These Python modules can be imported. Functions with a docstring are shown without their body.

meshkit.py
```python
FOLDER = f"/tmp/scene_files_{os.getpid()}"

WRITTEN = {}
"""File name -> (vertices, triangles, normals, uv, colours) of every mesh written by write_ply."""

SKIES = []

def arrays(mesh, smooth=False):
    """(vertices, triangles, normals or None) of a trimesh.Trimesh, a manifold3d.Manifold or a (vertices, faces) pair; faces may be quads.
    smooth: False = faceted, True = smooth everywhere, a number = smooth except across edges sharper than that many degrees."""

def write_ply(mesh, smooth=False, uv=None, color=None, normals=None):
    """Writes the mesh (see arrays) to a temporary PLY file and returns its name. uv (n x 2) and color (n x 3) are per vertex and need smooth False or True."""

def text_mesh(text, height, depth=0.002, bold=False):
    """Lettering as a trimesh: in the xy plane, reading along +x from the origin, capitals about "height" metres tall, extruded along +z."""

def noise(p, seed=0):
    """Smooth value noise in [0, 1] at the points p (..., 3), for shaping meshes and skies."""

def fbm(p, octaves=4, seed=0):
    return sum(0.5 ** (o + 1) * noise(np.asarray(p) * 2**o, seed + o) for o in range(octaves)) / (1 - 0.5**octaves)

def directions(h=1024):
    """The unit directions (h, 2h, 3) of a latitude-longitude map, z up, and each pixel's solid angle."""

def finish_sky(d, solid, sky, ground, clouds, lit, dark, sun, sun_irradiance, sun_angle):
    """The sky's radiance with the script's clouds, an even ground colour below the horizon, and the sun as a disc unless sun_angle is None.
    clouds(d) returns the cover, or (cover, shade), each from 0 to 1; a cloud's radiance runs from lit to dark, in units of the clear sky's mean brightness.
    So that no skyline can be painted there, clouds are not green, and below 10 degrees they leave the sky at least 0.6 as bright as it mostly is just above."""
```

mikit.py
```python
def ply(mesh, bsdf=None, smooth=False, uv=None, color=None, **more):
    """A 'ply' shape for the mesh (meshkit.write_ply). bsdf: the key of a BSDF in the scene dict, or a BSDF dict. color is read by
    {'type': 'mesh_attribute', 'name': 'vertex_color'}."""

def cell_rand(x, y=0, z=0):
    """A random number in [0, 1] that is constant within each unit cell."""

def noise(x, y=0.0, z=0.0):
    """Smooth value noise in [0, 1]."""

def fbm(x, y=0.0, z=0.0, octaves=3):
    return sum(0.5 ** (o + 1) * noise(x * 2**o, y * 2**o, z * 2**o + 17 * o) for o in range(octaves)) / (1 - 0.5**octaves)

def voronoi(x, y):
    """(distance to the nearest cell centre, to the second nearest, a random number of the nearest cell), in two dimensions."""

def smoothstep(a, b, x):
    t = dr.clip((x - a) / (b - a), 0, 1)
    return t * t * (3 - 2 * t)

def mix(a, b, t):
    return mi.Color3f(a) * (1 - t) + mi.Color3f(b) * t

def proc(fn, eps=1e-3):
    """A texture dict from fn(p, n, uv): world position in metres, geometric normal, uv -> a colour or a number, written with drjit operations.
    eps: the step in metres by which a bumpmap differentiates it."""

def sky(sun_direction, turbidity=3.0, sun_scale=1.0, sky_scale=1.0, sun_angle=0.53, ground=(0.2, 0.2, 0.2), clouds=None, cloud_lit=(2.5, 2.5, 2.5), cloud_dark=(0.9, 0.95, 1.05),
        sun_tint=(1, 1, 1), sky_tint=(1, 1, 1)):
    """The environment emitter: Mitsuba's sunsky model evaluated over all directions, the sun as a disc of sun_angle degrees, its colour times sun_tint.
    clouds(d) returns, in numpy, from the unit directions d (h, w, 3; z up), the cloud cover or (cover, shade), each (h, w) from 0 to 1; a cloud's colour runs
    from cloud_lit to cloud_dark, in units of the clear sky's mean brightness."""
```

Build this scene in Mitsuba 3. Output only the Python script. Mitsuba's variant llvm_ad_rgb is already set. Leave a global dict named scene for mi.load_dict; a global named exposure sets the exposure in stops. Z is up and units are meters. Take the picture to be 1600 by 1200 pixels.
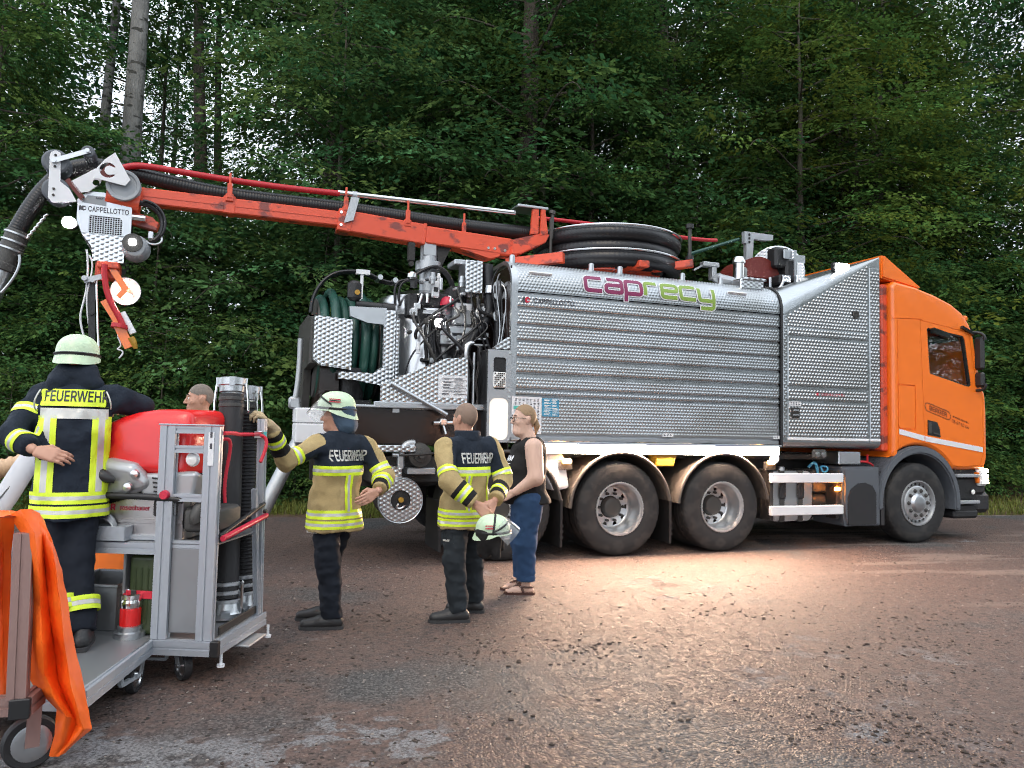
import math, numpy as np, trimesh, mitsuba as mi, drjit as dr, manifold3d as m3
from shapely.geometry import Polygon, Point, LineString, box as sbox
from shapely.ops import unary_union
import mikit, meshkit
from mikit import proc, noise, fbm, voronoi, cell_rand, smoothstep, mix
T = mi.ScalarTransform4f
rng = np.random.default_rng(7)
scene, labels = {}, {}

# ---------------------------------------------------------------- camera, sky, exposure
CAM = np.array([-4.1274, -7.5013, 1.3957])
_f = np.array([0.34978, 0.93504, 0.05851]); _u = np.array([-0.04092, -0.04713, 0.99805])
scene['camera'] = {'type': 'perspective', 'fov': 68.27, 'fov_axis': 'x', 'near_clip': 0.05, 'far_clip': 2000.0,
                   'to_world': T().look_at(origin=CAM.tolist(), target=(CAM + _f).tolist(), up=_u.tolist())}
scene['sky_light'] = mikit.sky([-0.35, -0.6, 0.72], turbidity=4, sun_scale=0.10, sun_angle=25, sky_scale=1.0, clouds=lambda d: 1.0,
                         cloud_lit=(2.25, 2.45, 2.7), cloud_dark=(1.2, 1.3, 1.4))
exposure = 2.88
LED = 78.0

# ---------------------------------------------------------------- helpers
def key_for(k):
    if k not in scene and k not in labels and k not in _roots: return k
    i = 1
    while f'{k}_{i:03d}' in scene or f'{k}_{i:03d}' in labels or f'{k}_{i:03d}' in _roots: i += 1
    return f'{k}_{i:03d}'
_roots = set()
def thing(name, label, cat, group=None):
    k = key_for(name); _roots.add(k)
    labels[k] = {'label': label, 'category': cat}
    if group: labels[k]['group'] = group
    return k
SPLIT = set('red_hose beam_collar column_bracket pipe_clip rail_post strap_buckle tank_strap hose_arch motor_plate pipework end_upright bolt plate_screw hanging_hose hose mirror_arm valve_fitting axle lamp_lens pipe_clamp gauge_face skirt strap valve_block bracket castor_bracket cylinder sun_visor door_handle white_stripe small_lettering tank_lug drawstring step_riser cable chain pipe'.split())
def put(name, mesh, mat, parent=None, smooth=30, label=None, **more):
    if isinstance(mesh, (list, tuple)) and len(mesh) > 1 and name in SPLIT: return [put(name, m, mat, parent, smooth, label, **more) for m in mesh][0]
    k = key_for(f'{parent}__{name}' if parent else name)
    if isinstance(mesh, (list, tuple)) and not isinstance(mesh[0], np.ndarray): mesh = cat(*mesh)
    mesh = tri(mesh)
    if not len(mesh.faces): print('EMPTY', k); return k
    scene[k] = mikit.ply(mesh, mat, smooth=smooth, **more)
    if label: labels[k] = {'label': label}
    return k
def each(name, ms, mat, parent, **kw): return [put(name, m, mat, parent, **kw) for m in ms]
def stuff(name, mesh, mat, label, cat=None, parent=None, **kw):
    k = put(name, mesh, mat, parent, **kw); labels[k] = {'label': label, 'kind': 'stuff'}
    if cat: labels[k]['category'] = cat
    return k
def tri(m):
    if hasattr(m, 'to_mesh'):
        q = m.to_mesh(); return trimesh.Trimesh(q.vert_properties[:, :3], q.tri_verts, process=False)
    return m
def man(m):
    if isinstance(m, m3.Manifold): return m
    m = m.copy(); m.merge_vertices()
    return m3.Manifold(m3.Mesh(np.asarray(m.vertices, np.float32), np.asarray(m.faces, np.uint32)))
def cat(*ms): return trimesh.util.concatenate([tri(m) for m in ms])
def box(x0, x1, y0, y1, z0, z1, b=0.0):
    c = np.array([x0 + x1, y0 + y1, z0 + z1]) / 2; h = np.abs(np.array([x1 - x0, y1 - y0, z1 - z0])) / 2
    if b <= 0: return trimesh.creation.box(extents=2 * h, transform=trimesh.transformations.translation_matrix(c))
    b = min(b, h.min() * .9); pts = []
    for s in np.ndindex(2, 2, 2):
        s = np.array(s) * 2 - 1
        for k in range(3):
            e = h - b; e[k] = h[k]; pts.append(c + s * e)
    return trimesh.convex.convex_hull(np.array(pts))
def frame_to(d):
    d = np.asarray(d, float) / np.linalg.norm(d)
    a = np.cross(d, [0, 0, 1] if abs(d[2]) < .9 else [1, 0, 0]); a /= np.linalg.norm(a)
    return a, np.cross(d, a), d
def obox(p0, p1, w, h, up=(0, 0, 1), b=0.0):
    """a bar from p0 to p1, w wide, h high"""
    p0, p1 = np.asarray(p0, float), np.asarray(p1, float); d = p1 - p0; L = np.linalg.norm(d); d = d / L
    s = np.cross(d, up); s /= np.linalg.norm(s); u = np.cross(s, d)
    m = box(0, L, -w / 2, w / 2, -h / 2, h / 2, b); M = np.eye(4); M[:3, :3] = np.stack([d, -s, u], 1); M[:3, 3] = p0
    m.apply_transform(M); return m
def lathe(prof, p=(0, 0, 0), axis=(0, 0, 1), n=40, close=False, wob=None):
    """profile [(r, h)...] turned round the axis; from the bottom up on the outside"""
    prof = np.asarray(prof, float); a, b, d = frame_to(axis); th = np.arange(n) / n * 2 * np.pi
    r = prof[:, 0][:, None] * np.ones(n)
    if wob is not None: r = r + wob(prof, th)
    V = (np.asarray(p, float) + r[..., None] * (np.cos(th)[:, None] * a + np.sin(th)[:, None] * b) + prof[:, 1][:, None, None] * d).reshape(-1, 3)
    m = len(prof); F = []
    for i in range(m if close else m - 1):
        for j in range(n):
            q, w = i * n + j, i * n + (j + 1) % n; q2, w2 = (i + 1) % m * n + j, (i + 1) % m * n + (j + 1) % n
            F += [[q, w, w2], [q, w2, q2]]
    return trimesh.Trimesh(V, F, process=False)
def cyl(p0, p1, r, r2=None, n=20, b=0.0):
    p0, p1 = np.asarray(p0, float), np.asarray(p1, float); L = np.linalg.norm(p1 - p0); r2 = r if r2 is None else r2
    b = min(b, r * .5, r2 * .5, L * .4)
    pr = [(1e-5, 0), (r - b, 0), (r, b), (r2, L - b), (r2 - b, L), (1e-5, L)] if b else [(1e-5, 0), (r, 0), (r2, L), (1e-5, L)]
    return lathe(pr, p0, p1 - p0, n)
def spline(P, k=8):
    P = np.asarray(P, float)
    if len(P) < 3: return np.linspace(P[0], P[-1], k + 1)
    from scipy.interpolate import CubicSpline
    s = np.r_[0, np.cumsum(np.linalg.norm(np.diff(P, axis=0), axis=1) ** .5)]
    return CubicSpline(s, P)(np.linspace(0, s[-1], k * (len(P) - 1) + 1))
def tube(P, r, n=10, k=8, raw=False, rib=None, cap=True):
    """round tube through the points; r a number or one per sample; rib=(pitch, depth) corrugates it"""
    Q = np.asarray(P, float) if raw else spline(P, k)
    if rib:
        s = np.r_[0, np.cumsum(np.linalg.norm(np.diff(Q, axis=0), axis=1))]; m = int(s[-1] / rib[0] * 4)
        t = np.linspace(0, s[-1], m); Q = np.stack([np.interp(t, s, Q[:, i]) for i in range(3)], 1)
        r = r - rib[1] * (np.arange(m) % 4 >= 2)
    r = np.broadcast_to(r, len(Q)) if np.ndim(r) == 0 else np.interp(np.linspace(0, 1, len(Q)), np.linspace(0, 1, len(r)), r)
    D = np.gradient(Q, axis=0); D /= np.linalg.norm(D, axis=1, keepdims=True) + 1e-12
    a = frame_to(D[0])[0]; V = []; th = np.arange(n) / n * 2 * np.pi
    for q, d, rr in zip(Q, D, r):
        a = a - d * (a @ d); a /= np.linalg.norm(a); b = np.cross(d, a)
        V.append(q + rr * (np.cos(th)[:, None] * a + np.sin(th)[:, None] * b))
    V = np.concatenate(V); m = len(Q); i, j = np.meshgrid(np.arange(m - 1), np.arange(n), indexing='ij')
    q, w = (i * n + j).ravel(), (i * n + (j + 1) % n).ravel()
    F = np.r_[np.stack([q, w, w + n], 1), np.stack([q, w + n, q + n], 1)]
    if cap:
        V = np.r_[V, Q[:1], Q[-1:]]; c0, c1 = m * n, m * n + 1; jj = np.arange(n); kk = (jj + 1) % n
        F = np.r_[F, np.stack([np.full(n, c0), kk, jj], 1), np.stack([np.full(n, c1), (m - 1) * n + jj, (m - 1) * n + kk], 1)]
    return trimesh.Trimesh(V, F, process=False)
def prism_y(poly, y0, y1, b=0.0):
    """a polygon in (x, z) extruded from y0 to y1, with its rims chamfered by b"""
    P = poly if hasattr(poly, 'exterior') else Polygon(poly)
    if b: 
        q = P.buffer(-b, join_style=2)
        m = cat(*[trimesh.creation.extrude_polygon(q, y1 - y0)]); m2 = trimesh.creation.extrude_polygon(P, y1 - y0 - 2 * b); m2.apply_translation([0, 0, b])
        m = cat(m, m2)
    else: m = trimesh.creation.extrude_polygon(P, y1 - y0)
    v = m.vertices.copy(); m.vertices = np.stack([v[:, 0], y1 - v[:, 2], v[:, 1]], 1)
    return m
def prism_x(poly, x0, x1):
    """a polygon in (y, z) extruded from x0 to x1"""
    P = poly if hasattr(poly, 'exterior') else Polygon(poly)
    m = trimesh.creation.extrude_polygon(P, x1 - x0); v = m.vertices.copy(); m.vertices = np.stack([x0 + v[:, 2], v[:, 0], v[:, 1]], 1)
    return m
def prism_z(poly, z0, z1):
    P = poly if hasattr(poly, 'exterior') else Polygon(poly)
    m = trimesh.creation.extrude_polygon(P, z1 - z0); m.apply_translation([0, 0, z0]); return m
def moved(m, M=None, t=(0, 0, 0)):
    m = tri(m).copy()
    if M is not None:
        A = np.eye(4); A[:3, :3] = M; m.apply_transform(A)
    m.apply_translation(t); return m
def rot(axis, deg): return trimesh.transformations.rotation_matrix(np.radians(deg), axis)[:3, :3]
def arc(cx, cz, r, a0, a1, n=24): t = np.radians(np.linspace(a0, a1, n)); return [(cx + r * np.cos(v), cz + r * np.sin(v)) for v in t]
def letters(text, h, o, u, v, bold=False, depth=.002, width=None):
    """flat lettering: starts at o, reads along u, capitals h tall along v"""
    m = meshkit.text_mesh(text, h, depth, bold); u, v = np.asarray(u, float), np.asarray(v, float); u = u / np.linalg.norm(u); v = v / np.linalg.norm(v)
    w = np.cross(u, v); p = m.vertices.copy()
    if width: p[:, 0] *= width / (p[:, 0].max() - p[:, 0].min())
    m.vertices = np.asarray(o) + p[:, :1] * u + p[:, 1:2] * v + p[:, 2:] * w
    return m
def drape(m, target, axis, off):
    """lays a flat mesh on the target: each vertex goes along the axis to the surface and stands off it"""
    m = m.copy(); a = np.asarray(axis, float); a = a / np.linalg.norm(a); v = m.vertices.copy(); h = v @ a
    o = v - a * (h[:, None] - (h.min() - .6)); loc, ir, _ = target.ray.intersects_location(o, np.tile(a, (len(o), 1)), multiple_hits=False)
    good = np.zeros(len(v), bool); good[ir] = True; new = v.copy(); new[ir] = loc - a * off
    d = h - h.max(); new += a[None] * d[:, None] * good[:, None]
    m.vertices = new; m.update_faces(good[m.faces].all(1)); return m

def studs(a0, a1, b0, b1, per, h, put_at):
    """embossed tread: low round bosses in staggered rows; put_at(a, b, height) gives the world points"""
    dz = per * .866; A, B = [], []
    for j in range(int((b1 - b0) / dz)):
        a = np.arange(a0 + per * (.5 + .5 * (j % 2)), a1 - per * .3, per); A.append(a); B.append(np.full(len(a), b0 + dz * (j + .5)))
    A, B = np.concatenate(A), np.concatenate(B); n = len(A); th = np.arange(6) / 6 * 2 * np.pi; r = per * .48; V = []
    for k in range(6): V.append(put_at(A + r * np.cos(th[k]), B + r * np.sin(th[k]), 0 * A - .0005))
    for k in range(6): V.append(put_at(A + r * .42 * np.cos(th[k]), B + r * .42 * np.sin(th[k]), 0 * A + h))
    V = np.stack(V, 1).reshape(-1, 3); f = [[k, (k + 1) % 6, 6 + (k + 1) % 6] for k in range(6)] + [[k, 6 + (k + 1) % 6, 6 + k] for k in range(6)] + [[6, 6 + k, 6 + k + 1] for k in range(1, 5)]
    F = (np.arange(n)[:, None, None] * 12 + np.array(f)[None]).reshape(-1, 3); m = trimesh.Trimesh(V, F, process=False)
    if m.face_normals[:200, 1].mean() > 0: m.invert()
    return m
flat_studs = lambda x0, x1, z0, z1, y, per=.040, h=.0038: studs(x0, x1, z0, z1, per, h, lambda a, b, d: np.stack([a, y - d, b], 1))

# ---------------------------------------------------------------- materials
def M(key, rgb, rough=.5, metal=0.0, spec=.5, tex=None, bump=None, coat=0.0, sheen=0.0, rtex=None, eps=2e-3):
    d = {'type': 'principled', 'base_color': tex or {'type': 'rgb', 'value': list(rgb)}, 'roughness': rtex or rough, 'metallic': metal}
    if metal < 1: d['specular'] = spec
    if coat: d['clearcoat'] = coat; d['clearcoat_gloss'] = .92
    if sheen: d['sheen'] = sheen
    if bump: d = {'type': 'bumpmap', 'arbitrary': proc(bump, eps), 'scale': 1.0, 'bsdf': d}
    scene[key] = {'type': 'twosided', 'bsdf': d}
def lamp(rgb, s, w=.25): return {'type': 'area', 'sampling_weight': w, 'radiance': {'type': 'rgb', 'value': [c * s for c in rgb]}}
def hexbump(per, amp):
    k = 4 * math.pi / (math.sqrt(3) * per)
    def fn(p, n, uv):
        u, v = p.x, p.z + p.y
        return amp * (dr.cos(k * u) + dr.cos(k * (.5 * u + .8660254 * v)) + dr.cos(k * (-.5 * u + .8660254 * v)))
    return fn
M('chequer', (.60, .62, .64), .27, 1.0, bump=hexbump(.043, .0011))
M('tread', (.44, .46, .48), .30, 1.0, tex=proc(lambda p, n, uv: mix((.43, .445, .45), (.50, .525, .545), smoothstep(.34, .60, fbm(p.x * 2.3, p.z * 5, p.y, 4)))), bump=lambda p, n, uv: .006 * fbm(p.x * 1.6, p.z * 3.4, p.y * 2, 2), eps=.02)
M('chequer_big', (.64, .66, .68), .25, 1.0, bump=hexbump(.048, .0011))
M('alu', (.54, .56, .58), .38, 1.0)
M('alu_dull', (.46, .48, .50), .5, .85)
M('alu_frame', (.40, .43, .47), .48, .55)
M('steel', (.72, .72, .72), .2, 1.0)
M('chrome', (.8, .8, .8), .08, 1.0)
M('white', (.66, .67, .69), .4)
M('orange', (.82, .17, .012), .26, coat=1.0)
M('red_beam', (.58, .07, .03), .42, coat=.2, tex=proc(lambda p, n, uv: mix((.20, .04, .03), (.62, .075, .03), smoothstep(.30, .46, fbm(p.x * 7, p.y * 9, p.z * 9, 4)))))
M('red_hose', (.42, .012, .02), .45)
M('rubber', (.018, .018, .02), .55)
M('hose_black', (.013, .013, .015), .38)
M('black', (.012, .012, .013), .45)
M('black_gloss', (.02, .012, .01), .18, spec=.5)
M('dark_frame', (.02, .018, .017), .6)
M('grey_plastic', (.085, .095, .11), .5)
M('grey', (.26, .28, .30), .5)
M('green_hose', (.012, .058, .044), .42)
M('glass_dark', (.012, .014, .014), .06, spec=.6)
M('decal_purple', (.20, .02, .08), .4)
M('decal_green', (.20, .31, .05), .4)
M('decal_grey', (.055, .055, .065), .5)
M('decal_red', (.5, .02, .05), .4)
M('decal_dark', (.10, .008, .004), .5)
M('decal_blue', (.05, .24, .38), .45)
M('decal_teal', (.08, .45, .38), .45)
M('lens_orange', (.75, .16, .01), .25)
M('lens_warm', (.42, .37, .32), .12); M('lens_clear', (.8, .8, .78), .12)
M('yellow', (.36, .20, .02), .45)
def tyre_bump(p, n, uv): return .0025 * fbm(p.x * 60, p.y * 60, p.z * 60, 2)
def tyre_col(p, n, uv):
    d = smoothstep(.45, .75, fbm(p.x * 9, p.y * 9, p.z * 9, 3))
    return mix((.016, .016, .017), (.042, .038, .035), d * .6)
M('tyre', (.02, .02, .02), .75, tex=proc(tyre_col), bump=tyre_bump)
scene['window_glass'] = {'type': 'thindielectric', 'int_ior': 1.5}
# ---------------------------------------------------------------- the setting: ground, road, verge
def edge_y(x):
    return 3.72 - .135 * x + .0016 * np.maximum(x - 9, 0) ** 2 * 3 + .10 * np.sin(x * 1.3) + .06 * np.sin(x * 3.7 + 1)
def ground_z(x, y):
    d = np.maximum(y - edge_y(x) - .1, 0); q = np.stack([x * .35, y * .35, x * 0], -1)
    return -.03 + np.minimum(d, 1.2) * .07 + np.clip(d - 1.2, 0, 5) * .035 + np.clip(d - 6, 0, 60) * .10 + (meshkit.fbm(q, 4) - .5) * .5 * np.clip(d / 3, 0, 1) + (meshkit.fbm(q * 8, 3, 5) - .5) * .07 * np.clip(d / .3, 0, 1)
gx = np.r_[-600, -300, -120, -60, np.linspace(-40, 50, 230), 70, 130, 320, 600]; gy = np.r_[-600, -200, -60, -20, np.linspace(1.2, 16, 150), np.linspace(17, 75, 50), 120, 300, 600]
X, Y = np.meshgrid(gx, gy, indexing='ij'); Z = ground_z(X, Y)
def gridmesh(X, Y, Z):
    n, m = X.shape; i, j = np.meshgrid(np.arange(n - 1), np.arange(m - 1), indexing='ij'); q = (i * m + j).ravel()
    return trimesh.Trimesh(np.stack([X, Y, Z], -1).reshape(-1, 3), np.r_[np.stack([q, q + m, q + m + 1], 1), np.stack([q, q + m + 1, q + 1], 1)], process=False)
def floor_col(p, n, uv):
    a = fbm(p.x * 1.1, p.y * 1.1, 3., 4); b = noise(p.x * 22, p.y * 22, 0.); c = noise(p.x * 70, p.y * 70, 4.)
    litter = mix((.030, .019, .011), (.085, .05, .027), b * .6 + c * .4)
    return mix(litter, (.018, .028, .010), smoothstep(.48, .66, a))
M('forest_floor', (.04, .03, .02), .85, tex=proc(floor_col))
labels[put('ground', gridmesh(X, Y, Z), 'forest_floor', smooth=True)] = {'label': 'dark forest floor of soil and leaf litter under the trees', 'kind': 'structure'}

# the road: a sheet with a soft broken edge, reddish dirt carried on wet asphalt
rx = np.r_[-300, -100, -40, np.linspace(-14, 34, 300), 60, 120, 300]; t = np.r_[0, .3, .6, .8, np.linspace(.86, 1, 12)]
X, tt = np.meshgrid(rx, t, indexing='ij'); Y = -60 + (edge_y(X) + 60 + .05 * np.sin(X * 9) * tt) * tt
def road_parts(p):
    w = fbm(p.x * .9 + 3, p.y * .9, 0., 4)                       # large patches of carried dirt
    dirt = smoothstep(.30, .56, w + .16 * fbm(p.x * 6, p.y * 6, 2., 3) - .05 + .13 * smoothstep(-5.2, -2.2, p.y) - .05 - .16 * smoothstep(3.2, 5.5, p.x - .3 * p.y - 1.2))
    worn = smoothstep(.52, .70, fbm(p.x * 1.7 + 9, p.y * 1.7 + 4, 7., 5) - .16 + .32 * smoothstep(-2.3, -3.6, p.x - .25 * (p.y + 4)) * smoothstep(-3.0, -3.9, p.y))
    return dirt, worn
def road_col(p, n, uv):
    dirt, worn = road_parts(p)
    c1, c2, r = voronoi(p.x * 95, p.y * 95); g = noise(p.x * 34, p.y * 34, 1.)
    stone = mix((.034, .034, .036), (.16, .155, .152), r * r)
    sand = mix((.058, .036, .030), (.196, .124, .102), r * .6 + g * .4)
    clod = smoothstep(.77, .83, noise(p.x * 31, p.y * 37, 5.) * .7 + .3 * noise(p.x * 80, p.y * 80, 2.)) * smoothstep(.35, .6, dirt)
    pale = mix((.13, .13, .135), (.28, .28, .29), r)
    c = mix(stone, sand, dirt * (.55 + .45 * g))
    c = mix(c, pale, worn * smoothstep(.40, .56, fbm(p.x * 11, p.y * 13, 8., 5)) * (.45 + .55 * smoothstep(.3, .6, noise(p.x * 130, p.y * 130, 2.))))
    streak = smoothstep(.60, .72, fbm(p.x * .55 + .12 * p.y, p.y * 4.2 + p.x * .55, 4., 3)) * smoothstep(-4.0, -2.8, p.y) * smoothstep(1.0, 3.0, p.x)
    c = mix(c, (.27, .21, .18), streak * .55)
    q = smoothstep(5.0, 5.6, p.x - .5 * (p.y + 1.5)) * smoothstep(-2.02, -1.92, p.y + .09 * p.x - .45) * smoothstep(-1.55, -1.65, p.y + .09 * p.x - .45)
    c = mix(c, (.30, .30, .31), q * smoothstep(.38, .5, noise(p.x * 5, p.y * 16, 8.) * .7 + .3 * noise(p.x * 40, p.y * 40, 1.)))
    return mix(c, (.022, .015, .011), clod) * .66
def road_rough(p, n, uv):
    dirt, worn = road_parts(p)
    return .50 + .25 * noise(p.x * 45, p.y * 45, 3.) + .15 * worn
def road_bump(p, n, uv):
    c1, c2, r = voronoi(p.x * 95, p.y * 95); e, f2, q = voronoi(p.x * 31 + 5, p.y * 31)
    return .0038 * (1 - c1) * (.4 + r) + .0060 * smoothstep(.5, .1, e) * smoothstep(.55, .75, q) + .0035 * smoothstep(.5, .1, voronoi(p.x * 58, p.y * 58 + 3)[0]) + .0045 * fbm(p.x * 5, p.y * 5, 1., 4)
M('asphalt', (.08, .07, .065), .5, tex=proc(road_col), rtex=proc(road_rough), bump=road_bump, eps=3e-3, spec=.5)
labels[put('road', gridmesh(X, Y, X * 0), 'asphalt', smooth=False)] = {'label': 'wet asphalt forest road strewn with reddish dirt and gravel', 'kind': 'structure'}

# clods, gravel and leaf bits lying on the road (nobody could count them)
def rocks(n, pos, size, seed):
    r = np.random.default_rng(seed); base = trimesh.creation.icosphere(subdivisions=0); V0, F0 = np.asarray(base.vertices), np.asarray(base.faces); V, F = [], []
    for k in range(n):
        s = size(r); v = V0 * (1 + .35 * r.standard_normal((len(V0), 1)) * .6) * s * np.array([1.3, 1, .55]); a = r.uniform(0, 6.28); c, q = np.cos(a), np.sin(a)
        v = v @ np.array([[c, -q, 0], [q, c, 0], [0, 0, 1]]); x, y = pos(r); V.append(v + [x, y, s * .2]); F.append(F0 + k * len(V0))
    return trimesh.Trimesh(np.concatenate(V), np.concatenate(F), process=False)
M('clod', (.032, .021, .015), .8); M('pebble', (.20, .17, .15), .6)
clumps = [(-1.05, -4.75), (-1.25, -4.55), (-.6, -4.1), (.2, -3.6), (-2.6, -2.9), (-1.9, -3.1), (-3.1, -1.9), (-.4, -2.6), (-.9, -4.95), (.9, -3.2)]
def clod_pos(r):
    if r.random() < .45:
        c = clumps[r.integers(len(clumps))]; return c[0] + r.normal() * .2, c[1] + r.normal() * .13
    return r.uniform(-4.2, 3.2), -5.9 + 5.4 * r.random() ** .8
stuff('dirt_clods', rocks(2600, clod_pos, lambda r: .003 + .011 * r.random() ** 4, 3), 'clod', 'dark crumbs and clods of soil scattered on the road', 'dirt', smooth=False)
stuff('gravel', rocks(3800, lambda r: (r.uniform(-5, 5), -6 + 6.5 * r.random()), lambda r: .003 + .006 * r.random() ** 3, 4), 'pebble', 'pale grit and small stones scattered over the road', 'gravel', smooth=False)

# grass of the verge: blades in tufts
def grass(n, pos, h, seed):
    r = np.random.default_rng(seed); xy = np.array([pos(r) for _ in range(n)]); z = ground_z(xy[:, 0], xy[:, 1]); a = r.uniform(0, 6.28, n); hh = h * r.uniform(.4, 1.2, n); w = r.uniform(.004, .009, n)
    d = np.stack([np.cos(a), np.sin(a), 0 * a], 1); s = np.stack([-d[:, 1], d[:, 0], 0 * a], 1); b = np.c_[xy, z - .01]; lean = r.uniform(.1, .8, n)[:, None]
    mid = b + np.c_[0 * a, 0 * a, hh * .55] + d * lean * hh[:, None] * .25; tip = b + np.c_[0 * a, 0 * a, hh * .95] + d * lean * hh[:, None] * .8; w = w[:, None]
    V = np.stack([b - s * w, b + s * w, mid - s * w * .7, mid + s * w * .7, tip], 1).reshape(-1, 3); k = np.arange(n)[:, None] * 5
    F = np.concatenate([k + [0, 1, 3], k + [0, 3, 2], k + [2, 3, 4]]); hue = r.uniform(0, 1, n)
    base = np.stack([.075 + .10 * hue, .115 + .06 * hue, .018 + .015 * hue], 1) * r.uniform(.6, 1.15, (n, 1))
    return trimesh.Trimesh(V, F, process=False), np.repeat(base, 5, 0)
scene['grass_blade'] = {'type': 'twosided', 'bsdf': {'type': 'principled', 'base_color': {'type': 'mesh_attribute', 'name': 'vertex_color'}, 'roughness': .6, 'specular': .3}}
def verge_pos(r):
    while True:
        x = r.choice([r.uniform(-9, -1), r.uniform(6.5, 22)], p=[.55, .45]); d = r.random() ** 1.3 * 2.6
        if meshkit.noise(np.array([x * 1.4, d * 2., 0.])) + .25 * min(d, 1.2) > .42: return x, edge_y(x) + .12 + d
g, c = grass(26000, verge_pos, .17, 11)
stuff('verge_grass', g, 'grass_blade', 'yellow green grass along the edge of the forest road', 'grass', smooth=False, color=c)

# ---------------------------------------------------------------- the forest
def bark_col(p, n, uv):
    b = fbm(p.x * 14, p.y * 14, p.z * 2.2, 4); m = fbm(p.x * 3, p.y * 3, p.z * 1.4 + 8, 3)
    return mix(mix((.030, .024, .018), (.12, .10, .08), b), (.035, .05, .02), smoothstep(.5, .7, m) * .7)
def pale_col(p, n, uv):
    b = fbm(p.x * 7, p.y * 7, p.z * 3, 4); m = fbm(p.x * 5, p.y * 5, p.z * 9 + 8, 3)
    return mix(mix((.10, .10, .095), (.26, .255, .245), b), (.04, .04, .035), smoothstep(.60, .70, m))
def bark_bump(p, n, uv): return .03 * fbm(p.x * 22, p.y * 22, p.z * 3.5, 3)
M('bark', (.07, .055, .04), .85, tex=proc(bark_col), bump=bark_bump, eps=.01)
M('pale_bark', (.2, .2, .19), .8, tex=proc(pale_col), bump=bark_bump, eps=.01)
scene['leaf'] = {'type': 'principledthin', 'base_color': {'type': 'mesh_attribute', 'name': 'vertex_color'}, 'roughness': .42, 'diff_trans': .7, 'spec_trans': 0.0, 'eta': 1.45}

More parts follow.
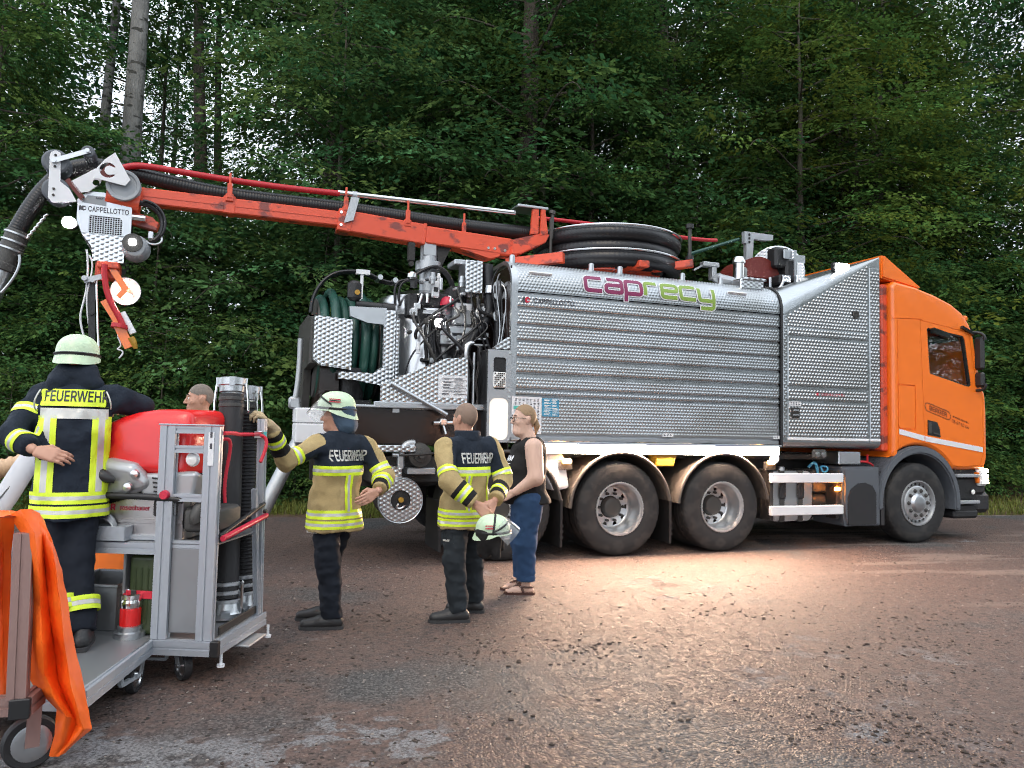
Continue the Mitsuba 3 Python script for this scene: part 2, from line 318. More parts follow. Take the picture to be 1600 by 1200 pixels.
def leaf_spray(L, W, n, lw, r, droop=.25):
    """a flat twig of leaves along +x: (base points, directions, normals, sizes)"""
    P, D, N, S = [], [], [], []
    for k in range(n):
        t = r.random() ** .75; side = r.choice([-1, 1]); half = W * (1 - .55 * t) * .5 * (.35 + .65 * min(1, t * 4)); o = r.random() * half
        x = t * L; P.append([x + o * .6, side * o, -droop * (x / L) ** 2 * L * .5 - .12 * o + r.normal() * .03 * L])
        a = side * np.radians(r.uniform(15, 75)); D.append([np.cos(a), np.sin(a), -.25 + r.normal() * .22])
        N.append([r.normal() * .35, r.normal() * .35, 1]); S.append(lw * r.uniform(.6, 1.25))
    return np.array(P), np.array(D), np.array(N), np.array(S)
def leaf_mesh(P, D, N, S, col):
    D = D / np.linalg.norm(D, axis=1, keepdims=True); B = np.cross(N, D); B /= np.linalg.norm(B, axis=1, keepdims=True); Nn = np.cross(D, B); S = S[:, None]
    V = np.stack([P, P + D * S * .45 + B * S * .29 + Nn * S * .06, P + D * S, P + D * S * .45 - B * S * .29 + Nn * S * .06], 1).reshape(-1, 3)
    k = np.arange(len(P))[:, None] * 4; F = np.concatenate([k + [0, 2, 1], k + [0, 3, 2]])
    return trimesh.Trimesh(V, F, process=False), np.repeat(col, 4, 0)
def make_tree(h, z0, reach, nb, lw, sprays, leaves, dia, seed, tone):
    """(wood mesh, crown mesh, crown colours): trunk with limbs that carry flat sprays of leaves from z0 up"""
    r = np.random.default_rng(seed); P = [[0, 0, -.3]]; x = y = 0.
    for z in np.linspace(h / 7, h, 7): x += r.normal() * .0045 * h; y += r.normal() * .0045 * h; P.append([x, y, z])
    Q = spline(P, 5); rad = dia / 2 * np.r_[1.35, 1.08, np.linspace(1, .12, 6)]; wood = [tube(Q, rad, 12, raw=True)]
    LP, LD, LN, LS, LC = [], [], [], [], []
    for b in range(nb):
        f = (b + r.random()) / nb; z = z0 + (h - z0) * f ** .9; az = b * 2.4 + r.normal() * .5; l = reach * (1 - .72 * f ** 1.6) * r.uniform(.65, 1.15)
        st = np.array([np.interp(z, Q[:, 2], Q[:, i]) for i in range(2)] + [z]); d = np.array([np.cos(az), np.sin(az), 0]); rise = r.uniform(-.05, .45)
        pts = np.array([st, st + d * l * .4 + [0, 0, rise * l * .4], st + d * l * .75 + [0, 0, rise * l * .55], st + d * l + [0, 0, rise * l * .5 - .12 * l]]); c = spline(pts, 4)
        wood.append(tube(c, dia * .11 * np.array([1, .6, .3, .12]) + .004, 5, raw=True, cap=False))
        for s in range(sprays):
            t = r.uniform(.22, 1.0); i = t * (len(c) - 1); q = c[int(i)] + (c[min(int(i) + 1, len(c) - 1)] - c[int(i)]) * (i % 1)
            a = az + r.choice([-1, 1]) * np.radians(r.uniform(10, 70)) * (1.1 - t * .6); p, dd, nn, ss = leaf_spray(r.uniform(.7, 1.35) * lw * 11, lw * 8, leaves, lw, r)
            R = rot([0, 0, 1], np.degrees(a)) @ rot([1, 0, 0], r.normal() * 16) @ rot([0, 1, 0], r.normal(6, 12))
            LP.append(p @ R.T + q + [0, 0, r.normal() * .12]); LD.append(dd @ R.T); LN.append(nn @ R.T); LS.append(ss)
            k = r.uniform(.7, 1.3); u = r.random(); LC.append(np.clip(np.array(tone) * k * np.array([.75 + .6 * u, 1, .9 - .3 * u]) * r.uniform(.75, 1.25, (len(p), 1)), .004, .5))
    m, col = leaf_mesh(np.concatenate(LP), np.concatenate(LD), np.concatenate(LN), np.concatenate(LS), np.concatenate(LC))
    return cat(*wood), m, col
TONES = {'deep': (.056, .124, .056), 'mid': (.075, .155, .062), 'olive': (.100, .168, .050), 'fresh': (.090, .178, .082)}
KINDS = {}
def kind(name, bark, *a):
    w, c, col = make_tree(*a); KINDS[name] = (f'wood_of_{name}', f'crown_of_{name}')
    scene[f'wood_of_{name}'] = {'type': 'shapegroup', 'part': mikit.ply(w, bark, smooth=40)}
    scene[f'crown_of_{name}'] = {'type': 'shapegroup', 'part': mikit.ply(c, 'leaf', smooth=False, color=col)}
kind('edge_a', 'bark', 11.0, .3, 3.3, 44, .125, 12, 52, .20, 21, TONES['mid'])
kind('edge_b', 'bark', 12.5, .5, 3.8, 46, .13, 12, 52, .24, 22, TONES['olive'])
kind('edge_c', 'bark', 9.0, .3, 2.9, 40, .115, 12, 50, .13, 23, TONES['fresh'])
kind('tall_a', 'bark', 24.0, 3.0, 3.9, 54, .19, 10, 34, .46, 24, TONES['deep'])
kind('tall_b', 'pale_bark', 22.0, 5.0, 3.6, 44, .19, 10, 34, .40, 25, TONES['mid'])
kind('slim', 'bark', 16.0, 2.0, 2.5, 44, .17, 9, 34, .20, 26, TONES['deep'])
kind('sapling', 'bark', 3.6, .12, 1.25, 26, .085, 9, 40, .05, 27, TONES['mid'])
kind('under', 'bark', 6.5, .1, 2.3, 36, .15, 10, 36, .09, 29, TONES['deep'])
kind('dark_pole', 'bark', 23.0, 14.0, 2.6, 26, .18, 8, 28, .40, 30, TONES['deep'])
kind('hedge', 'bark', 4.6, .1, 1.9, 40, .11, 12, 44, .08, 33, TONES['mid'])
kind('pole', 'pale_bark', 22.0, 13.0, 2.6, 30, .18, 8, 28, .36, 28, TONES['deep'])
def plant_tree(name, k, x, y, s, az, label, cat_, group=None, dz=0):
    t = thing(name, label, cat_, group); M_ = T().translate([x, y, float(ground_z(np.array(x), np.array(y))) + dz]).rotate([0, 0, 1], az).scale(s); w, c = KINDS[k]
    scene[f'{t}__trunk'] = {'type': 'instance', 'to_world': M_, 'g': {'type': 'ref', 'id': w}}
    scene[f'{t}__crown'] = {'type': 'instance', 'to_world': M_, 'g': {'type': 'ref', 'id': c}}
# where each tree stands: kind, x, y, scale, turn, label
NEAR = [('edge_b', 9.6, 8.2, 1.05, 10, 'olive green beech overhanging the road right of the orange cab'), ('edge_a', 7.2, 10.2, 1.1, 80, 'leafy tree directly behind the orange cab roof'),
        ('edge_b', 12.8, 9.2, 1.15, 200, 'bright olive tree at the right edge of the picture'), ('edge_a', 4.2, 9.6, 1.05, 150, 'leafy tree behind the reel on the truck roof'),
        ('edge_a', 1.6, 11.6, 1.1, 260, 'dark leafy tree behind the coiled hose'), ('edge_c', -2.3, 8.6, 1.2, 30, 'fresh green beech behind the middle of the orange boom'),
        ('edge_c', -4.6, 10.4, .66, 120, 'light green beech above the left end of the boom'), ('edge_a', -8.3, 9.0, .85, 60, 'dark leafy tree left of the boom head'),
        ('edge_a', -10.2, 10.6, 1.1, 300, 'tree at the left edge of the picture'), ('edge_b', 15.5, 12.5, 1.2, 40, 'olive tree far right behind the road bend'),
        ('edge_c', -.6, 10.4, 1.25, 200, 'beech with hanging sprays above the rear hose reel')]
for k, x, y, s, a, l in NEAR: plant_tree('beech_tree', k, x, y, s, a, l, 'tree')
PALE = [('pole', -6.2, 10.7, 1.15, 0, 'thick pale grey trunk rising behind the boom head', 'pale_tree'), ('pole', -7.5, 15.0, .9, 90, 'second pale trunk, left of the thick pale trunk', 'pale_tree'),
        ('dark_pole', -5.1, 15.4, 1.0, 40, 'dark trunk standing before the bright sky gap', 'dark_tree'), ('dark_pole', -6.3, 17.5, .6, 10, 'thin dark trunk in the bright sky gap', 'dark_tree'),
        ('dark_pole', -4.5, 18.0, .8, 70, 'dark trunk at the right rim of the bright sky gap', 'dark_tree'), ('tall_a', 2.4, 9.2, 1.05, 130, 'thick black trunk above the coiled hose', 'dark_tree'),
        ('pole', .5, 12.6, .62, 200, 'slender pale trunk above the chrome boom pipe', 'pale_tree')]
for k, x, y, s, a, l, n in PALE: plant_tree(n, k, x, y, s, a, l, 'tree')
px_ = lambda a: np.degrees(a) - 20.5
r = np.random.default_rng(8); und = []
while len(und) < 34:
    d = r.uniform(13, 34); a = np.radians(20.5 + r.uniform(-40, 38)); x, y = CAM[0] + d * np.sin(a), CAM[1] + d * np.cos(a)
    if y < 7.5 or (-25 < px_(a) < -17 and d > 19) or any((x - p) ** 2 + (y - q) ** 2 < 3.5 for p, q in und): continue
    und.append((x, y)); plant_tree('young_tree', 'under', x, y, r.uniform(.8, 1.2), r.uniform(0, 360), 'young tree of the dark undergrowth behind the truck', 'tree', 'young trees of the undergrowth')
r = np.random.default_rng(5); far = []
while len(far) < 56:
    d = r.uniform(14, 46); a = np.radians(20.5 + r.uniform(-40, 40)); x, y = CAM[0] + d * np.sin(a), CAM[1] + d * np.cos(a)
    px = (np.degrees(a) - 20.5)
    if y < 8.5 or (-27.5 < px < -14.5 and d < 36) or (-24 < px < -18) or any((x - p) ** 2 + (y - q) ** 2 < 3.2 for p, q in far): continue
    if -13 < px < -2 and d < 20 and r.random() < .4: continue
    far.append((x, y))
for x, y in far:
    plant_tree('forest_tree', r.choice(['tall_a', 'tall_b', 'slim', 'edge_a', 'tall_a']), x, y, r.uniform(.85, 1.15), r.uniform(0, 360), 'forest tree among many in the dark wood behind the truck', 'tree', 'trees deep in the wood')
SAP = [(-8.6, 6.6, 1.0, 'leafy sapling at the left edge behind the firefighter in dark blue'), (-6.5, 7.4, 1.1, 'dark sapling right of the pale helmet on the left'), (-5.2, 6.5, .8, 'low bush behind the red pump'), (-4.1, 7.0, .9, 'bush behind the tall hose pipes'),
       (-3.0, 6.4, .75, 'small bush at the road edge left of the truck rear'), (-2.4, 7.6, 1.1, 'sapling behind the green hose reel'), (-1.1, 7.2, 1.0, 'sapling behind the rear of the truck'), (9.4, 5.6, .75, 'dark bush right behind the headlight'), (10.8, 5.2, .8, 'bush at the road edge right of the cab'),
       (12.0, 6.2, 1.0, 'dark bush at the right edge of the picture'), (13.8, 5.8, .9, 'bush on the verge beyond the right edge bush'), (8.4, 6.8, 1.2, 'tall sapling behind the cab window'), (-7.2, 5.9, .6, 'low shrub at the left road edge'), (-3.7, 5.7, .5, 'low shrub by the grey slanting pipe')]
for x, y, s, l in SAP: plant_tree('shrub', 'sapling', x, y, s, r.uniform(0, 360), l, 'shrub')

# the wood on the other side of the road, behind the photographer and at the far ends of the road: it darkens what the truck mirrors
r = np.random.default_rng(31)
for i in range(26):
    x = 0 + 2.6 * i + r.normal() * .6; y = -24 - r.random() * 7 - .02 * abs(x)
    plant_tree('roadside_tree', r.choice(['edge_a', 'edge_b', 'tall_a']), x, y, r.uniform(.6, .8) + .5 * (x > 16), r.uniform(0, 360), 'tree of the wood across the road behind the photographer', 'tree', 'trees across the road')
for x, y in ((13.5, 10.5), (16, 8.5), (18, 12), (19.5, 6.5), (22, 9), (24, 5.5), (27, 8), (15, 15), (21, 14), (30, 5), (17.5, 17), (25, 12)):
    plant_tree('bend_tree', r.choice(['edge_a', 'edge_b', 'tall_a', 'edge_a']), x, y, r.uniform(.9, 1.15), r.uniform(0, 360), 'tree in the dense wood to the right of the cab, towards the road bend', 'tree', 'trees towards the road bend')
for x, y, q in ((10.6, 7.2, 1.2), (12.4, 7.6, 1.3), (14.2, 7.4, 1.1), (16.2, 6.6, 1.3), (18.4, 6.6, 1.2), (20.5, 7.2, 1.4), (23.5, 6.4, 1.3), (27, 6, 1.5), (31, 6.5, 1.6), (36, 8, 1.8), (42, 10, 2.2)):
    plant_tree('hedge_shrub', 'hedge', x, y, q, r.uniform(0, 360), 'dark bushy shrub in the undergrowth right of the cab', 'shrub', 'shrubs of the undergrowth right of the cab')
# ---------------------------------------------------------------- the suction truck: chassis, wheels, body
TR = thing('suction_truck', 'silver chequer plate suction excavator truck with orange cab and red boom', 'truck')
def tp(name, mesh, mat, under=None, **kw): return put(name, mesh, mat, under or TR, **kw)
# chassis and running gear
fr = tp('chassis_frame', [box(-3.2, 5.3, .72, .80, .74, 1.06), box(-3.2, 5.3, 1.72, 1.80, .74, 1.06), *[box(x, x + .12, .80, 1.72, .78, 1.0) for x in (-3.1, -2.0, -.7, .7, 2.0, 3.2, 4.9)]], 'dark_frame')
tp('axle', [cyl((x, .35, .52), (x, 2.17, .52), .09, n=14) for x in (-1.36, 0, 1.36, 4.465)] + [lathe([(.001, -.2), (.2, -.12), (.22, 0), (.2, .12), (.001, .2)], (x, 1.26, .52), (0, 1, 0), 20) for x in (-1.36, 0, 1.36)], 'dark_frame', fr)
tp('underfloor', box(-1.3, 3.75, .3, 2.2, 1.08, 1.14), 'dark_frame')
R, W = .525, .30
def tyre_mesh(x, y0, w, s):
    lug = lambda pr, th: np.where((pr[:, 0][:, None] > R - .012) & (np.abs(pr[:, 1][:, None] - w / 2) > w / 2 - .06), -.010 * (np.sin(th * 44)[None] > .2), 0.)
    pr = [(.288, .035), (.30, .012), (.34, .002), (.41, -.004), (.47, .006), (.505, .026), (R, .045), (R, .085), (R - .012, .088), (R - .012, .098), (R, .101), (R, .145), (R - .012, .148), (R - .012, .158), (R, .161), (R, .2), (R - .012, .203), (R - .012, .213), (R, .216), (R, w - .045), (.505, w - .026), (.47, w - .006), (.36, w), (.288, w - .03)]
    m = lathe(pr, (x, y0, R), (0, 1, 0), 132, close=True, wob=lug); m.invert(); return m
def holes(poly, r, n, rad, ph=0):
    return poly.difference(unary_union([Point(r * np.cos(a), r * np.sin(a)).buffer(rad, 10) for a in ph + np.arange(n) / n * 2 * np.pi]))
def rear_wheel(x, name='rear_wheel'):
    w = key_for(f'{TR}__{name}'); _roots.add(w)
    put('tyre', tyre_mesh(x, 0.0, W, 1), 'tyre', w, smooth=35)
    put('inner_tyre', tyre_mesh(x, .34, W, 1), 'tyre', w, smooth=35)
    dish = lathe([(.300, .012), (.296, .002), (.284, .002), (.278, .02), (.272, .035), (.262, .05), (.258, .16), (.25, .22), (.228, .245), (.215, .25)], (x, 0, R), (0, 1, 0), 56)
    disc = prism_y(holes(Point(0, 0).buffer(.235, 24).difference(Point(0, 0).buffer(.125, 20)), .205, 10, .026), .246, .26); disc.apply_translation([x, 0, R])
    put('rim', [dish, disc, lathe([(.284, .02), (.27, .30)], (x, 0, R), (0, 1, 0), 40)], 'rim_rear', w, smooth=35)
    each('wheel_nut', [cyl((x + .158 * np.cos(a), .25, R + .158 * np.sin(a)), (x + .158 * np.cos(a), .20, R + .158 * np.sin(a)), .016, n=8) for a in np.arange(10) / 10 * 6.2832], 'dark_frame', w)
    put('hub', lathe([(.001, .165), (.07, .167), (.10, .172), (.112, .185), (.118, .25)], (x, 0, R), (0, 1, 0), 28), 'hub_dark', w, smooth=40)
    return w
M('rim_rear', (.56, .57, .58), .33, .8); M('hub_dark', (.06, .058, .055), .5, .3)
for x in (-1.36, 0, 1.363): rear_wheel(x)
x = 4.465; w = key_for(f'{TR}__front_wheel'); _roots.add(w)
put('tyre', tyre_mesh(x, 0.02, W, 1), 'tyre', w, smooth=35)
put('rim', [lathe([(.300, .03), (.296, .018), (.282, .018), (.272, .05), (.262, .085), (.235, .075), (.226, .045), (.205, .032), (.128, .03)], (x, 0, R), (0, 1, 0), 56)], 'rim_rear', w, smooth=35)
each('rim_slot', [moved(box(-.012, .012, .062, .075, .235, .262, .003), rot([0, 1, 0], a), (x, 0, R)) for a in np.arange(22) / 22 * 360], 'black', w)
each('wheel_nut', [lathe([(.028, .034), (.026, .024), (.016, .022), (.015, .004), (.009, 0), (.001, 0)], (x + .167 * np.cos(a), 0, R + .167 * np.sin(a)), (0, 1, 0), 10) for a in np.arange(10) / 10 * 6.2832], 'hub_dark', w)
put('hub', lathe([(.001, -.012), (.07, -.01), (.098, .0), (.105, .012), (.128, .032)], (x, 0, R), (0, 1, 0), 36), 'alu', w, smooth=40)
for x in (-1.36, 0, 1.363, 4.465): tp('far_wheel', [tyre_mesh(x, 2.2, W, 1), lathe([(.29, .01), (.25, .05), (.001, .1)], (x, 2.2, R), (0, 1, 0), 24)], 'tyre', smooth=35)
# mudguards: a half tube of bent plate with a rolled rim
def guard(x, r, a0, a1, y0=-.02, y1=.62, t=.02, name='mudguard'):
    a = np.linspace(a0, a1, 30); o = [(x + (r + t) * np.cos(np.radians(v)), R + (r + t) * np.sin(np.radians(v))) for v in a]; i = [(x + r * np.cos(np.radians(v)), R + r * np.sin(np.radians(v))) for v in a[::-1]]
    k = tp(name, prism_y(o + i, y0, y1), 'guard_plastic', smooth=30)
    tp('rim_bead', tube([(x + (r + .012) * np.cos(np.radians(v)), y0, R + (r + .012) * np.sin(np.radians(v))) for v in a], .02, 8, raw=True), 'guard_plastic', k, smooth=40)
M('guard_plastic', (.05, .046, .042), .42)
guard(0, .615, 8, 178); guard(1.363, .615, 8, 175); guard(-1.36, .615, 10, 172)
for x in (-.70, .665, -2.05): tp('mud_flap', [box(x - .03, x, .0, .56, .12, .64, .008), *[box(x - .035, x + .004, -.004, .004, z, z + .03) for z in (.22, .28, .34)]], 'black')

# ------------------------------------------------ tank body: panels, rounded shoulder, skirt
BX0, BX1 = -1.33, 2.17
tp('body_core', [box(BX0 + .01, BX1 - .01, .012, 2.5, 1.30, 2.86)], 'alu_dull')
seams = [1.325, 1.745, 1.82, 1.99, 2.16, 2.335, 2.51, 2.695, 2.86]
for i, (a, b) in enumerate(zip(seams[:-1], seams[1:])):
    g = .011
    tp('side_panel', [box(BX0, BX1, -.012, .03, a + g, b - g, .007), box(BX0, BX1, -.003, .02, b - g + .002, b + g - .012, .003), flat_studs(BX0 + .05, BX1, a + g + .006, b - g - .004, -.012)], 'tread', smooth=False)
sh = [(.0, 2.865), (-.012, 2.87), (-.012, 2.93)] + [(.29 - .302 * np.cos(t), 2.93 + .302 * np.sin(t)) for t in np.linspace(.1, np.pi / 2, 16)] + [(2.2, 3.232), (2.45, 3.1), (2.5, 2.9), (2.5, 2.865)]
def on_arc(a, b, d):
    t = np.clip((b - 2.93) / .302, 0, 1.5); rr = .302 + d; return np.stack([a, np.where(b < 2.93, -.012 - d, .29 - rr * np.cos(t)), np.where(b < 2.93, b, 2.93 + rr * np.sin(t))], 1)
tp('shoulder_panel', [prism_x(sh, BX0, BX1), studs(BX0 + .05, BX1, 2.875, 3.36, .040, .0038, on_arc)], 'tread', smooth=32)
edge = [(-.016, 1.30), (-.016, 2.93)] + [(.29 - .306 * np.cos(t), 2.93 + .306 * np.sin(t)) for t in np.linspace(.1, np.pi / 2, 12)] + [(2.2, 3.236), (2.5, 2.9), (2.5, 1.30)]
inn = [(.03, 1.30), (.03, 2.93)] + [(.29 - .26 * np.cos(t), 2.93 + .26 * np.sin(t)) for t in np.linspace(.1, np.pi / 2, 12)] + [(2.2, 3.19), (2.46, 2.9), (2.46, 1.30)]
tp('rear_edge_trim', prism_x(edge + inn[::-1], BX0 - .022, BX0 + .045), 'alu', smooth=32)
tp('skirt', [box(BX0, BX1, -.01, .05, 1.262, 1.318, .01), box(BX0, BX1, .02, .4, 1.24, 1.26)], 'alu')
tp('rear_wall', box(BX0 - .012, BX0 + .002, .05, 2.46, 1.15, 3.15), 'black_gloss')
for y, z in ((.3, 1.9), (.3, 2.3), (.3, 2.7), (.9, 2.95)): tp('wall_rib', box(BX0 - .05, BX0 - .01, y, y + .05, z - .3, z + .05, .01), 'black_gloss')
# LED light bar under the skirt
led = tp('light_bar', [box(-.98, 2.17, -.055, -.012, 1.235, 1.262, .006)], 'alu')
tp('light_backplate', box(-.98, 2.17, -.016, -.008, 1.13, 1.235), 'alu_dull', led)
sv = box(-.96, 2.15, -.052, -.018, 1.150, 1.2335, .012); sv.update_faces((sv.face_normals[:, 1] < -.3) | (sv.face_normals[:, 2] < -.6))  # strip shaped taller than the LEDs to stand for their bloom
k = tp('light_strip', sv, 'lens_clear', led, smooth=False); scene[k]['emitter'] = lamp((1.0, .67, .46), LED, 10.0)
# front machine housing behind the cab: rises towards the cab with a folded flank
HX0, HX1 = 2.215, 3.775
def slope(x): return 3.20 + (x - HX0) * .345
V, F = [], []
nx = 14
def prof(x, zt):
    k = .31 * (1 - (x - HX0) / (HX1 - HX0)) + .012; t = np.linspace(0, np.pi / 2, 7); return [(-.012, 1.30), (-.012, zt - k - .05 * k)] + [(-.012 + k * (1 - np.cos(v)), zt - k + k * np.sin(v)) for v in t] + [(2.3, zt), (2.5, zt - .25), (2.5, 1.30)]
rows = [[(x, y, z) for y, z in prof(x, slope(x))] for x in np.linspace(HX0, HX1, nx)]
V = np.array(rows).reshape(-1, 3); m = len(rows[0])
for i in range(nx - 1):
    for j in range(m - 1): a = i * m + j; F += [[a, a + 1, a + m + 1], [a, a + m + 1, a + m]]
for b, flip in ((0, 0), ((nx - 1) * m, 1)):
    for j in range(1, m - 1): F.append([b, b + j, b + j + 1] if flip else [b, b + j + 1, b + j])
hs = trimesh.Trimesh(V, F, process=False); hs.fix_normals()
fl = flat_studs(2.29, 3.59, 2.725, 3.62, -.012, .048, .007); c_ = fl.triangles_center.reshape(-1, 16, 3).mean(1); kk = np.repeat(c_[:, 2] < slope(c_[:, 0]) - .33 * (1 - (c_[:, 0] - HX0) / (HX1 - HX0)) - .04, 16); fl.update_faces(kk)
tp('front_housing', [hs, fl], 'tread', smooth=25)
zs = [(1.36, 1.80), (1.82, 1.975), (1.995, 2.60), (2.62, 2.72)]
for a, b in zs: tp('housing_panel', [box(2.29, 3.58, -.022, .0, a, b, .006), flat_studs(2.295, 3.58, a + .008, b - .004, -.022, .048, .007)], 'tread', smooth=False)
tp('housing_panel', [box(3.60, 3.765, -.022, .0, 1.36, 3.58, .006), flat_studs(3.605, 3.765, 1.37, 3.57, -.022, .048, .007)], 'tread', smooth=False); tp('housing_panel', [box(2.222, 2.272, -.022, .0, 1.36, 2.86, .006), flat_studs(2.22, 2.28, 1.37, 2.85, -.022)], 'tread', smooth=False)
tp('skirt', [box(2.29, 3.57, -.03, .0, 1.325, 1.358, .006), box(3.60, 3.765, -.03, .0, 1.325, 1.358, .006)], 'white')
tp('lower_roll', prism_x([(-.012, 1.30)] + [(.10 - .11 * np.cos(t), 1.30 - .07 * np.sin(t)) for t in np.linspace(0.1, 1.57, 8)] + [(.4, 1.23), (.4, 1.30)], 2.22, HX1), 'chequer', smooth=30)
sq = [(-.02, 1.25), (-.02, 2.93)] + [(.29 - .31 * np.cos(t), 2.93 + .31 * np.sin(t)) for t in np.linspace(.1, np.pi / 2, 14)]
tp('seam_gasket', tube([(2.194, y, z) for y, z in sq], .017, 8, raw=True), 'black', smooth=40)
tp('vent', [lathe([(.001, -.004), (.045, -.006), (.055, .0)], (3.37, -.024, 2.95), (0, 1, 0), 24)] + [box(3.33, 3.41, -.034, -.026, 2.93 + k * .016, 2.938 + k * .016) for k in range(4)], 'hub_dark')
tp('latch', [box(2.33, 2.46, -.04, -.02, 1.60, 1.73, .012)], 'dark_frame'); tp('latch_handle', [box(2.35, 2.44, -.05, -.038, 1.625, 1.64, .004), box(2.355, 2.435, -.05, -.038, 1.68, 1.70, .004)], 'alu')
def sticker(x0, x1, z0, z1, mat, marks=(), y=-.0245):
    k = tp('sticker', box(x0, x1, y, y + .003, z0, z1), mat, smooth=False)
    for mm, ma in marks: put('print', mm, ma, k, smooth=False)
def glyphs(x0, x1, z0, z1, nx, nz, seed, y, fill=.55):
    r = np.random.default_rng(seed); dx, dz = (x1 - x0) / nx, (z1 - z0) / nz; out = []
    for i in range(nx):
        for j in range(nz):
            for q in range(3):
                a, b = r.uniform(0, .3, 2), r.uniform(.4, .95, 2); h = .12 + .2 * r.random()
                zz = z0 + dz * (j + .2 + .25 * q); out.append(box(x0 + dx * (i + a[0] * .6 + .1), x0 + dx * (i + b[0] * fill + .3), y - .002, y, zz, zz + dz * h * .6))
    return cat(*out)
sticker(2.30, 2.48, 1.745, 1.80, 'white', [(glyphs(2.31, 2.47, 1.75, 1.797, 4, 2, 1, -.031), 'decal_grey')], y=-.031)
# stickers on the lower rear panel
sticker(-1.325, -.985, 1.34, 1.735, 'white', [(glyphs(-1.30, -1.0, 1.36, 1.72, 7, 9, 2, -.0215), 'decal_grey'), (box(-1.305, -1.20, -.0235, -.0215, 1.60, 1.635), 'decal_teal')], y=-.0215)
sticker(-.98, -.78, 1.53, 1.725, 'decal_blue', [(glyphs(-.97, -.79, 1.54, 1.72, 2, 6, 3, -.0215, .9), 'lens_clear')], y=-.0215)
sticker(.52, .66, 1.335, 1.375, 'white', [(glyphs(.53, .65, 1.34, 1.37, 3, 1, 6, -.0215), 'decal_grey')], y=-.0215); sticker(2.07, 2.16, 1.335, 1.375, 'white', [(glyphs(2.08, 2.15, 1.34, 1.37, 2, 1, 7, -.0215), 'decal_grey')], y=-.0215)
# maker's name and the big two-colour lettering (rounded strokes with a pale outline)
def stroke(pts, w): return LineString(pts).buffer(w / 2, 8, cap_style=2, join_style=1)
def rnd(p, k=.12):
    q = [np.array(p[0], float)]
    for a, b, c in zip(p[:-2], p[1:-1], p[2:]):
        a, b, c = (np.array(v, float) for v in (a, b, c)); u = (a - b) / np.linalg.norm(a - b); v = (c - b) / np.linalg.norm(c - b); kk = min(k, np.linalg.norm(a - b) * .5, np.linalg.norm(c - b) * .5)
        for t in np.linspace(0, 1, 5): q.append((1 - t) ** 2 * (b + u * kk) + 2 * t * (1 - t) * b + t * t * (b + v * kk))
    return q + [np.array(p[-1], float)]
GL = {'c': [[(1, 1), (.1, 1), (0, .85), (0, .12), (.12, 0), (1, 0)]], 'a': [[(.1, 1), (.88, 1), (1, .88), (1, 0), (.1, 0), (0, .1), (0, .42), (.1, .52), (1, .52)]], 'p': [[(0, -.6), (0, .9), (.1, 1), (.88, 1), (1, .88), (1, .12), (.9, 0), (.0, 0)]],
      'r': [[(0, 0), (0, .88), (.12, 1), (.9, 1)]], 'e': [[(1, 0), (.12, 0), (0, .12), (0, .88), (.1, 1), (.9, 1), (1, .88), (1, .5), (.05, .5)]], 'y': [[(0, 1), (0, .15), (.1, 0), (1, 0)], [(1, 1), (1, -.48), (.88, -.6), (.1, -.6)]]}
wz = {'purple': [], 'green': []}; px = -.48
for ch, wd, cl in (('c', .20, 'purple'), ('a', .20, 'purple'), ('p', .20, 'purple'), ('r', .17, 'green'), ('e', .20, 'green'), ('c', .20, 'green'), ('y', .20, 'green')):
    for ln in GL[ch]: wz[cl].append(stroke([(px + u * wd, 2.945 + v * .15) for u, v in rnd(ln)], .044))
    px += wd + .052
def on_shoulder(poly, off):
    """prints a flat (x, arc length) shape on the side and the rounded shoulder"""
    q = poly.simplify(.002); out = []
    for g in getattr(q, 'geoms', [q]):
        m = trimesh.creation.extrude_polygon(g, .003); m = m.subdivide_to_size(.03); v = m.vertices.copy(); s = v[:, 1]; t = np.clip((s - 2.93) / .302, 0, 1.5); rr = .302 + off + v[:, 2]
        y = np.where(s < 2.93, -.012 - off - v[:, 2], .29 - rr * np.cos(t)); z = np.where(s < 2.93, s, 2.93 + rr * np.sin(t)); m.vertices = np.stack([v[:, 0], y, z], 1); m.invert(); out.append(m)
    return cat(*out)
lg = tp('name_outline', on_shoulder(unary_union(wz['purple'] + wz['green']).buffer(.012), .0075), 'white', smooth=False)
put('name_letters', on_shoulder(unary_union(wz['purple']), .0115), 'decal_purple', lg, smooth=False); put('name_letters', on_shoulder(unary_union(wz['green']), .0115), 'decal_green', lg, smooth=False)
put('registered_mark', on_shoulder(Point(1.19, 3.05).buffer(.035).difference(Point(1.19, 3.05).buffer(.027)), .009), 'white', lg, smooth=False)
yl = -.0205
def emblem(x, z, h, y, mat_a, mat_b, u=(1, 0, 0)):
    a = [box(x, x + .3 * h, y - .002, y, z, z + h)]; b = [prism_y(Point(x + .75 * h, z + h / 2).buffer(h * .5).difference(Point(x + .95 * h, z + h / 2).buffer(h * .22)), y - .002, y)]
    return a, b
a, b = emblem(-1.22, 2.745, .062, yl, 0, 0); k = tp('maker_name', letters('CAPPELLOTTO', .055, (-1.10, yl, 2.748), (1, 0, 0), (0, 0, 1), width=.48), 'decal_grey', smooth=False)
put('emblem', a, 'decal_grey', k); put('emblem', b, 'decal_red', k)
a, b = emblem(2.72, 1.885, .035, -.0295, 0, 0); k = tp('maker_name', letters('CAPPELLOTTO', .026, (2.80, -.0295, 1.888), (1, 0, 0), (0, 0, 1), width=.36), 'decal_red', smooth=False); put('emblem', a + b, 'decal_red', k)
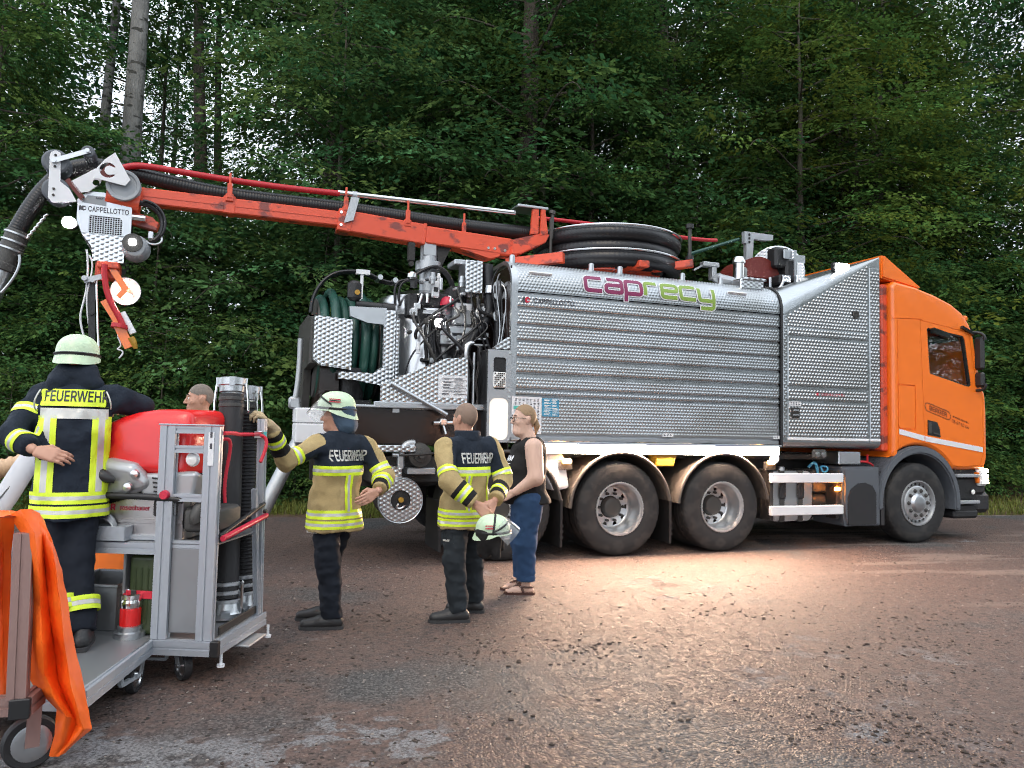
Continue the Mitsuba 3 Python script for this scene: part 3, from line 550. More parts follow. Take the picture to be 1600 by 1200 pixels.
for x0, tx in ((-1.15, 'TECHNICAL'), (1.42, 'TECHNICAL')):
    k = tp('name_plate', obox((x0, .02, 3.07), (x0 + .27, .02, 3.07), .02, .055, up=(0, -.6, .8)), 'white'); put('plate_holder', obox((x0 - .02, .03, 3.03), (x0 + .26, .03, 3.03), .05, .02), 'dark_frame', k)
    put('plate_lettering', glyphs(x0 + .03, x0 + .25, 3.055, 3.09, 9, 1, 9, .008), 'decal_grey', k)
for x in (-1.27, -.30, .07, .92, 1.47, 1.80, 1.98): tp('roof_stud', [cyl((x, .22, 3.20), (x, .22, 3.30), .033, n=14, b=.006), cyl((x, .22, 3.29), (x, .22, 3.305), .022, n=10)], 'alu', smooth=40)
tp('roof_bracket', [box(1.68, 2.03, .10, .3, 3.16, 3.30, .02), box(1.72, 2.05, .08, .3, 3.28, 3.31, .008)], 'chequer_big')

# ------------------------------------------------ between the wheels and the cab
tk = tp('fuel_tank', prism_y(Polygon([(2.16, .32), (2.80, .32), (2.80, .94), (2.16, .94)]).buffer(-.09).buffer(.09, 12), .12, .72, .02), 'alu', smooth=30)
tk_top = [tp('tank_strap', prism_y(Polygon([(x, .315), (x + .07, .315), (x + .07, .945), (x, .945)]), .11, .74), 'hub_dark', tk) for x in (2.28, 2.56)]
tp('strap_buckle', [box(x - .01, x + .08, .085, .115, .60, .82, .015) for x in (2.28, 2.56)], 'rubber', tk)
tp('tank_cap', [cyl((2.45, .3, .93), (2.45, .3, .99), .05, n=18, b=.01)], 'alu', tk)
for z in (.41, .805): tp('side_rail', box(2.04, 3.15, -.03, .03, z, z + .115, .008), 'white')
tp('rail_post', [box(x, x + .05, .03, .2, .35, .95) for x in (2.06, 3.08)], 'dark_frame')
tp('air_tank', [cyl((2.86, .3, .55), (3.12, .3, .55), .10, n=20, b=.02), box(2.86, 3.14, .2, .6, .66, .95, .02)], 'hub_dark')
tp('pipe', [tube([(2.8, .2, .98), (2.85, .15, 1.04), (2.9, .15, .9)], .018), tube([(2.93, .12, .98), (2.98, .1, .93), (3.03, .12, .98), (2.98, .14, 1.0), (2.93, .12, .98)], .012)], 'decal_blue', smooth=40)
tp('side_marker', box(3.05, 3.13, .0, .03, .70, .745, .008), 'lens_orange', smooth=False); scene[f'{TR}__side_marker']['emitter'] = lamp((1, .28, .03), 22)
bc = tp('battery_cover', prism_y(Polygon([(3.18, 1.0), (3.78, 1.0), (3.80, .25), (3.22, .25), (3.18, .42)]).buffer(-.02).buffer(.02), .0, .6, .03), 'grey_plastic', smooth=30)
tp('cover_recess', prism_y(Polygon([(3.24, .27), (3.70, .27), (3.70, .66), (3.64, .76), (3.52, .80), (3.40, .79), (3.29, .72), (3.24, .62)]).buffer(-.03).buffer(.03), -.012, .03), 'rubber', bc)
for x in (-.72, 2.0):
    k = tp('side_marker', box(x, x + .10, -.03, .01, 1.03, 1.08, .01), 'lens_orange', smooth=False); scene[k]['emitter'] = lamp((1, .45, .12), 9)
    tp('marker_bracket', box(x - .02, x + .12, .0, .05, .96, 1.06), 'dark_frame')
tp('wheel_chock', prism_y([(.48, 1.0), (.70, 1.0), (.76, 1.20), (.44, 1.20)], .02, .2, .01), 'yellow')
tp('canister', prism_y(Polygon([(-.93, 1.14), (-.70, 1.14), (-.66, 1.08), (-.60, .76), (-.78, .72), (-.93, .98)]).buffer(-.03).buffer(.03), .05, .3, .03), 'white', smooth=30); tp('canister_cap', cyl((-.87, .1, 1.13), (-.87, .1, 1.18), .035, n=14), 'red_hose')
wl = tp('work_lamp', lathe([(.001, .06), (.05, .05), (.062, .02), (.06, 0), (.001, 0)], (2.09, -.03, 1.10), (0, 1, 0), 20), 'lens_clear', smooth=30)
tp('reversing_lamp', [box(2.70, 2.93, .0, .06, 1.10, 1.215, .03)], 'hub_dark'); tp('lamp_lens', [lathe([(.001, -.01), (.036, -.006), (.042, .01)], (x, .0, 1.155), (0, 1, 0), 18) for x in (2.765, 2.865)], 'chrome', smooth=40)
tp('step_box', box(3.13, 3.49, .03, .5, 1.03, 1.19, .01), 'chequer_big', smooth=False); tp('hose_cock', [tube([(3.45, .05, 1.06), (3.6, .05, 1.06), (3.75, .1, 1.02), (3.85, .2, .98)], .014), box(3.60, 3.615, .03, .05, 1.06, 1.16)], 'red_hose', smooth=40)
# ------------------------------------------------ cab
CB = f'{TR}__cab'; _roots.add(CB)
side = [(4.03, 1.14), (4.03, 3.40), (4.10, 3.46), (4.45, 3.42), (4.80, 3.34), (5.12, 3.24), (5.32, 3.13), (5.45, 2.99), (5.52, 2.86), (5.60, 2.45), (5.66, 2.16), (5.74, 2.02), (5.76, 1.80), (5.76, 1.12), (5.70, .97), (5.30, .96)]
arch = [(4.465 + .74 * np.cos(np.radians(a)), R + .76 * np.sin(np.radians(a))) for a in np.linspace(36, 128, 18)]
outline = Polygon(side + arch).buffer(0)
def cab_side(poly):
    ys = [(.02, .05), (.028, .034), (.042, .018), (.065, .006), (.10, 0), (2.43, 0), (2.47, .006), (2.50, .02), (2.53, .05)]
    P = np.array(poly.exterior.simplify(.004).segmentize(.05).coords)[:-1]; c = poly.buffer(-.001)
    nrm = np.roll(P, -1, 0) - np.roll(P, 1, 0); nrm = np.stack([nrm[:, 1], -nrm[:, 0]], 1); nrm /= np.linalg.norm(nrm, axis=1, keepdims=True)
    if not poly.contains(Point(P[0] - nrm[0] * .01)): nrm = -nrm
    rings = [np.stack([P[:, 0] - nrm[:, 0] * i, np.full(len(P), y), P[:, 1] - nrm[:, 1] * i], 1) for y, i in ys]; n = len(P); V = np.concatenate(rings); F = []
    for k in range(len(ys) - 1):
        a = k * n + np.arange(n); b = k * n + (np.arange(n) + 1) % n; F += [np.stack([a, b, b + n], 1), np.stack([a, b + n, a + n], 1)]
    import mapbox_earcut as ec
    cap = ec.triangulate_float64(rings[4][:, [0, 2]].astype(np.float64), np.array([n], np.uint32)).reshape(-1, 3).astype(int); last = (len(ys) - 1) * n
    F += [cap, cap[:, ::-1] + last]; m = trimesh.Trimesh(V, np.concatenate(F), process=False)
    q = m3.Manifold(m3.Mesh(V.astype(np.float32), np.concatenate(F).astype(np.uint32)))
    return q if q.volume() > 0 else m3.Manifold(m3.Mesh(V.astype(np.float32), np.concatenate(F)[:, ::-1].astype(np.uint32)))
body = cab_side(outline)
door_p = Polygon([(4.52, 2.97), (5.40, 2.86), (5.43, 2.80), (5.565, 2.10), (5.665, 2.02), (5.672, 1.2), (5.60, 1.03), (5.30, 1.0)] + [(4.465 + .79 * np.cos(np.radians(a)), R + .80 * np.sin(np.radians(a))) for a in np.linspace(38, 84, 12)] + [(4.58, 1.36)]).buffer(-.01).buffer(.01)
win_p = Polygon([(4.64, 2.875), (5.315, 2.80), (5.345, 2.74), (5.455, 2.12), (5.40, 2.10), (4.685, 2.255)]).buffer(-.03).buffer(.03)
inner = man(prism_y(outline.buffer(-.09), .10, 2.44))
cut = lambda p, a=-.05, b=.3: man(prism_y(p, a, b))
farw = man(prism_y(win_p, 2.2, 2.7)); shield = man(prism_y([(5.40, 2.92), (5.62, 2.18), (5.9, 2.18), (5.9, 2.92)], .2, 2.34))
shell = body - inner - cut(door_p) - farw - shield
hatch_p = Polygon([(4.16, 1.50), (4.42, 1.50), (4.42, 2.08), (4.12, 2.08), (4.12, 1.54)]); ring = lambda p, w: p.buffer(w / 2).difference(p.buffer(-w / 2))
for gr, w in ((hatch_p, .012), (LineString([(4.03, 2.96), (4.55, 2.98)]).buffer(.004), 0), (LineString([(4.12, 1.2), (4.12, 2.96)]).buffer(.004), 0)):
    shell = shell - cut(ring(gr, w) if w else gr, -.05, .045)
put('shell', shell, 'orange', CB, smooth=34)
door = (body ^ cut(door_p.buffer(-.006))) - inner - cut(win_p); dk = put('door', door, 'orange', CB, smooth=34)
put('side_window', prism_y(win_p.buffer(.02), .05, .056), 'window_glass', CB, smooth=False); put('window_seal', prism_y(win_p.buffer(.012).difference(win_p.buffer(-.018)), .028, .075), 'black', CB)
put('far_window', prism_y(win_p.buffer(.02), 2.49, 2.495), 'window_glass', CB, smooth=False)
put('windscreen', obox((5.475, 1.27, 2.93), (5.68, 1.27, 2.17), 2.16, .012, up=(1, 0, .27)), 'glass_dark', CB)
put('interior', [box(4.1, 5.6, .12, 2.4, 1.3, 1.36), box(4.25, 4.75, .3, .9, 1.5, 2.05, .08), box(4.2, 4.4, .3, .9, 1.9, 2.6, .08), box(4.25, 4.75, 1.6, 2.2, 1.5, 2.05, .08), box(4.2, 4.4, 1.6, 2.2, 1.9, 2.6, .08), box(5.2, 5.62, .14, 2.38, 1.6, 2.02, .05)], 'rubber', CB)
put('steering_wheel', tube([(5.12 + .06 * np.sin(a), .62 + .2 * np.cos(a), 2.05 + .16 * np.sin(a)) for a in np.linspace(0, 6.2832, 25)], .016, 8, raw=True), 'black', CB)
put('white_stripe', [prism_y([(4.13, 1.50), (4.575, 1.415), (4.575, 1.345), (4.13, 1.43)], .0145, .0195), prism_y([(4.59, 1.412), (5.655, 1.275), (5.655, 1.205), (4.59, 1.342)], .0145, .0195)], 'white', CB)
hp = Polygon([(4.635, 1.63), (4.80, 1.60), (4.845, 1.52), (4.86, 1.40), (4.635, 1.43)])
put('handle_recess', prism_y(hp, .012, .0195), 'black', CB); put('door_handle', [obox((4.66, .01, 1.60), (4.67, .01, 1.45), .018, .05), obox((4.73, .008, 1.455), (4.84, .008, 1.435), .012, .02)], 'hub_dark', CB)
uu, vv = np.array([.37, 0, -.105]), np.array([.0, 0, 1.0]); uu = uu / np.linalg.norm(uu); o = np.array([4.645, .0192, 1.775])
lt = put('company_lettering', letters('BERGER', .062, o + [.02, 0, -.01], uu, vv, bold=True, width=.33), 'decal_dark', CB, smooth=False)
fp = LineString([(0, 0), (.37, 0)]).buffer(.060).difference(LineString([(0, 0), (.37, 0)]).buffer(.050)); f2 = [(4.645 + uu[0] * a, 1.80 + uu[2] * a + b) for a, b in fp.exterior.coords]; f3 = [(4.645 + uu[0] * a, 1.80 + uu[2] * a + b) for a, b in fp.interiors[0].coords]
put('lettering_frame', prism_y(Polygon(f2, [f3]), .0165, .0195), 'decal_dark', lt, smooth=False)
put('small_lettering', [letters('ROHRREINIGUNG', .022, o + uu * .47 + [0, 0, .03], uu, vv, width=.30), letters('08 67 10 44', .045, o + uu * .45 + [0, 0, -.045], uu, vv, width=.32)], 'decal_dark', lt, smooth=False)
# roof deflector, visor, mirrors
put('roof_deflector', prism_y(Polygon([(3.92, 3.50), (3.92, 3.80), (3.99, 3.80), (4.62, 3.43), (4.55, 3.40)]), .08, 2.45, .02), 'orange', CB); put('cab_back', box(3.93, 4.035, .10, 2.45, 1.2, 3.42, .02), 'red_beam', CB)
put('sun_visor', [obox((5.26, .03, 2.92), (5.50, .03, 2.83), .1, .035), obox((5.47, .1, 2.86), (5.47, 2.4, 2.86), .25, .04, up=(-.5, 0, 1))], 'glass_dark', CB)
put('roof_lamp', box(5.40, 5.47, .06, .14, 3.02, 3.10, .02), 'lens_orange', CB)
for z0, z1 in ((2.34, 2.80), (2.10, 2.31)): put('mirror', box(5.53, 5.61, -.09, .05, z0, z1, .03), 'black', CB)
put('mirror_arm', [tube([(5.45, .05, 2.86), (5.55, -.08, 2.83), (5.57, -.1, 2.75)], .02), tube([(5.55, .05, 2.06), (5.57, -.08, 2.08), (5.57, -.1, 2.15)], .02)], 'black', CB, smooth=40)
put('window_deflector', [obox((4.72, .005, 2.84), (5.02, .005, 2.78), .05, .07)], 'glass_dark', CB)
# wheel arch, steps, bumper, lamps
a = np.linspace(-8, 186, 40); oo = [(4.465 + .735 * np.cos(np.radians(v)), R + .755 * np.sin(np.radians(v))) for v in a]; ii = [(4.465 + .635 * np.cos(np.radians(v)), R + .65 * np.sin(np.radians(v))) for v in a[::-1]]
put('wheel_arch', prism_y(Polygon(oo + ii), -.015, .55, .02), 'grey_plastic', CB, smooth=30)
put('arch_liner', [prism_y(Polygon(oo + [(4.465 + .74 * np.cos(np.radians(v)) * 1.0, R + .70 * np.sin(np.radians(v))) for v in a[::-1]]), .05, .9), box(3.80, 3.86, -.01, .5, .24, .75, .02)], 'rubber', CB)
bm = put('bumper', [box(5.16, 5.62, .06, 2.48, .30, .42, .03), box(5.16, 5.60, .10, 2.45, .42, .96), box(5.58, 5.92, .10, 2.44, .36, .66, .06), box(5.55, 5.80, .08, 2.46, .62, .98, .04)], 'rubber', CB)
each('step', [box(5.18, 5.60, .02, .3, z, z + .045, .008) for z in (.50, .86)], 'grey', CB); each('step_riser', [box(5.20, 5.58, .07, .12, a, b, .01) for a, b in ((.56, .84), (.34, .48))], 'black', CB)
put('fog_lamp', lathe([(.001, -.012), (.03, -.008), (.035, .0)], (5.50, .05, .66), (0, 1, 0), 16), 'lens_clear', CB)
hl = put('headlight', box(5.60, 5.78, .035, .34, .74, .98, .03), 'lens_clear', CB); k = put('headlight_bulb', [box(5.66, 5.79, .028, .16, z, z + .055, .01) for z in (.77, .85, .92)], 'lens_clear', CB, smooth=False); scene[k]['emitter'] = lamp((1, .72, .42), 7)
k = put('indicator', box(5.575, 5.61, .03, .1, .78, .93, .008), 'lens_orange', CB, smooth=False)

# ------------------------------------------------ rear of the truck
RQ = f'{TR}__rear_equipment'; _roots.add(RQ)
def rq(name, mesh, mat, **kw): return put(name, mesh, mat, RQ, **kw)
M('steel_drum', (.62, .62, .63), .22, 1.0, bump=lambda p, n, uv: .0012 * noise(p.x * 5, p.y * 5, p.z * 2.5), eps=.01)
LU = f'{TR}__lamp_unit'; _roots.add(LU)
put('housing', [box(-1.605, -1.335, -.005, .32, 1.24, 2.225, .012)], 'black', LU)
fr_ = sbox(-1.60, 1.245, -1.34, 2.22).difference(Polygon([(-1.555, 1.29), (-1.385, 1.29), (-1.385, 1.69), (-1.555, 1.69)]).buffer(-.05).buffer(.05 + .02, 10)).difference(Polygon([(-1.54, 1.80), (-1.40, 1.80), (-1.40, 2.14), (-1.54, 2.14)]).buffer(-.03).buffer(.03, 8))
put('face_plate', prism_y(fr_, -.022, -.006), 'alu_dull', LU)
k = put('tail_lamp', box(-1.575, -1.365, -.012, -.006, 1.27, 1.71), 'lens_warm', LU, smooth=False); scene[k]['emitter'] = lamp((1, .92, .82), .11)
put('flasher', [box(-1.54, -1.40, -.03, -.008, 1.82, 1.985, .01)], 'lens_clear', LU); put('flasher_bulbs', [box(-1.53 + .02 * i, -1.517 + .02 * i, -.036, -.03, 1.83 + .022 * j, 1.845 + .022 * j) for i in range(6) for j in range(7) if (i * 7 + j * 3) % 5], 'hub_dark', LU); labels[f'{LU}__flasher_bulbs'] = {'kind': 'stuff'}
each('screw', [cyl((-1.355, -.03, z), (-1.355, -.02, z), .013, n=10) for z in (1.26, 1.725, 1.79, 2.19)], 'chrome', LU)
rq('gusset', prism_y([(-1.56, 2.23), (-1.36, 2.23), (-1.36, 2.36), (-1.39, 2.36)], -.015, .01), 'chequer_big', smooth=False)
# side plate, sill and black tank under it
rq('side_plate', prism_y([(-2.70, 1.64), (-2.70, 1.79), (-2.66, 1.83), (-2.02, 2.11), (-1.79, 2.13), (-1.79, 1.64)], .10, .125), 'chequer_big', smooth=False)
rq('plate_label', box(-2.10, -1.80, .094, .099, 1.70, 1.93), 'white'); rq('label_print', glyphs(-2.08, -1.82, 1.72, 1.91, 2, 6, 12, .094, .95), 'decal_grey', smooth=False)
rq('sill', [box(-2.76, -1.36, .09, .16, 1.575, 1.638, .008), box(-2.99, -2.70, .09, .16, 1.575, 1.60, .006)], 'alu'); rq('stay_bar', tube([(-2.60, .06, 1.82), (-2.02, .02, 1.52)], .022, 12), 'alu', smooth=40)
rq('black_tank', prism_y(Polygon([(-2.98, 1.2), (-1.36, 1.2), (-1.36, 1.57), (-2.98, 1.57)]), .16, 1.9, .02), 'black_gloss'); rq('tank_tag', box(-2.56, -2.49, .15, .162, 1.53, 1.57), 'alu')
rq('lower_sill', box(-2.75, -2.33, .05, .12, 1.13, 1.20, .008), 'chequer_big', smooth=False); rq('valve', [tube([(-2.14, .1, 1.43), (-1.90, .1, 1.44)], .022), tube([(-2.04, .1, 1.43), (-2.01, .08, 1.32)], .014), box(-2.08, -2.0, .06, .14, 1.41, 1.48, .01)], 'steel', smooth=40)
# rear drum (hatch of the debris tank) and what hangs on it
rq('debris_tank', lathe([(.60, 1.58), (.62, 1.62), (.62, 2.72), (.56, 2.86), (.35, 2.94), (.001, 2.96)], (-1.98, 1.15, 0), (0, 0, 1), 48), 'steel_drum', smooth=40)
each('tank_band', [lathe([(.62, z), (.632, z + .004), (.632, z + .05), (.62, z + .054)], (-1.98, 1.15, 0), (0, 0, 1), 48) for z in (1.9, 2.62)], 'alu_dull', RQ, smooth=40)
rq('tank_flank', prism_x([(.5, 1.6), (.5, 2.55), (.8, 2.62), (1.8, 2.62), (1.8, 1.6)], -2.52, -2.44), 'chequer', smooth=False)
rq('tank_lug', [box(-1.93, -1.56, .38, .62, 2.40, 2.50, .02), box(-2.0, -1.62, .42, .6, 2.28, 2.41, .02), cyl((-1.9, .4, 2.34), (-1.9, .36, 2.34), .022), cyl((-1.72, .4, 2.34), (-1.72, .36, 2.34), .022)], 'alu')
# post, arms, boxes of the swivel hose reel
rq('reel_post', box(-2.63, -2.49, .42, .56, 1.86, 2.62, .012), 'chequer_big', smooth=False); rq('upper_arm', prism_y([(-2.99, 2.63), (-2.98, 2.53), (-2.8, 2.47), (-2.60, 2.46), (-2.60, 2.64)], .42, .5), 'alu'); rq('lower_arm', prism_y([(-3.08, 1.94), (-3.08, 1.87), (-2.9, 1.86), (-2.56, 1.80), (-2.56, 2.0), (-2.66, 2.0), (-2.72, 1.94)], .40, .5), 'chequer_big', smooth=False)
cbx = rq('control_box', prism_y([(-3.34, 2.51), (-2.955, 2.49), (-2.955, 1.965), (-3.27, 2.0), (-3.34, 2.06)], .40, .55, .012), 'chequer_big', smooth=False)
rq('reel_flank', prism_x([(.55, 2.03), (.55, 2.5), (.9, 2.58), (2.0, 2.58), (2.15, 2.4), (2.15, 1.60), (1.3, 1.55), (1.2, 2.0)], -3.36, -3.28), 'hub_dark'); rq('reel_cover', prism_x([(.6, 1.75), (.6, 2.03), (1.5, 2.03), (1.5, 1.6), (1.1, 1.6)], -3.25, -3.05), 'black_gloss')
rl = rq('reel_drum', [cyl((-3.26, 1.2, 2.25), (-2.62, 1.2, 2.25), .30, n=32), lathe([(.3, 0), (.55, .0), (.56, .02), (.3, .02)], (-3.27, 1.2, 2.25), (1, 0, 0), 40), lathe([(.3, 0), (.55, .0), (.56, .02), (.3, .02)], (-2.62, 1.2, 2.25), (1, 0, 0), 40)], 'hub_dark')
for i in range(6):
    rr = .55 if i % 3 != 1 else .63; x = -3.21 + .105 * i; rq('hose_winding', tube([(x + .008 * np.sin(3 * t), 1.2 + rr * np.cos(t), 2.25 + rr * np.sin(t)) for t in np.linspace(0, 6.2832, 49)], .05, 10, raw=True, cap=False), 'green_hose', smooth=45)
rq('white_bin', [box(-3.48, -3.16, .5, .95, 1.2, 1.40, .01), box(-3.48, -3.15, .5, .95, 1.405, 1.56, .01)], 'white'); rq('rear_stanchion', [tube([(-3.50, .8, 1.55), (-3.46, .8, 1.75), (-3.44, .8, 2.3)], .03), box(-3.54, -3.42, .75, .85, 1.55, 1.68, .02)], 'alu_dull', smooth=40)
rq('swivel_base', [cyl((-2.93, .8, 1.60), (-2.93, .8, 1.95), .17, n=24), cyl((-2.93, .8, 1.95), (-2.93, .8, 2.0), .24, n=24), box(-3.0, -2.7, .6, 1.2, 1.58, 1.66)], 'black')
rq('actuator', [cyl((-2.90, .6, 2.68), (-2.55, .6, 2.67), .045, n=14), cyl((-2.92, .6, 2.72), (-2.92, .6, 2.93), .075, n=18, b=.03), cyl((-2.62, .6, 2.66), (-2.48, .6, 2.66), .06)], 'black', smooth=40); rq('yellow_tag', cyl((-2.90, .52, 2.80), (-2.90, .515, 2.80), .028, n=14), 'yellow')
rq('hose_bracket', [box(-2.83, -2.80, .78, .82, 2.68, 3.06), box(-2.88, -2.73, .77, .83, 3.05, 3.10)], 'white')
rq('hose_arch', [tube([(-3.34, .8 + d, 2.60), (-3.28, .8 + d, 2.86), (-3.12, .8 + d, 3.03), (-2.92, .8 + d, 3.08), (-2.75, .8 + d, 3.07), (-2.55, .8 + d, 3.0), (-2.35, .8 + d, 3.02), (-2.15, .8 + d, 3.15), (-1.95, .8 + d, 3.22), (-1.8, .8 + d, 3.1), (-1.75, .85 + d, 2.95)], .017, 8) for d in (0, .05, .1)], 'hose_black', smooth=45)
rq('pipe_clip', [cyl((x, .74, z), (x, .96, z), .03, n=10) for x, z in ((-2.45, 3.01), (-2.62, 3.03), (-2.25, 3.08))], 'alu')
for d, m_ in ((0, 'hose_black'), (.05, 'hose_black')): rq('hose', tube([(-2.45 + d, .7, 2.72), (-2.46 + d, .7, 2.92), (-2.40 + d, .7, 3.0), (-2.2, .7, 3.02), (-2.02, .72, 3.1)], .014, 8), m_, smooth=45)
# the valve block, lamps and boxes high up at the rear
rq('slew_column', [cyl((-2.02, 1.0, 2.9), (-2.02, 1.0, 3.52), .10, n=24), cyl((-2.02, 1.0, 3.2), (-2.02, 1.0, 3.30), .15, n=24), box(-2.10, -1.95, .9, 1.1, 3.36, 3.52, .01)], 'alu_dull')
rq('column_bracket', [box(-2.28, -2.20, .9, .98, 3.28, 3.50, .01), cyl((-2.25, .9, 3.24), (-2.25, .86, 3.24), .03), prism_y([(-1.95, 3.52), (-1.75, 3.52), (-1.9, 3.2)], .95, 1.0)], 'dark_frame')
rq('valve_block', [box(-2.28, -1.72, .55, .9, 2.52, 2.70, .02), box(-2.22, -1.9, .5, .8, 2.70, 2.86, .02), box(-2.36, -2.24, .5, .7, 2.58, 2.84, .02), box(-1.86, -1.66, .6, .9, 2.7, 2.98, .02), cyl((-2.3, .5, 2.9), (-2.3, .5, 3.02), .04)], 'black')
rq('valve_fitting', [box(-2.30, -2.22, .46, .52, 2.66, 2.73, .008), cyl((-2.15, .48, 2.74), (-2.15, .48, 2.84), .022), cyl((-2.24, .47, 2.72), (-2.21, .47, 2.83), .016), cyl((-2.2, .47, 2.62), (-1.95, .47, 2.63), .012), box(-2.06, -1.99, .47, .52, 2.60, 2.68, .01), cyl((-2.33, .47, 2.98), (-2.33, .47, 3.06), .05, b=.02), cyl((-2.0, .5, 2.9), (-2.0, .5, 3.03), .025), cyl((-2.14, .5, 2.46), (-2.13, .5, 2.40), .03)], 'steel', smooth=40)
rq('relay_box', [box(-2.11, -2.03, .42, .48, 2.80, 2.98, .01)], 'white'); rq('relay_front', box(-2.095, -2.045, .412, .42, 2.86, 2.91, .004), 'black')
rq('red_dome', lathe([(.075, 0), (.078, .03), (.065, .075), (.03, .10), (.001, .105)], (-1.93, .46, 2.72), (0, 0, 1), 24), 'decal_red', smooth=40)
rq('gauge_box', box(-1.86, -1.66, .40, .52, 2.52, 2.76, .012), 'grey'); rq('gauge_face', [box(-1.85, -1.67, .394, .40, 2.68, 2.75), cyl((-1.76, .40, 2.70), (-1.76, .385, 2.70), .02, n=14)], 'white')
rq('filter_cap', [lathe([(.001, -.03), (.05, -.03), (.055, -.012), (.075, -.01), (.08, .02), (.001, .02)], (-1.55, .36, 2.66), (0, 1, 0), 24)], 'white', smooth=40); rq('cap_plate', box(-1.56, -1.42, .36, .42, 2.58, 2.74, .01), 'alu_dull')
rq('top_box', box(-1.775, -1.575, .30, .58, 2.86, 3.22, .008), 'chequer_big', smooth=False); rq('top_box_lid', box(-1.86, -1.72, .45, .75, 3.19, 3.25, .01), 'alu')
wk = rq('rear_work_lamp', box(-2.10, -1.96, .40, .46, 2.44, 2.60, .03), 'black'); k = put('rear_lamp_lens', lathe([(.001, -.016), (.042, -.012), (.052, .0)], (-2.03, .398, 2.52), (0, 1, 0), 22), 'lens_clear', RQ); scene[k]['emitter'] = lamp((1, .96, .88), 35)
for y, px_ in ((.36, 0), (.30, .13)):
    rq('suction_pipe', tube([(-1.50 + px_, y, 3.2), (-1.48 + px_, y, 2.85), (-1.53 + px_, y, 2.55), (-1.72 + px_, y, 2.34), (-1.75, y, 2.2)] if not px_ else [(-1.35, y, 2.95), (-1.385, y, 2.8), (-1.385, y, 2.4), (-1.385, y, 2.26)], .058 if not px_ else .045, 14), 'hose_black', smooth=45)
rq('chrome_pipe', tube([(-1.70, .22, 2.30), (-1.76, .20, 2.27), (-1.775, .20, 2.18), (-1.775, .20, 1.6)], .03, 14), 'steel', smooth=45); rq('pipe', tube([(-1.68, .22, 2.2), (-1.68, .22, 1.62)], .018, 10), 'alu', smooth=45)
rq('pipe_clamp', [cyl((-1.40, .26, z), (-1.40, .36, z), .065, n=16) for z in (2.86, 2.62, 2.95)] + [cyl((-1.48, .3, 2.87), (-1.48, .3, 2.95), .07, n=18), box(-1.66, -1.50, .3, .42, 2.28, 2.31, .01), box(-1.64, -1.52, .3, .42, 2.35, 2.38, .01)], 'steel', smooth=40)
rq('cylinder', [cyl((-1.60, .28, 2.28), (-1.60, .28, 2.06), .03), cyl((-1.585, .27, 2.18), (-1.57, .27, 2.02), .05)], 'black', smooth=40); rq('cylinder_tag', box(-1.60, -1.55, .21, .22, 2.06, 2.17, .004), 'white')
for q, dy in enumerate((.0, .06, .12, .18)): rq('hose', tube([(-2.12 + .055 * q, .50, 2.62), (-2.16 + .05 * q, .47 + dy * .1, 2.35), (-2.13 + .055 * q, .49, 2.08), (-2.12 + .05 * q, .5, 1.66)], .020, 8), 'hose_black', smooth=45)
rq('hose_clamp', [box(-2.22, -1.90, .42, .47, 2.09, 2.13, .01)], 'black'); rq('clamp_plate', box(-2.12, -2.04, .41, .42, 2.085, 2.135), 'alu')
for q in range(5): rq('cable', tube([(-1.45 + .02 * q, .12 + .04 * q, 3.12 - .05 * q), (-1.50 + .05 * q, .2, 2.9), (-1.44 + .03 * q, .2, 2.6), (-1.46 + .02 * q, .2, 2.25)], .008, 6), 'alu' if q % 2 else 'hose_black', smooth=45)
rq('chain', [tube([(-1.66 + .012 * np.sin(9 * t + d), .16, 2.1 - .5 * t) for t in np.linspace(0, 1, 30)], .007, 6, raw=True) for d in (0, 1.6)], 'dark_frame')
# low down: pump with turbo-like casing, round reel disc, slanting suction pipe
rq('pump_casing', lathe([(.001, -.10), (.03, -.10), (.035, -.06), (.07, -.055), (.075, -.03), (.12, -.02), (.13, .05), (.10, .12)], (-2.27, .12, 1.10), (0, 1, 0), 28), 'hub_dark', smooth=30); rq('pump_elbow', tube([(-2.46, .12, .98), (-2.46, .12, 1.12), (-2.42, .12, 1.2), (-2.33, .12, 1.22)], .035, 12), 'alu_dull', smooth=45)
rq('pump_bracket', [box(-2.51, -2.45, .05, .12, .96, 1.1, .008), cyl((-2.56, .1, 1.10), (-2.50, .1, 1.10), .025), box(-2.4, -2.1, .1, .4, .90, .97, .01)], 'alu'); rq('pump_frame', [box(-2.75, -2.0, .25, .9, .80, 1.08, .02), tube([(-2.5, .05, 1.1), (-2.3, .02, 1.11), (-2.1, .05, 1.13)], .012)], 'dark_frame')
rq('guard_plate', prism_y([(-2.74, .83), (-2.70, .80), (-2.48, .84), (-2.48, .97), (-2.66, 1.02)], .0, .02), 'chequer_big', smooth=False)
rd = f'{TR}__drain_reel'; _roots.add(rd)
put('disc', prism_y(Point(-2.485, .655).buffer(.212, 24).difference(Point(-2.485, .655).buffer(.10, 20)), -.02, .0), 'chequer', rd, smooth=False); put('rim', lathe([(.212, 0), (.226, -.012), (.232, .02), (.225, .05), (.2, .06)], (-2.485, -.01, .655), (0, 1, 0), 48), 'alu', rd, smooth=40)
put('drum', cyl((-2.485, .01, .655), (-2.485, .45, .655), .20, n=32), 'black', rd); put('hub', lathe([(.001, -.03), (.026, -.03), (.03, .0), (.1, .005)], (-2.485, .0, .655), (0, 1, 0), 24), 'black', rd, smooth=30); put('hub_knob', cyl((-2.485, -.045, .66), (-2.485, -.02, .66), .026, n=16), 'yellow', rd); put('crank', tube([(-2.51, -.035, .62), (-2.525, -.035, .585), (-2.50, -.035, .575), (-2.45, -.035, .61)], .012, 8), 'chrome', rd, smooth=40)
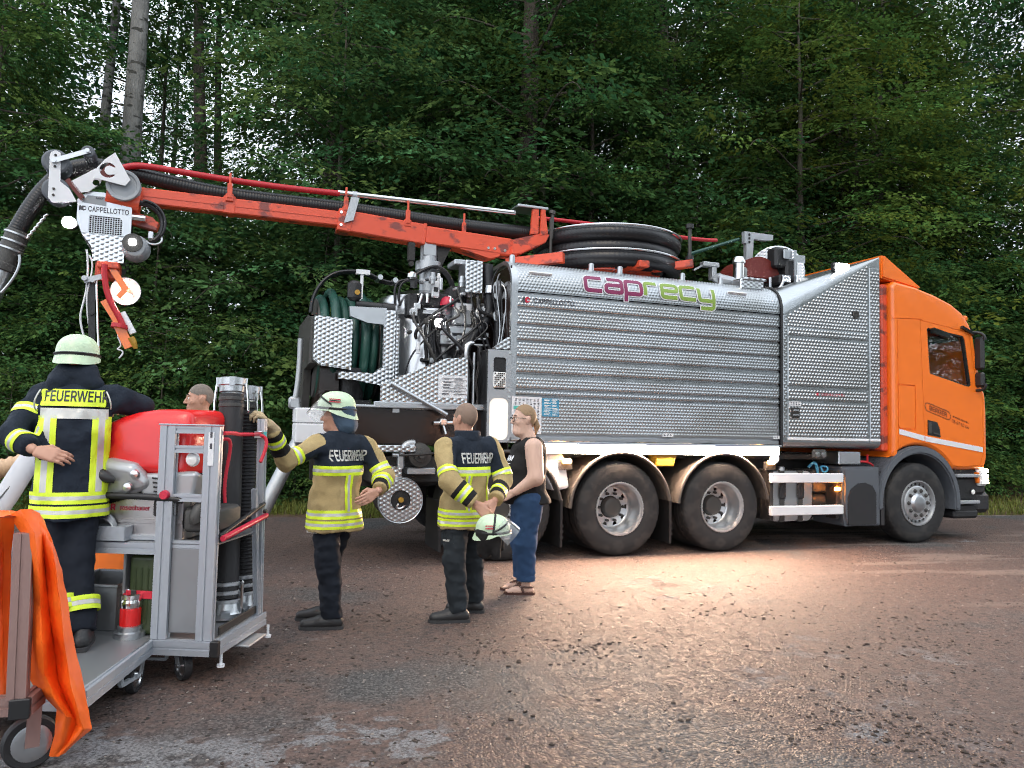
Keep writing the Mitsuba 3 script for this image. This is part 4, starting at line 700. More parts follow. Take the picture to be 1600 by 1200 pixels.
rq('suction_tube', tube([(-3.80, .6, .42), (-3.52, .7, 1.02), (-3.40, .8, 1.25)], .075, 18), 'alu_dull', smooth=45)

r = np.random.default_rng(77)
for i in range(16):          # the tangle of service hoses and fittings between the drum and the body
    x0, z0 = r.uniform(-2.35, -1.42), r.uniform(2.55, 3.1); x1, z1 = np.clip(x0 + r.normal() * .25, -2.4, -1.4), r.uniform(1.7, 2.5); y = r.uniform(.28, .5)
    rq('hose', tube([(x0, y, z0), (x0 + r.normal() * .05, y - .06, z0 - .12), ((x0 + x1) / 2 + r.normal() * .06, y - r.uniform(.02, .1), (z0 + z1) / 2), (x1, y - .03, z1 + .1), (x1, y, z1)], r.choice([.010, .014, .019]), 8), r.choice(['hose_black', 'hose_black', 'hub_dark']), smooth=45)
for i in range(26):
    x, z, y = r.uniform(-2.36, -1.42), r.uniform(2.15, 3.08), r.uniform(.25, .42); k = r.integers(3); s = r.uniform(.018, .04)
    rq('fitting', [cyl((x, y, z), (x, y + .09, z), s * .8, n=6), cyl((x, y - .02, z), (x, y, z), s * .5, n=10)] if k == 0 else ([box(x - s, x + s, y, y + .06, z - s, z + s * 1.4, .006)] if k == 1 else [cyl((x, y, z - s * 1.6), (x, y, z + s * 1.6), s * .6, n=10, b=.004), cyl((x, y, z - s * .4), (x, y, z + s * .4), s * .85, n=6)]), r.choice(['steel', 'alu', 'hub_dark', 'white', 'alu_dull']), smooth=40)
# ------------------------------------------------ boom with its hoses
BO = f'{TR}__boom'; _roots.add(BO)
def bo(name, mesh, mat, **kw): return put(name, mesh, mat, BO, **kw)
BY = 1.0
bo('inner_beam', [obox((-5.10, BY, 3.685), (-3.05, BY, 3.68), .15, .165, b=.012)], 'red_beam'); bo('beam_rib', [box(-5.05, -3.05, BY - .081, BY - .074, 3.675, 3.688)], 'red_beam')
bo('middle_beam', obox((-3.05, BY, 3.665), (-2.08, BY, 3.605), .20, .235, b=.012), 'red_beam'); bo('beam_collar', [obox((-3.08, BY, 3.667), (-2.93, BY, 3.657), .225, .25, b=.01), obox((-2.12, BY, 3.61), (-2.08, BY, 3.607), .215, .245, b=.006), obox((-4.27, BY, 3.69), (-4.15, BY, 3.69), .17, .19, b=.01)], 'red_beam')
bo('outer_beam', obox((-2.08, BY, 3.60), (-.95, BY, 3.56), .24, .20, b=.012), 'red_beam'); bo('lower_gusset', prism_y([(-1.80, 3.51), (-1.30, 3.40), (-1.18, 3.44), (-1.18, 3.50)], BY - .11, BY + .11), 'red_beam')
bo('end_wedge', prism_y([(-1.04, 3.65), (-.62, 3.78), (-.55, 3.76), (-.60, 3.66), (-.92, 3.49), (-1.05, 3.47)], BY - .14, BY + .14, .01), 'red_beam')
bo('end_upright', [prism_y([(-.80, 3.74), (-.78, 4.05), (-.70, 4.07), (-.70, 3.76)], BY - .14, BY - .10), prism_y([(-.68, 3.74), (-.67, 4.07), (-.62, 4.07), (-.58, 3.77)], BY - .15, BY - .11)], 'red_beam'); bo('upright_cap', box(-.98, -.58, BY - .16, BY + .16, 4.06, 4.09, .008), 'alu')
bo('roller_pin', [cyl((-.51, BY - .1, 3.72), (-.50, BY - .1, 4.06), .022), cyl((-.51, BY - .1, 4.03), (-.5, BY - .1, 4.07), .04)], 'hub_dark')
for x, z in ((-4.21, 3.78), (-3.0, 3.79), (-2.30, 3.73), (-1.63, 3.66)): k = bo('hose_clamp', [box(x - .025, x + .025, BY - .12, BY - .09, z - .03, z + .13, .006), box(x - .04, x + .04, BY - .11, BY - .085, z - .06, z + .02, .006), cyl((x, BY - .105, z + .1), (x, BY - .105, z + .24), .012)], 'red_beam')
bo('bolt', [cyl((x, BY - .13, z), (x, BY - .12, z), .016, n=10) for x, z in ((-3.05, 3.74), (-3.05, 3.60), (-1.33, 3.52), (-1.25, 3.52), (-1.12, 3.51))], 'chrome')
bo('pipe_support', [prism_y([(-3.02, 3.62), (-2.92, 3.66), (-2.86, 3.92), (-2.95, 3.92)], BY - .14, BY - .125), cyl((-2.93, BY - .06, 3.96), (-2.88, BY - .06, 3.96), .05)], 'alu_dull')
bo('suction_hose', tube([(-6.17, BY + .05, 3.15), (-6.05, BY + .05, 3.43), (-5.9, BY + .05, 3.70), (-5.71, BY + .05, 3.89), (-5.49, BY + .05, 3.96), (-5.2, BY + .05, 3.94), (-4.7, BY + .05, 3.87), (-4.2, BY + .05, 3.83), (-3.0, BY + .05, 3.83), (-1.8, BY + .05, 3.80), (-.97, BY + .05, 3.80), (-.45, BY + .05, 3.80)], .083, 16, 16, rib=(.03, .003)), 'hose_black', smooth=40)
bo('red_hose', [tube([(-5.25, BY - .05, 3.93), (-5.1, BY - .06, 3.985), (-4.8, BY - .06, 3.985), (-4.2, BY - .06, 3.96), (-3.07, BY - .06, 3.965)], .032, 10), tube([(-.62, BY + .2, 4.05), (-.2, BY + .3, 4.09), (.4, BY + .3, 4.09), (1.46, BY + .3, 4.07), (2.25, BY + .4, 4.12)], .026, 10)], 'red_hose', smooth=45)
bo('chrome_pipe', tube([(-3.09, BY - .06, 3.97), (-.98, BY - .06, 4.0)], .030, 14), 'chrome', smooth=45)
NZ = f'{TR}__suction_nozzle'; _roots.add(NZ)
d = np.array([-.30, 0, -.95]); d /= np.linalg.norm(d); p0 = np.array([-6.14, BY + .05, 3.16])
put('sleeve', [cyl(p0 - d * .06, p0 + d * .30, .105, n=28, b=.01), cyl(p0 + d * .28, p0 + d * .36, .125, n=28, b=.01)], 'hub_dark', NZ); each('sleeve_ring', [lathe([(.10, -.015), (.118, -.008), (.118, .008), (.10, .015)], p0 + d * t, d, 28) for t in (-.02, .06, .14)], 'alu', NZ, smooth=40)
put('pipe', cyl(p0 + d * .36, p0 + d * 1.1, .098, n=28), 'alu', NZ); put('lever', tube([p0 + d * .2 + [.11, -.08, 0], p0 + d * .34 + [.15, -.08, 0], p0 + d * .6 + [.10, -.08, 0]], .014, 8), 'alu', NZ, smooth=40)
put('chain', [tube([(-6.03 + .16 * t + .006 * np.sin(40 * t), BY - .06, 3.13 + .26 * t) for t in np.linspace(0, 1, 60)], .012, 6, raw=True)], 'steel', NZ)
# ------------------------------------------------ boom head
HD = f'{TR}__boom_head'; _roots.add(HD); HY = .85
def hd(name, mesh, mat, **kw): return put(name, mesh, mat, HD, **kw)
pl = Polygon([(-5.60, 3.545), (-5.55, 3.60), (-5.50, 3.635), (-5.37, 3.64), (-5.33, 3.62), (-5.28, 3.575), (-5.21, 3.545), (-5.13, 3.54), (-5.115, 3.50), (-5.115, 3.22), (-5.55, 3.22), (-5.595, 3.34)])
gp = Polygon([(-5.49, 3.40), (-5.215, 3.40), (-5.195, 3.37), (-5.195, 3.225), (-5.49, 3.225)]).buffer(-.02).buffer(.02)
fp_ = hd('front_plate', prism_y(pl.difference(gp), HY - .02, HY + .02), 'alu')
hd('lower_plate', prism_y([(-5.55, 3.215), (-5.115, 3.215), (-5.12, 3.19), (-5.165, 3.11), (-5.165, 2.95), (-5.44, 2.95), (-5.455, 3.09)], HY - .022, HY + .018), 'chequer_big', smooth=False)
hd('grille', [box(-5.49 + .0225 * i, -5.485 + .0225 * i, HY - .012, HY - .008, 3.22, 3.405) for i in range(14)] + [box(-5.495, -5.19, HY - .010, HY - .006, 3.225 + .02 * j, 3.229 + .02 * j) for j in range(9)], 'alu'); labels[f'{HD}__grille'] = {'kind': 'stuff'}
hd('housing', prism_y(Polygon([(-5.58, 3.52), (-5.40, 3.62), (-5.14, 3.52), (-5.13, 3.2), (-5.20, 3.0), (-5.43, 3.0), (-5.55, 3.2)]), HY + .03, HY + .30), 'black')
hd('maker_name', letters('CAPPELLOTTO', .05, (-5.505, HY - .0215, 3.438), (1, 0, 0), (0, 0, 1), bold=True, width=.36), 'decal_grey', smooth=False); a, b = emblem(-5.58, 3.438, .05, HY - .0215, 0, 0); hd('emblem', a + b, 'decal_grey', smooth=False)
hd('type_plate', prism_y([(-5.56, 3.52), (-5.51, 3.595), (-5.365, 3.595), (-5.345, 3.57), (-5.345, 3.505)], HY - .0235, HY - .02), 'grey'); hd('plate_lettering', letters('MAX', .022, (-5.44, HY - .0255, 3.565), (1, 0, 0), (0, 0, 1)), 'decal_grey', smooth=False)
hd('side_plate', prism_y(Polygon([(-5.84, 3.92), (-5.83, 3.96), (-5.79, 3.98), (-5.75, 3.96), (-5.74, 3.68), (-5.66, 3.62), (-5.59, 3.50), (-5.80, 3.47), (-5.835, 3.51)]).buffer(-.01).buffer(.01), HY - .09, HY - .075), 'white')
hd('plate_screw', [cyl((x, HY - .10, z), (x, HY - .088, z), .012, n=10) for x, z in ((-5.79, 3.93), (-5.79, 3.82), (-5.79, 3.60), (-5.79, 3.54))], 'dark_frame')
for x, z in ((-5.795, 3.875), (-5.78, 3.60)): hd('guide_roller', lathe([(.001, -.02), (.10, -.02), (.12, -.005), (.10, .06), (.10, .12), (.12, .19), (.001, .2)], (x, HY - .06, z), (0, 1, 0), 32), 'grey_plastic', smooth=30)
hd('roller_arm', [obox((-5.81, HY - .11, 3.865), (-5.50, HY - .11, 4.015), .012, .045), cyl((-5.80, HY - .13, 3.87), (-5.80, HY - .1, 3.87), .022), cyl((-5.52, HY - .13, 4.01), (-5.52, HY - .1, 4.01), .02)], 'alu'); hd('arm_roller', cyl((-5.52, HY - .09, 4.01), (-5.52, HY + .1, 4.01), .06, n=24, b=.01), 'grey_plastic')
hd('link_plate', [prism_y(Polygon([(-5.66, 3.70), (-5.45, 3.86), (-5.38, 3.85), (-5.40, 3.72), (-5.50, 3.62), (-5.58, 3.60)]).difference(Point(-5.44, 3.72).buffer(.03)), HY - .06, HY - .045)], 'white'); hd('red_stay', obox((-5.69, HY - .05, 3.72), (-5.55, HY - .05, 3.55), .02, .05), 'decal_dark')
hd('pulley', lathe([(.001, -.03), (.115, -.03), (.125, -.045), (.150, -.05), (.156, -.04), (.145, 0), (.156, .04), (.125, .05), (.001, .05)], (-5.195, HY - .06, 3.715), (0, 1, 0), 48), 'grey', smooth=30)
hd('pulley_bracket', prism_y(Polygon([(-5.46, 3.745), (-5.43, 3.84), (-5.36, 3.94), (-5.275, 4.02), (-5.13, 3.765), (-5.175, 3.70)]).difference(Point(-5.33, 3.835).buffer(.075, 16).difference(Point(-5.315, 3.835).buffer(.045, 16)).difference(sbox(-5.30, 3.80, -5.2, 3.87))), HY - .14, HY - .125), 'white'); hd('bracket_back', prism_y([(-5.44, 3.76), (-5.27, 3.99), (-5.15, 3.77)], HY - .124, HY - .122), 'decal_dark')
hd('swivel', [cyl((-5.35, HY + .05, 3.62), (-5.05, HY + .05, 3.58), .10, n=20), obox((-5.12, HY + .1, 3.42), (-4.88, HY + .1, 3.37), .1, .10, b=.01), prism_y([(-5.12, 3.50), (-4.93, 3.46), (-4.88, 3.40), (-5.12, 3.40)], HY + .05, HY + .07)], 'red_beam'); hd('cylinder', cyl((-5.11, HY - .02, 3.425), (-4.99, HY - .02, 3.425), .032, n=14), 'chrome', smooth=40)
hd('hose', [tube([(-5.06, HY, 3.58), (-4.93, HY, 3.55), (-4.84, HY, 3.44), (-4.85, HY, 3.28), (-4.95, HY, 3.20)], r_, 8) for r_ in (.022, .03)] + [tube([(-5.02, HY - .03, 3.6), (-4.88, HY - .03, 3.55), (-4.81, HY - .03, 3.42), (-4.84, HY - .03, 3.26)], .014, 8)], 'hose_black', smooth=45); hd('cable', [tube([(-4.87, HY, 3.30), (-4.84, HY - .02, 3.2), (-4.90, HY - .02, 3.17), (-4.97, HY, 3.2)], .012, 8), box(-4.96, -4.91, HY - .03, HY, 3.22, 3.30, .008)], 'alu', smooth=40)
hd('winch', [lathe([(.001, -.09), (.06, -.09), (.09, -.085), (.12, -.05), (.135, 0), (.135, .06), (.10, .1)], (-5.07, HY + .02, 3.12), (0, 1, 0), 32)], 'grey', smooth=30); hd('winch_face', lathe([(.001, -.006), (.09, -.004), (.095, .01)], (-5.09, HY - .075, 3.155), (0, 1, 0), 28), 'hub_dark', smooth=40)
k = hd('winch_lamp', lathe([(.001, -.012), (.036, -.01), (.04, .0)], (-5.09, HY - .08, 3.16), (0, 1, 0), 24), 'lens_clear', smooth=40); scene[k]['emitter'] = lamp((1, 1, 1), 3.0)
hd('lamp_housing', cyl((-5.65, HY + .10, 3.31), (-5.65, HY + .02, 3.31), .055, n=20), 'black'); k = hd('head_lamp', lathe([(.001, -.03), (.045, -.02), (.06, .0)], (-5.665, HY + .0, 3.31), (-.25, 1, 0), 24), 'lens_clear', smooth=40); scene[k]['emitter'] = lamp((1, 1, .95), 60)
# rod, hoses and claw below the head
hd('cross_bar', [obox((-5.50, HY - .05, 2.74), (-5.33, HY - .05, 2.80), .03, .05), cyl((-5.49, HY - .1, 2.76), (-5.49, HY, 2.76), .025), cyl((-5.42, HY - .1, 2.74), (-5.42, HY, 2.74), .016)], 'alu_dull'); hd('lower_column', box(-5.42, -5.20, HY, HY + .15, 2.78, 2.96, .02), 'red_beam')
hd('hanging_hose', [tube([(-5.50, HY, 3.06), (-5.48, HY, 2.90), (-5.49, HY, 2.6), (-5.52, HY, 2.4), (-5.48, HY, 2.2), (-5.42, HY, 2.02)], .010, 8), tube([(-5.47, HY - .02, 3.0), (-5.44, HY - .02, 2.85), (-5.47, HY - .02, 2.6), (-5.44, HY, 2.3), (-5.41, HY, 2.05)], .008, 8)], 'white', smooth=45)
hd('rod', [cyl((-5.395, HY - .03, 2.76), (-5.345, HY - .03, 2.10), .012), box(-5.37, -5.33, HY - .05, HY, 2.02, 2.12, .01)], 'chrome'); hd('rod_case', [obox((-5.44, HY, 2.76), (-5.40, HY, 2.02), .05, .06), cyl((-5.42, HY - .05, 2.43), (-5.42, HY, 2.43), .02)], 'black')
CL = f'{TR}__claw'; _roots.add(CL); CY = .80
put('mount', box(-5.39, -5.20, CY - .05, CY + .08, 2.875, 2.94, .01), 'red_beam', CL); put('claw_hose', tube([(-5.32, CY - .05, 2.91), (-5.31, CY - .05, 2.75), (-5.27, CY - .05, 2.59), (-5.21, CY - .05, 2.47), (-5.13, CY - .05, 2.31)], .028, 12), 'red_hose', CL, smooth=45)
put('arm', [obox((-5.27, CY, 2.90), (-5.13, CY, 2.68), .04, .06), obox((-5.13, CY, 2.68), (-5.19, CY, 2.60), .04, .05)], 'orange', CL); put('reflector', lathe([(.14, -.05), (.135, -.06), (.10, -.03), (.05, .02), (.001, .03)], (-5.135, CY + .08, 2.67), (0, 1, 0), 36), 'white', CL, smooth=35); k = put('reflector_bulb', lathe([(.001, -.03), (.03, -.02), (.042, 0)], (-5.11, CY + .05, 2.61), (0, 1, 0), 24), 'lens_clear', CL, smooth=40); scene[k]['emitter'] = lamp((1, .9, .75), 14)
put('lower_arm', [obox((-5.32, CY, 2.56), (-5.20, CY, 2.37), .04, .06), obox((-5.20, CY, 2.37), (-5.07, CY, 2.11), .05, .09)], 'orange', CL); put('ring', lathe([(.075, -.02), (.085, -.02), (.085, .02), (.075, .02)], (-5.16, CY, 2.31), (.15, .1, 1), 24, close=True), 'red_hose', CL); put('tip', tube([(-5.06, CY - .02, 2.21), (-5.03, CY - .02, 2.15), (-5.015, CY - .02, 2.10)], [.032, .03, .018], 12), 'yellow', CL, smooth=45); put('cylinder', cyl((-5.15, CY - .02, 2.45), (-5.04, CY - .02, 2.25), .032, n=14), 'white', CL); put('cord', tube([(-5.16, CY, 2.28), (-5.165, CY, 2.18), (-5.15, CY, 2.12), (-5.175, CY, 2.09), (-5.15, CY, 2.08), (-5.16, CY, 2.0)], .008, 6), 'white', CL, smooth=45)
# ------------------------------------------------ on the roof: hose coil on its red cradle, winch gear
CO = f'{TR}__hose_coil'; _roots.add(CO); cx, cy = .42, 1.25
def ringp(r, z, a0=0, a1=360, n=90, dz=0): t = np.radians(np.linspace(a0, a1, n)); return [(cx + r * np.cos(v), cy + r * np.sin(v), z + dz * (v / 6.28)) for v in t]
for r_, z in ((.87, 3.46), (.83, 3.60), (.87, 3.765), (.66, 3.48), (.64, 3.63)): put('coil_turn', tube(ringp(r_, z), .098, 14, raw=True, rib=(.05, .0018), cap=False), 'hose_black', CO, smooth=45)
each('coil_rail', [tube(ringp(.968, z), .013, 8, raw=True, cap=False) for z in (3.55, 3.845)], 'steel', CO, smooth=45)
put('cradle', [obox((-1.05, 1.2, 3.37), (1.0, .9, 3.40), .14, .10, b=.01), obox((.42, .25, 3.38), (.42, 2.2, 3.38), .14, .08, b=.01), obox((.35, 1.0, 3.38), (1.18, .38, 3.48), .12, .09, b=.01), cyl((.42, 1.25, 3.3), (.42, 1.25, 4.05), .12, n=24), obox((-1.05, 1.0, 3.38), (-.5, .55, 3.42), .10, .12)], 'red_beam', CO); each('cradle_post', [cyl((1.14, .40, 3.5), (1.14, .40, 3.95), .022), cyl((-.52, .9, 3.5), (-.52, .9, 3.98), .02)], 'hub_dark', CO); each('cradle_stop', [cyl((1.14, .40, z), (1.14, .40, z + .05), .05, n=16) for z in (3.52, 3.92)], 'black', CO)
RG = f'{TR}__roof_gear'; _roots.add(RG); GY = .7
def rg(name, mesh, mat, **kw): return put(name, mesh, mat, RG, **kw)
rg('bracket', prism_y([(2.27, 3.95), (2.27, 4.11), (2.74, 4.11), (2.74, 4.04), (2.60, 4.02), (2.42, 4.02), (2.40, 3.7), (2.30, 3.7), (2.30, 3.95)], GY + .1, GY + .16), 'alu_dull'); each('bracket_hole', [cyl((2.345, GY + .09, z), (2.345, GY + .1, z), .016, n=10) for z in (4.07, 4.02, 3.97)], 'black', RG)
rg('green_pole', tube([(1.45, GY + .2, 3.73), (2.25, GY + .2, 4.02)], .022, 8), 'green_hose', smooth=45); rg('reel_disc', lathe([(.001, 0), (.36, .0), (.375, .01), (.36, .02), (.001, .02)], (2.98, GY + .3, 3.66), (.55, 1, 0), 40), 'chequer', smooth=False); rg('reel_disc', lathe([(.001, 0), (.36, .0), (.375, .01), (.36, .02), (.001, .02)], (3.14, GY + .55, 3.68), (.55, 1, 0), 40), 'alu', smooth=30)
rg('reel_drum', cyl((2.85, GY + .2, 3.55), (3.1, GY + .6, 3.6), .26, n=28), 'black'); rg('drum_cover', prism_y(Polygon(arc(2.45, 3.42, .34, 10, 170, 20)), GY, GY + .5), 'decal_dark', smooth=30)
rg('motor', [box(2.62, 2.86, GY - .1, GY + .1, 3.62, 3.90, .03), box(2.78, 2.98, GY - .12, GY + .02, 3.45, 3.75, .03), box(2.60, 2.80, GY - .2, GY, 3.38, 3.50, .02)], 'black'); rg('motor_plate', [box(2.72, 2.86, GY - .14, GY - .12, 3.74, 3.86, .006), box(2.90, 3.06, GY - .16, GY - .14, 3.70, 3.80, .006), box(2.62, 2.76, GY - .23, GY - .21, 3.40, 3.49, .006), box(2.84, 2.88, GY - .2, GY - .18, 3.35, 3.85)], 'alu', smooth=30)
rg('pipework', [tube([(2.78, GY - .25, 3.3), (2.84, GY - .25, 3.42), (2.86, GY - .22, 3.5)], .02), tube([(2.9, GY - .25, 3.3), (2.92, GY - .22, 3.45)], .022), tube([(2.5, GY - .3, 3.28), (2.56, GY - .3, 3.36), (2.58, GY - .3, 3.45)], .02), tube([(2.36, GY - .3, 3.28), (2.36, GY - .3, 3.42)], .018)], 'alu', smooth=45)
rg('breather', [cyl((1.95, GY - .2, 3.26), (1.95, GY - .2, 3.60), .07, n=18), lathe([(.001, .1), (.06, .08), (.085, .03), (.085, 0)], (1.95, GY - .2, 3.58), (0, 0, 1), 20), box(2.0, 2.1, GY - .2, GY, 3.24, 3.55, .02)], 'steel', smooth=40); rg('crumpled_pipe', [tube([(1.52, GY - .3, 3.36), (1.6, GY - .3, 3.32), (1.75, GY - .3, 3.30), (1.82, GY - .3, 3.26)], .07, 10), box(1.42, 1.66, GY - .2, GY - .1, 3.50, 3.56, .01), obox((1.44, GY - .15, 3.52), (1.30, GY - .15, 3.44), .03, .02), box(1.55, 1.62, GY - .2, GY - .1, 3.34, 3.5, .01)], 'alu_dull', smooth=35)
each('roof_valve', [cyl((x, GY - .4, 3.38), (x, GY - .4, 3.46), .025, n=12) for x in (3.02, 3.10, 3.20)], 'alu', RG); rg('air_horn', box(3.26, 3.33, GY - .5, GY - .42, 3.42, 3.56, .02), 'white')
k = tp('roof_work_lamp', [box(3.12, 3.32, .02, .06, 3.53, 3.61, .01)], 'lens_clear', smooth=False); scene[k]['emitter'] = lamp((1, 1, .97), 45); tp('work_lamp_box', box(3.10, 3.34, .062, .14, 3.51, 3.63, .015), 'black')
# ---------------------------------------------------------------- people: bodies and clothes as smooth blended volumes
def smin(a, b, k):
    h = np.clip(.5 + .5 * (b - a) / k, 0, 1); return b + (a - b) * h - k * h * (1 - h)
def d_caps(P, a, b, ra, rb, q=1.0, ax=None):
    a, b = np.asarray(a, float), np.asarray(b, float); D = P - a; ab = b - a
    if q != 1.0:
        D = D + (D @ ax)[..., None] * ax * (1 / q - 1); ab = ab + (ab @ ax) * ax * (1 / q - 1)
    t = np.clip((D @ ab) / max(ab @ ab, 1e-12), 0, 1); return (np.linalg.norm(D - t[..., None] * ab, axis=-1) - (ra + (rb - ra) * t)) * (q if q < 1 else 1)
def d_ell(P, c, A, r):
    L = (P - np.asarray(c)) @ np.asarray(A).T / np.asarray(r); n = np.linalg.norm(L, axis=-1); g = np.linalg.norm(L / np.asarray(r), axis=-1); return n * (n - 1) / np.maximum(g, 1e-9)
def nets(D, o, h):
    S = D < 0; nx, ny, nz = D.shape; c = np.zeros((nx - 1, ny - 1, nz - 1), np.uint8)
    for i, j, k in np.ndindex(2, 2, 2): c += S[i:nx - 1 + i, j:ny - 1 + j, k:nz - 1 + k]
    m = (c > 0) & (c < 8); idx = np.full(m.shape, -1); idx[m] = np.arange(m.sum()); I = np.argwhere(m); acc = np.zeros((len(I), 3)); cnt = np.zeros(len(I)); cs = list(np.ndindex(2, 2, 2))
    for e, p in enumerate(cs):
        for ax in range(3):
            if p[ax]: continue
            q = list(p); q[ax] = 1; a = D[tuple((I + p).T)]; b = D[tuple((I + q).T)]; x = (a < 0) != (b < 0); t = a[x] / (a[x] - b[x]); v = np.tile(np.array(p, float), (x.sum(), 1)); v[:, ax] += t; acc[x] += v; cnt[x] += 1
    V = o + (I + acc / cnt[:, None]) * h; F = []
    for ax in range(3):
        b, d = [(1, 2), (2, 0), (0, 1)][ax]; sl = [slice(1, -1)] * 3; sl[ax] = slice(0, -1); s2 = list(sl); s2[ax] = slice(1, None); s0, s1 = S[tuple(sl)], S[tuple(s2)]
        E = np.argwhere(s0 != s1); 
        if not len(E): continue
        E = E + 1; E[:, ax] -= 1; inside = S[tuple(E.T)]
        def at(db, dd): q = E.copy(); q[:, b] += db; q[:, d] += dd; return idx[tuple(q.T)]
        Q = np.stack([at(-1, -1), at(0, -1), at(0, 0), at(-1, 0)], 1); Q[~inside] = Q[~inside][:, ::-1]; F += [Q[:, [0, 1, 2]], Q[:, [0, 2, 3]]]
    return trimesh.Trimesh(V, np.concatenate(F), process=False)
def relax(m, n):
    from scipy.sparse import coo_matrix
    e = m.edges_unique; k = len(m.vertices); A = coo_matrix((np.ones(2 * len(e)), (np.r_[e[:, 0], e[:, 1]], np.r_[e[:, 1], e[:, 0]])), (k, k)).tocsr(); d = np.maximum(np.asarray(A.sum(1)), 1); v = np.array(m.vertices)
    for i in range(n): v = v + .5 * (A @ v / d - v); v = v - .5 * (A @ v / d - v) * .95 if i < n - 1 else v
    m.vertices = v
def volume(groups, h, fold=None, smooth=2):
    """groups of blended primitives with their cuts -> one mesh. A group: (primitives, [(point, normal) kept below], blend)"""
    lo, hi = np.full(3, 1e9), np.full(3, -1e9)
    for prims, cuts, k in groups:
        for p in prims:
            if p[0] == 'c': A = np.array([p[1], p[2]], float); r = max(p[3], p[4])
            else: A = np.array([p[1]], float); r = max(p[3])
            lo = np.minimum(lo, A.min(0) - r - 3 * h - .01); hi = np.maximum(hi, A.max(0) + r + 3 * h + .01)
    n = np.ceil((hi - lo) / h).astype(int) + 1; ax = [lo[i] + np.arange(n[i]) * h for i in range(3)]; OUT = None
    for prims, cuts, kg in groups:
        D = np.full(n, .12, np.float32)
        for p in prims:
            k = p[-1]; r = (max(p[3], p[4]) if p[0] == 'c' else max(p[3])) + k + .045; A = np.array([p[1], p[2]] if p[0] == 'c' else [p[1]], float)
            s = tuple(slice(max(0, int((A[:, i].min() - r - lo[i]) / h)), min(n[i], int((A[:, i].max() + r - lo[i]) / h) + 2)) for i in range(3))
            P = np.stack(np.meshgrid(ax[0][s[0]], ax[1][s[1]], ax[2][s[2]], indexing='ij'), -1)
            if p[0] == 'c': D[s] = smin(D[s], d_caps(P, p[1], p[2], p[3], p[4], *p[5:-1]), k)
            else:
                e = d_ell(P, p[1], p[2], p[3]); D[s] = smin(D[s], e, k) if p[0] == 'e' else -smin(-D[s], e, k)
        if cuts:
            P = np.stack(np.meshgrid(*ax, indexing='ij'), -1)
            for o_, nn in cuts: D = np.maximum(D, (P - np.asarray(o_)) @ np.asarray(nn))
        OUT = D if OUT is None else smin(OUT, D, kg)
    if fold:
        m = np.abs(OUT) < .03; I = np.argwhere(m); OUT[m] += fold(lo + I * h)
    mesh = nets(OUT, lo, h)
    if smooth: relax(mesh, smooth)
    return mesh
def swell(m, d): q = m.copy(); q.vertices = q.vertices + q.vertex_normals * d; return q
def part_of(m, mask): q = m.copy(); q.update_faces(mask); q.remove_unreferenced_vertices(); return q
def slab(m, o, n, t0, t1):
    n = np.asarray(n, float); n = n / np.linalg.norm(n); o = np.asarray(o, float)
    m = m.slice_plane(o + n * t0, n) if len(m.faces) else m
    return m.slice_plane(o + n * t1, -n) if len(m.faces) else m
class Frame:
    """a person's own axes: forward, left, up"""
    def __init__(s, g, deg): s.g = np.array([g[0], g[1], g[2] if len(g) > 2 else 0.]); a = np.radians(deg); s.f = np.array([np.cos(a), np.sin(a), 0]); s.l = np.array([-np.sin(a), np.cos(a), 0]); s.u = np.array([0, 0, 1.])
    def __call__(s, f, l, u): return s.g + f * s.f + l * s.l + u * s.u
def head_prims(c, f, up=(0, 0, 1), s=.93):
    f = np.asarray(f, float); f = f / np.linalg.norm(f); l = np.cross(up, f); l /= np.linalg.norm(l); u = np.cross(f, l); A = np.stack([f, l, u]); p = lambda a, b, d: np.asarray(c) + s * (a * f + b * l + d * u)
    e = lambda a, b, d, r, k: ('e', p(a, b, d), A, np.array(r) * s, k); E2 = lambda a, b, d, r, k: ('s', p(a, b, d), A, np.array(r) * s, k)
    cp = lambda q, w, r1, r2, k: ('c', p(*q), p(*w), r1 * s, r2 * s, k)
    return [e(-.012, 0, .03, (.100, .079, .104), .02), e(.03, 0, -.035, (.064, .062, .082), .03), e(.045, 0, -.085, (.042, .045, .035), .03), e(.074, 0, -.100, (.02, .024, .018), .02), cp((.086, -.032, .030), (.086, .032, .030), .012, .012, .014),
            E2(.097, .033, .008, (.014, .018, .012), .012), E2(.097, -.033, .008, (.014, .018, .012), .012), e(.083, .033, .006, (.012, .014, .010), .004), e(.083, -.033, .006, (.012, .014, .010), .004),
            cp((.094, 0, .018), (.115, 0, -.026), .0085, .0125, .010), e(.103, .012, -.030, (.011, .008, .008), .006), e(.103, -.012, -.030, (.011, .008, .008), .006), e(.058, .042, -.022, (.03, .022, .024), .025), e(.058, -.042, -.022, (.03, .022, .024), .025),
            cp((.091, -.02, -.062), (.091, .02, -.062), .0075, .0075, .006), cp((.088, -.016, -.073), (.088, .016, -.073), .0085, .0085, .006), E2(.099, 0, -.0665, (.010, .026, .0028), .003),
            e(-.008, .080, -.002, (.022, .010, .034), .006), e(-.008, -.080, -.002, (.022, .010, .034), .006), e(-.012, .088, .008, (.022, .006, .024), .005), e(-.012, -.088, .008, (.022, .006, .024), .005)], p, A
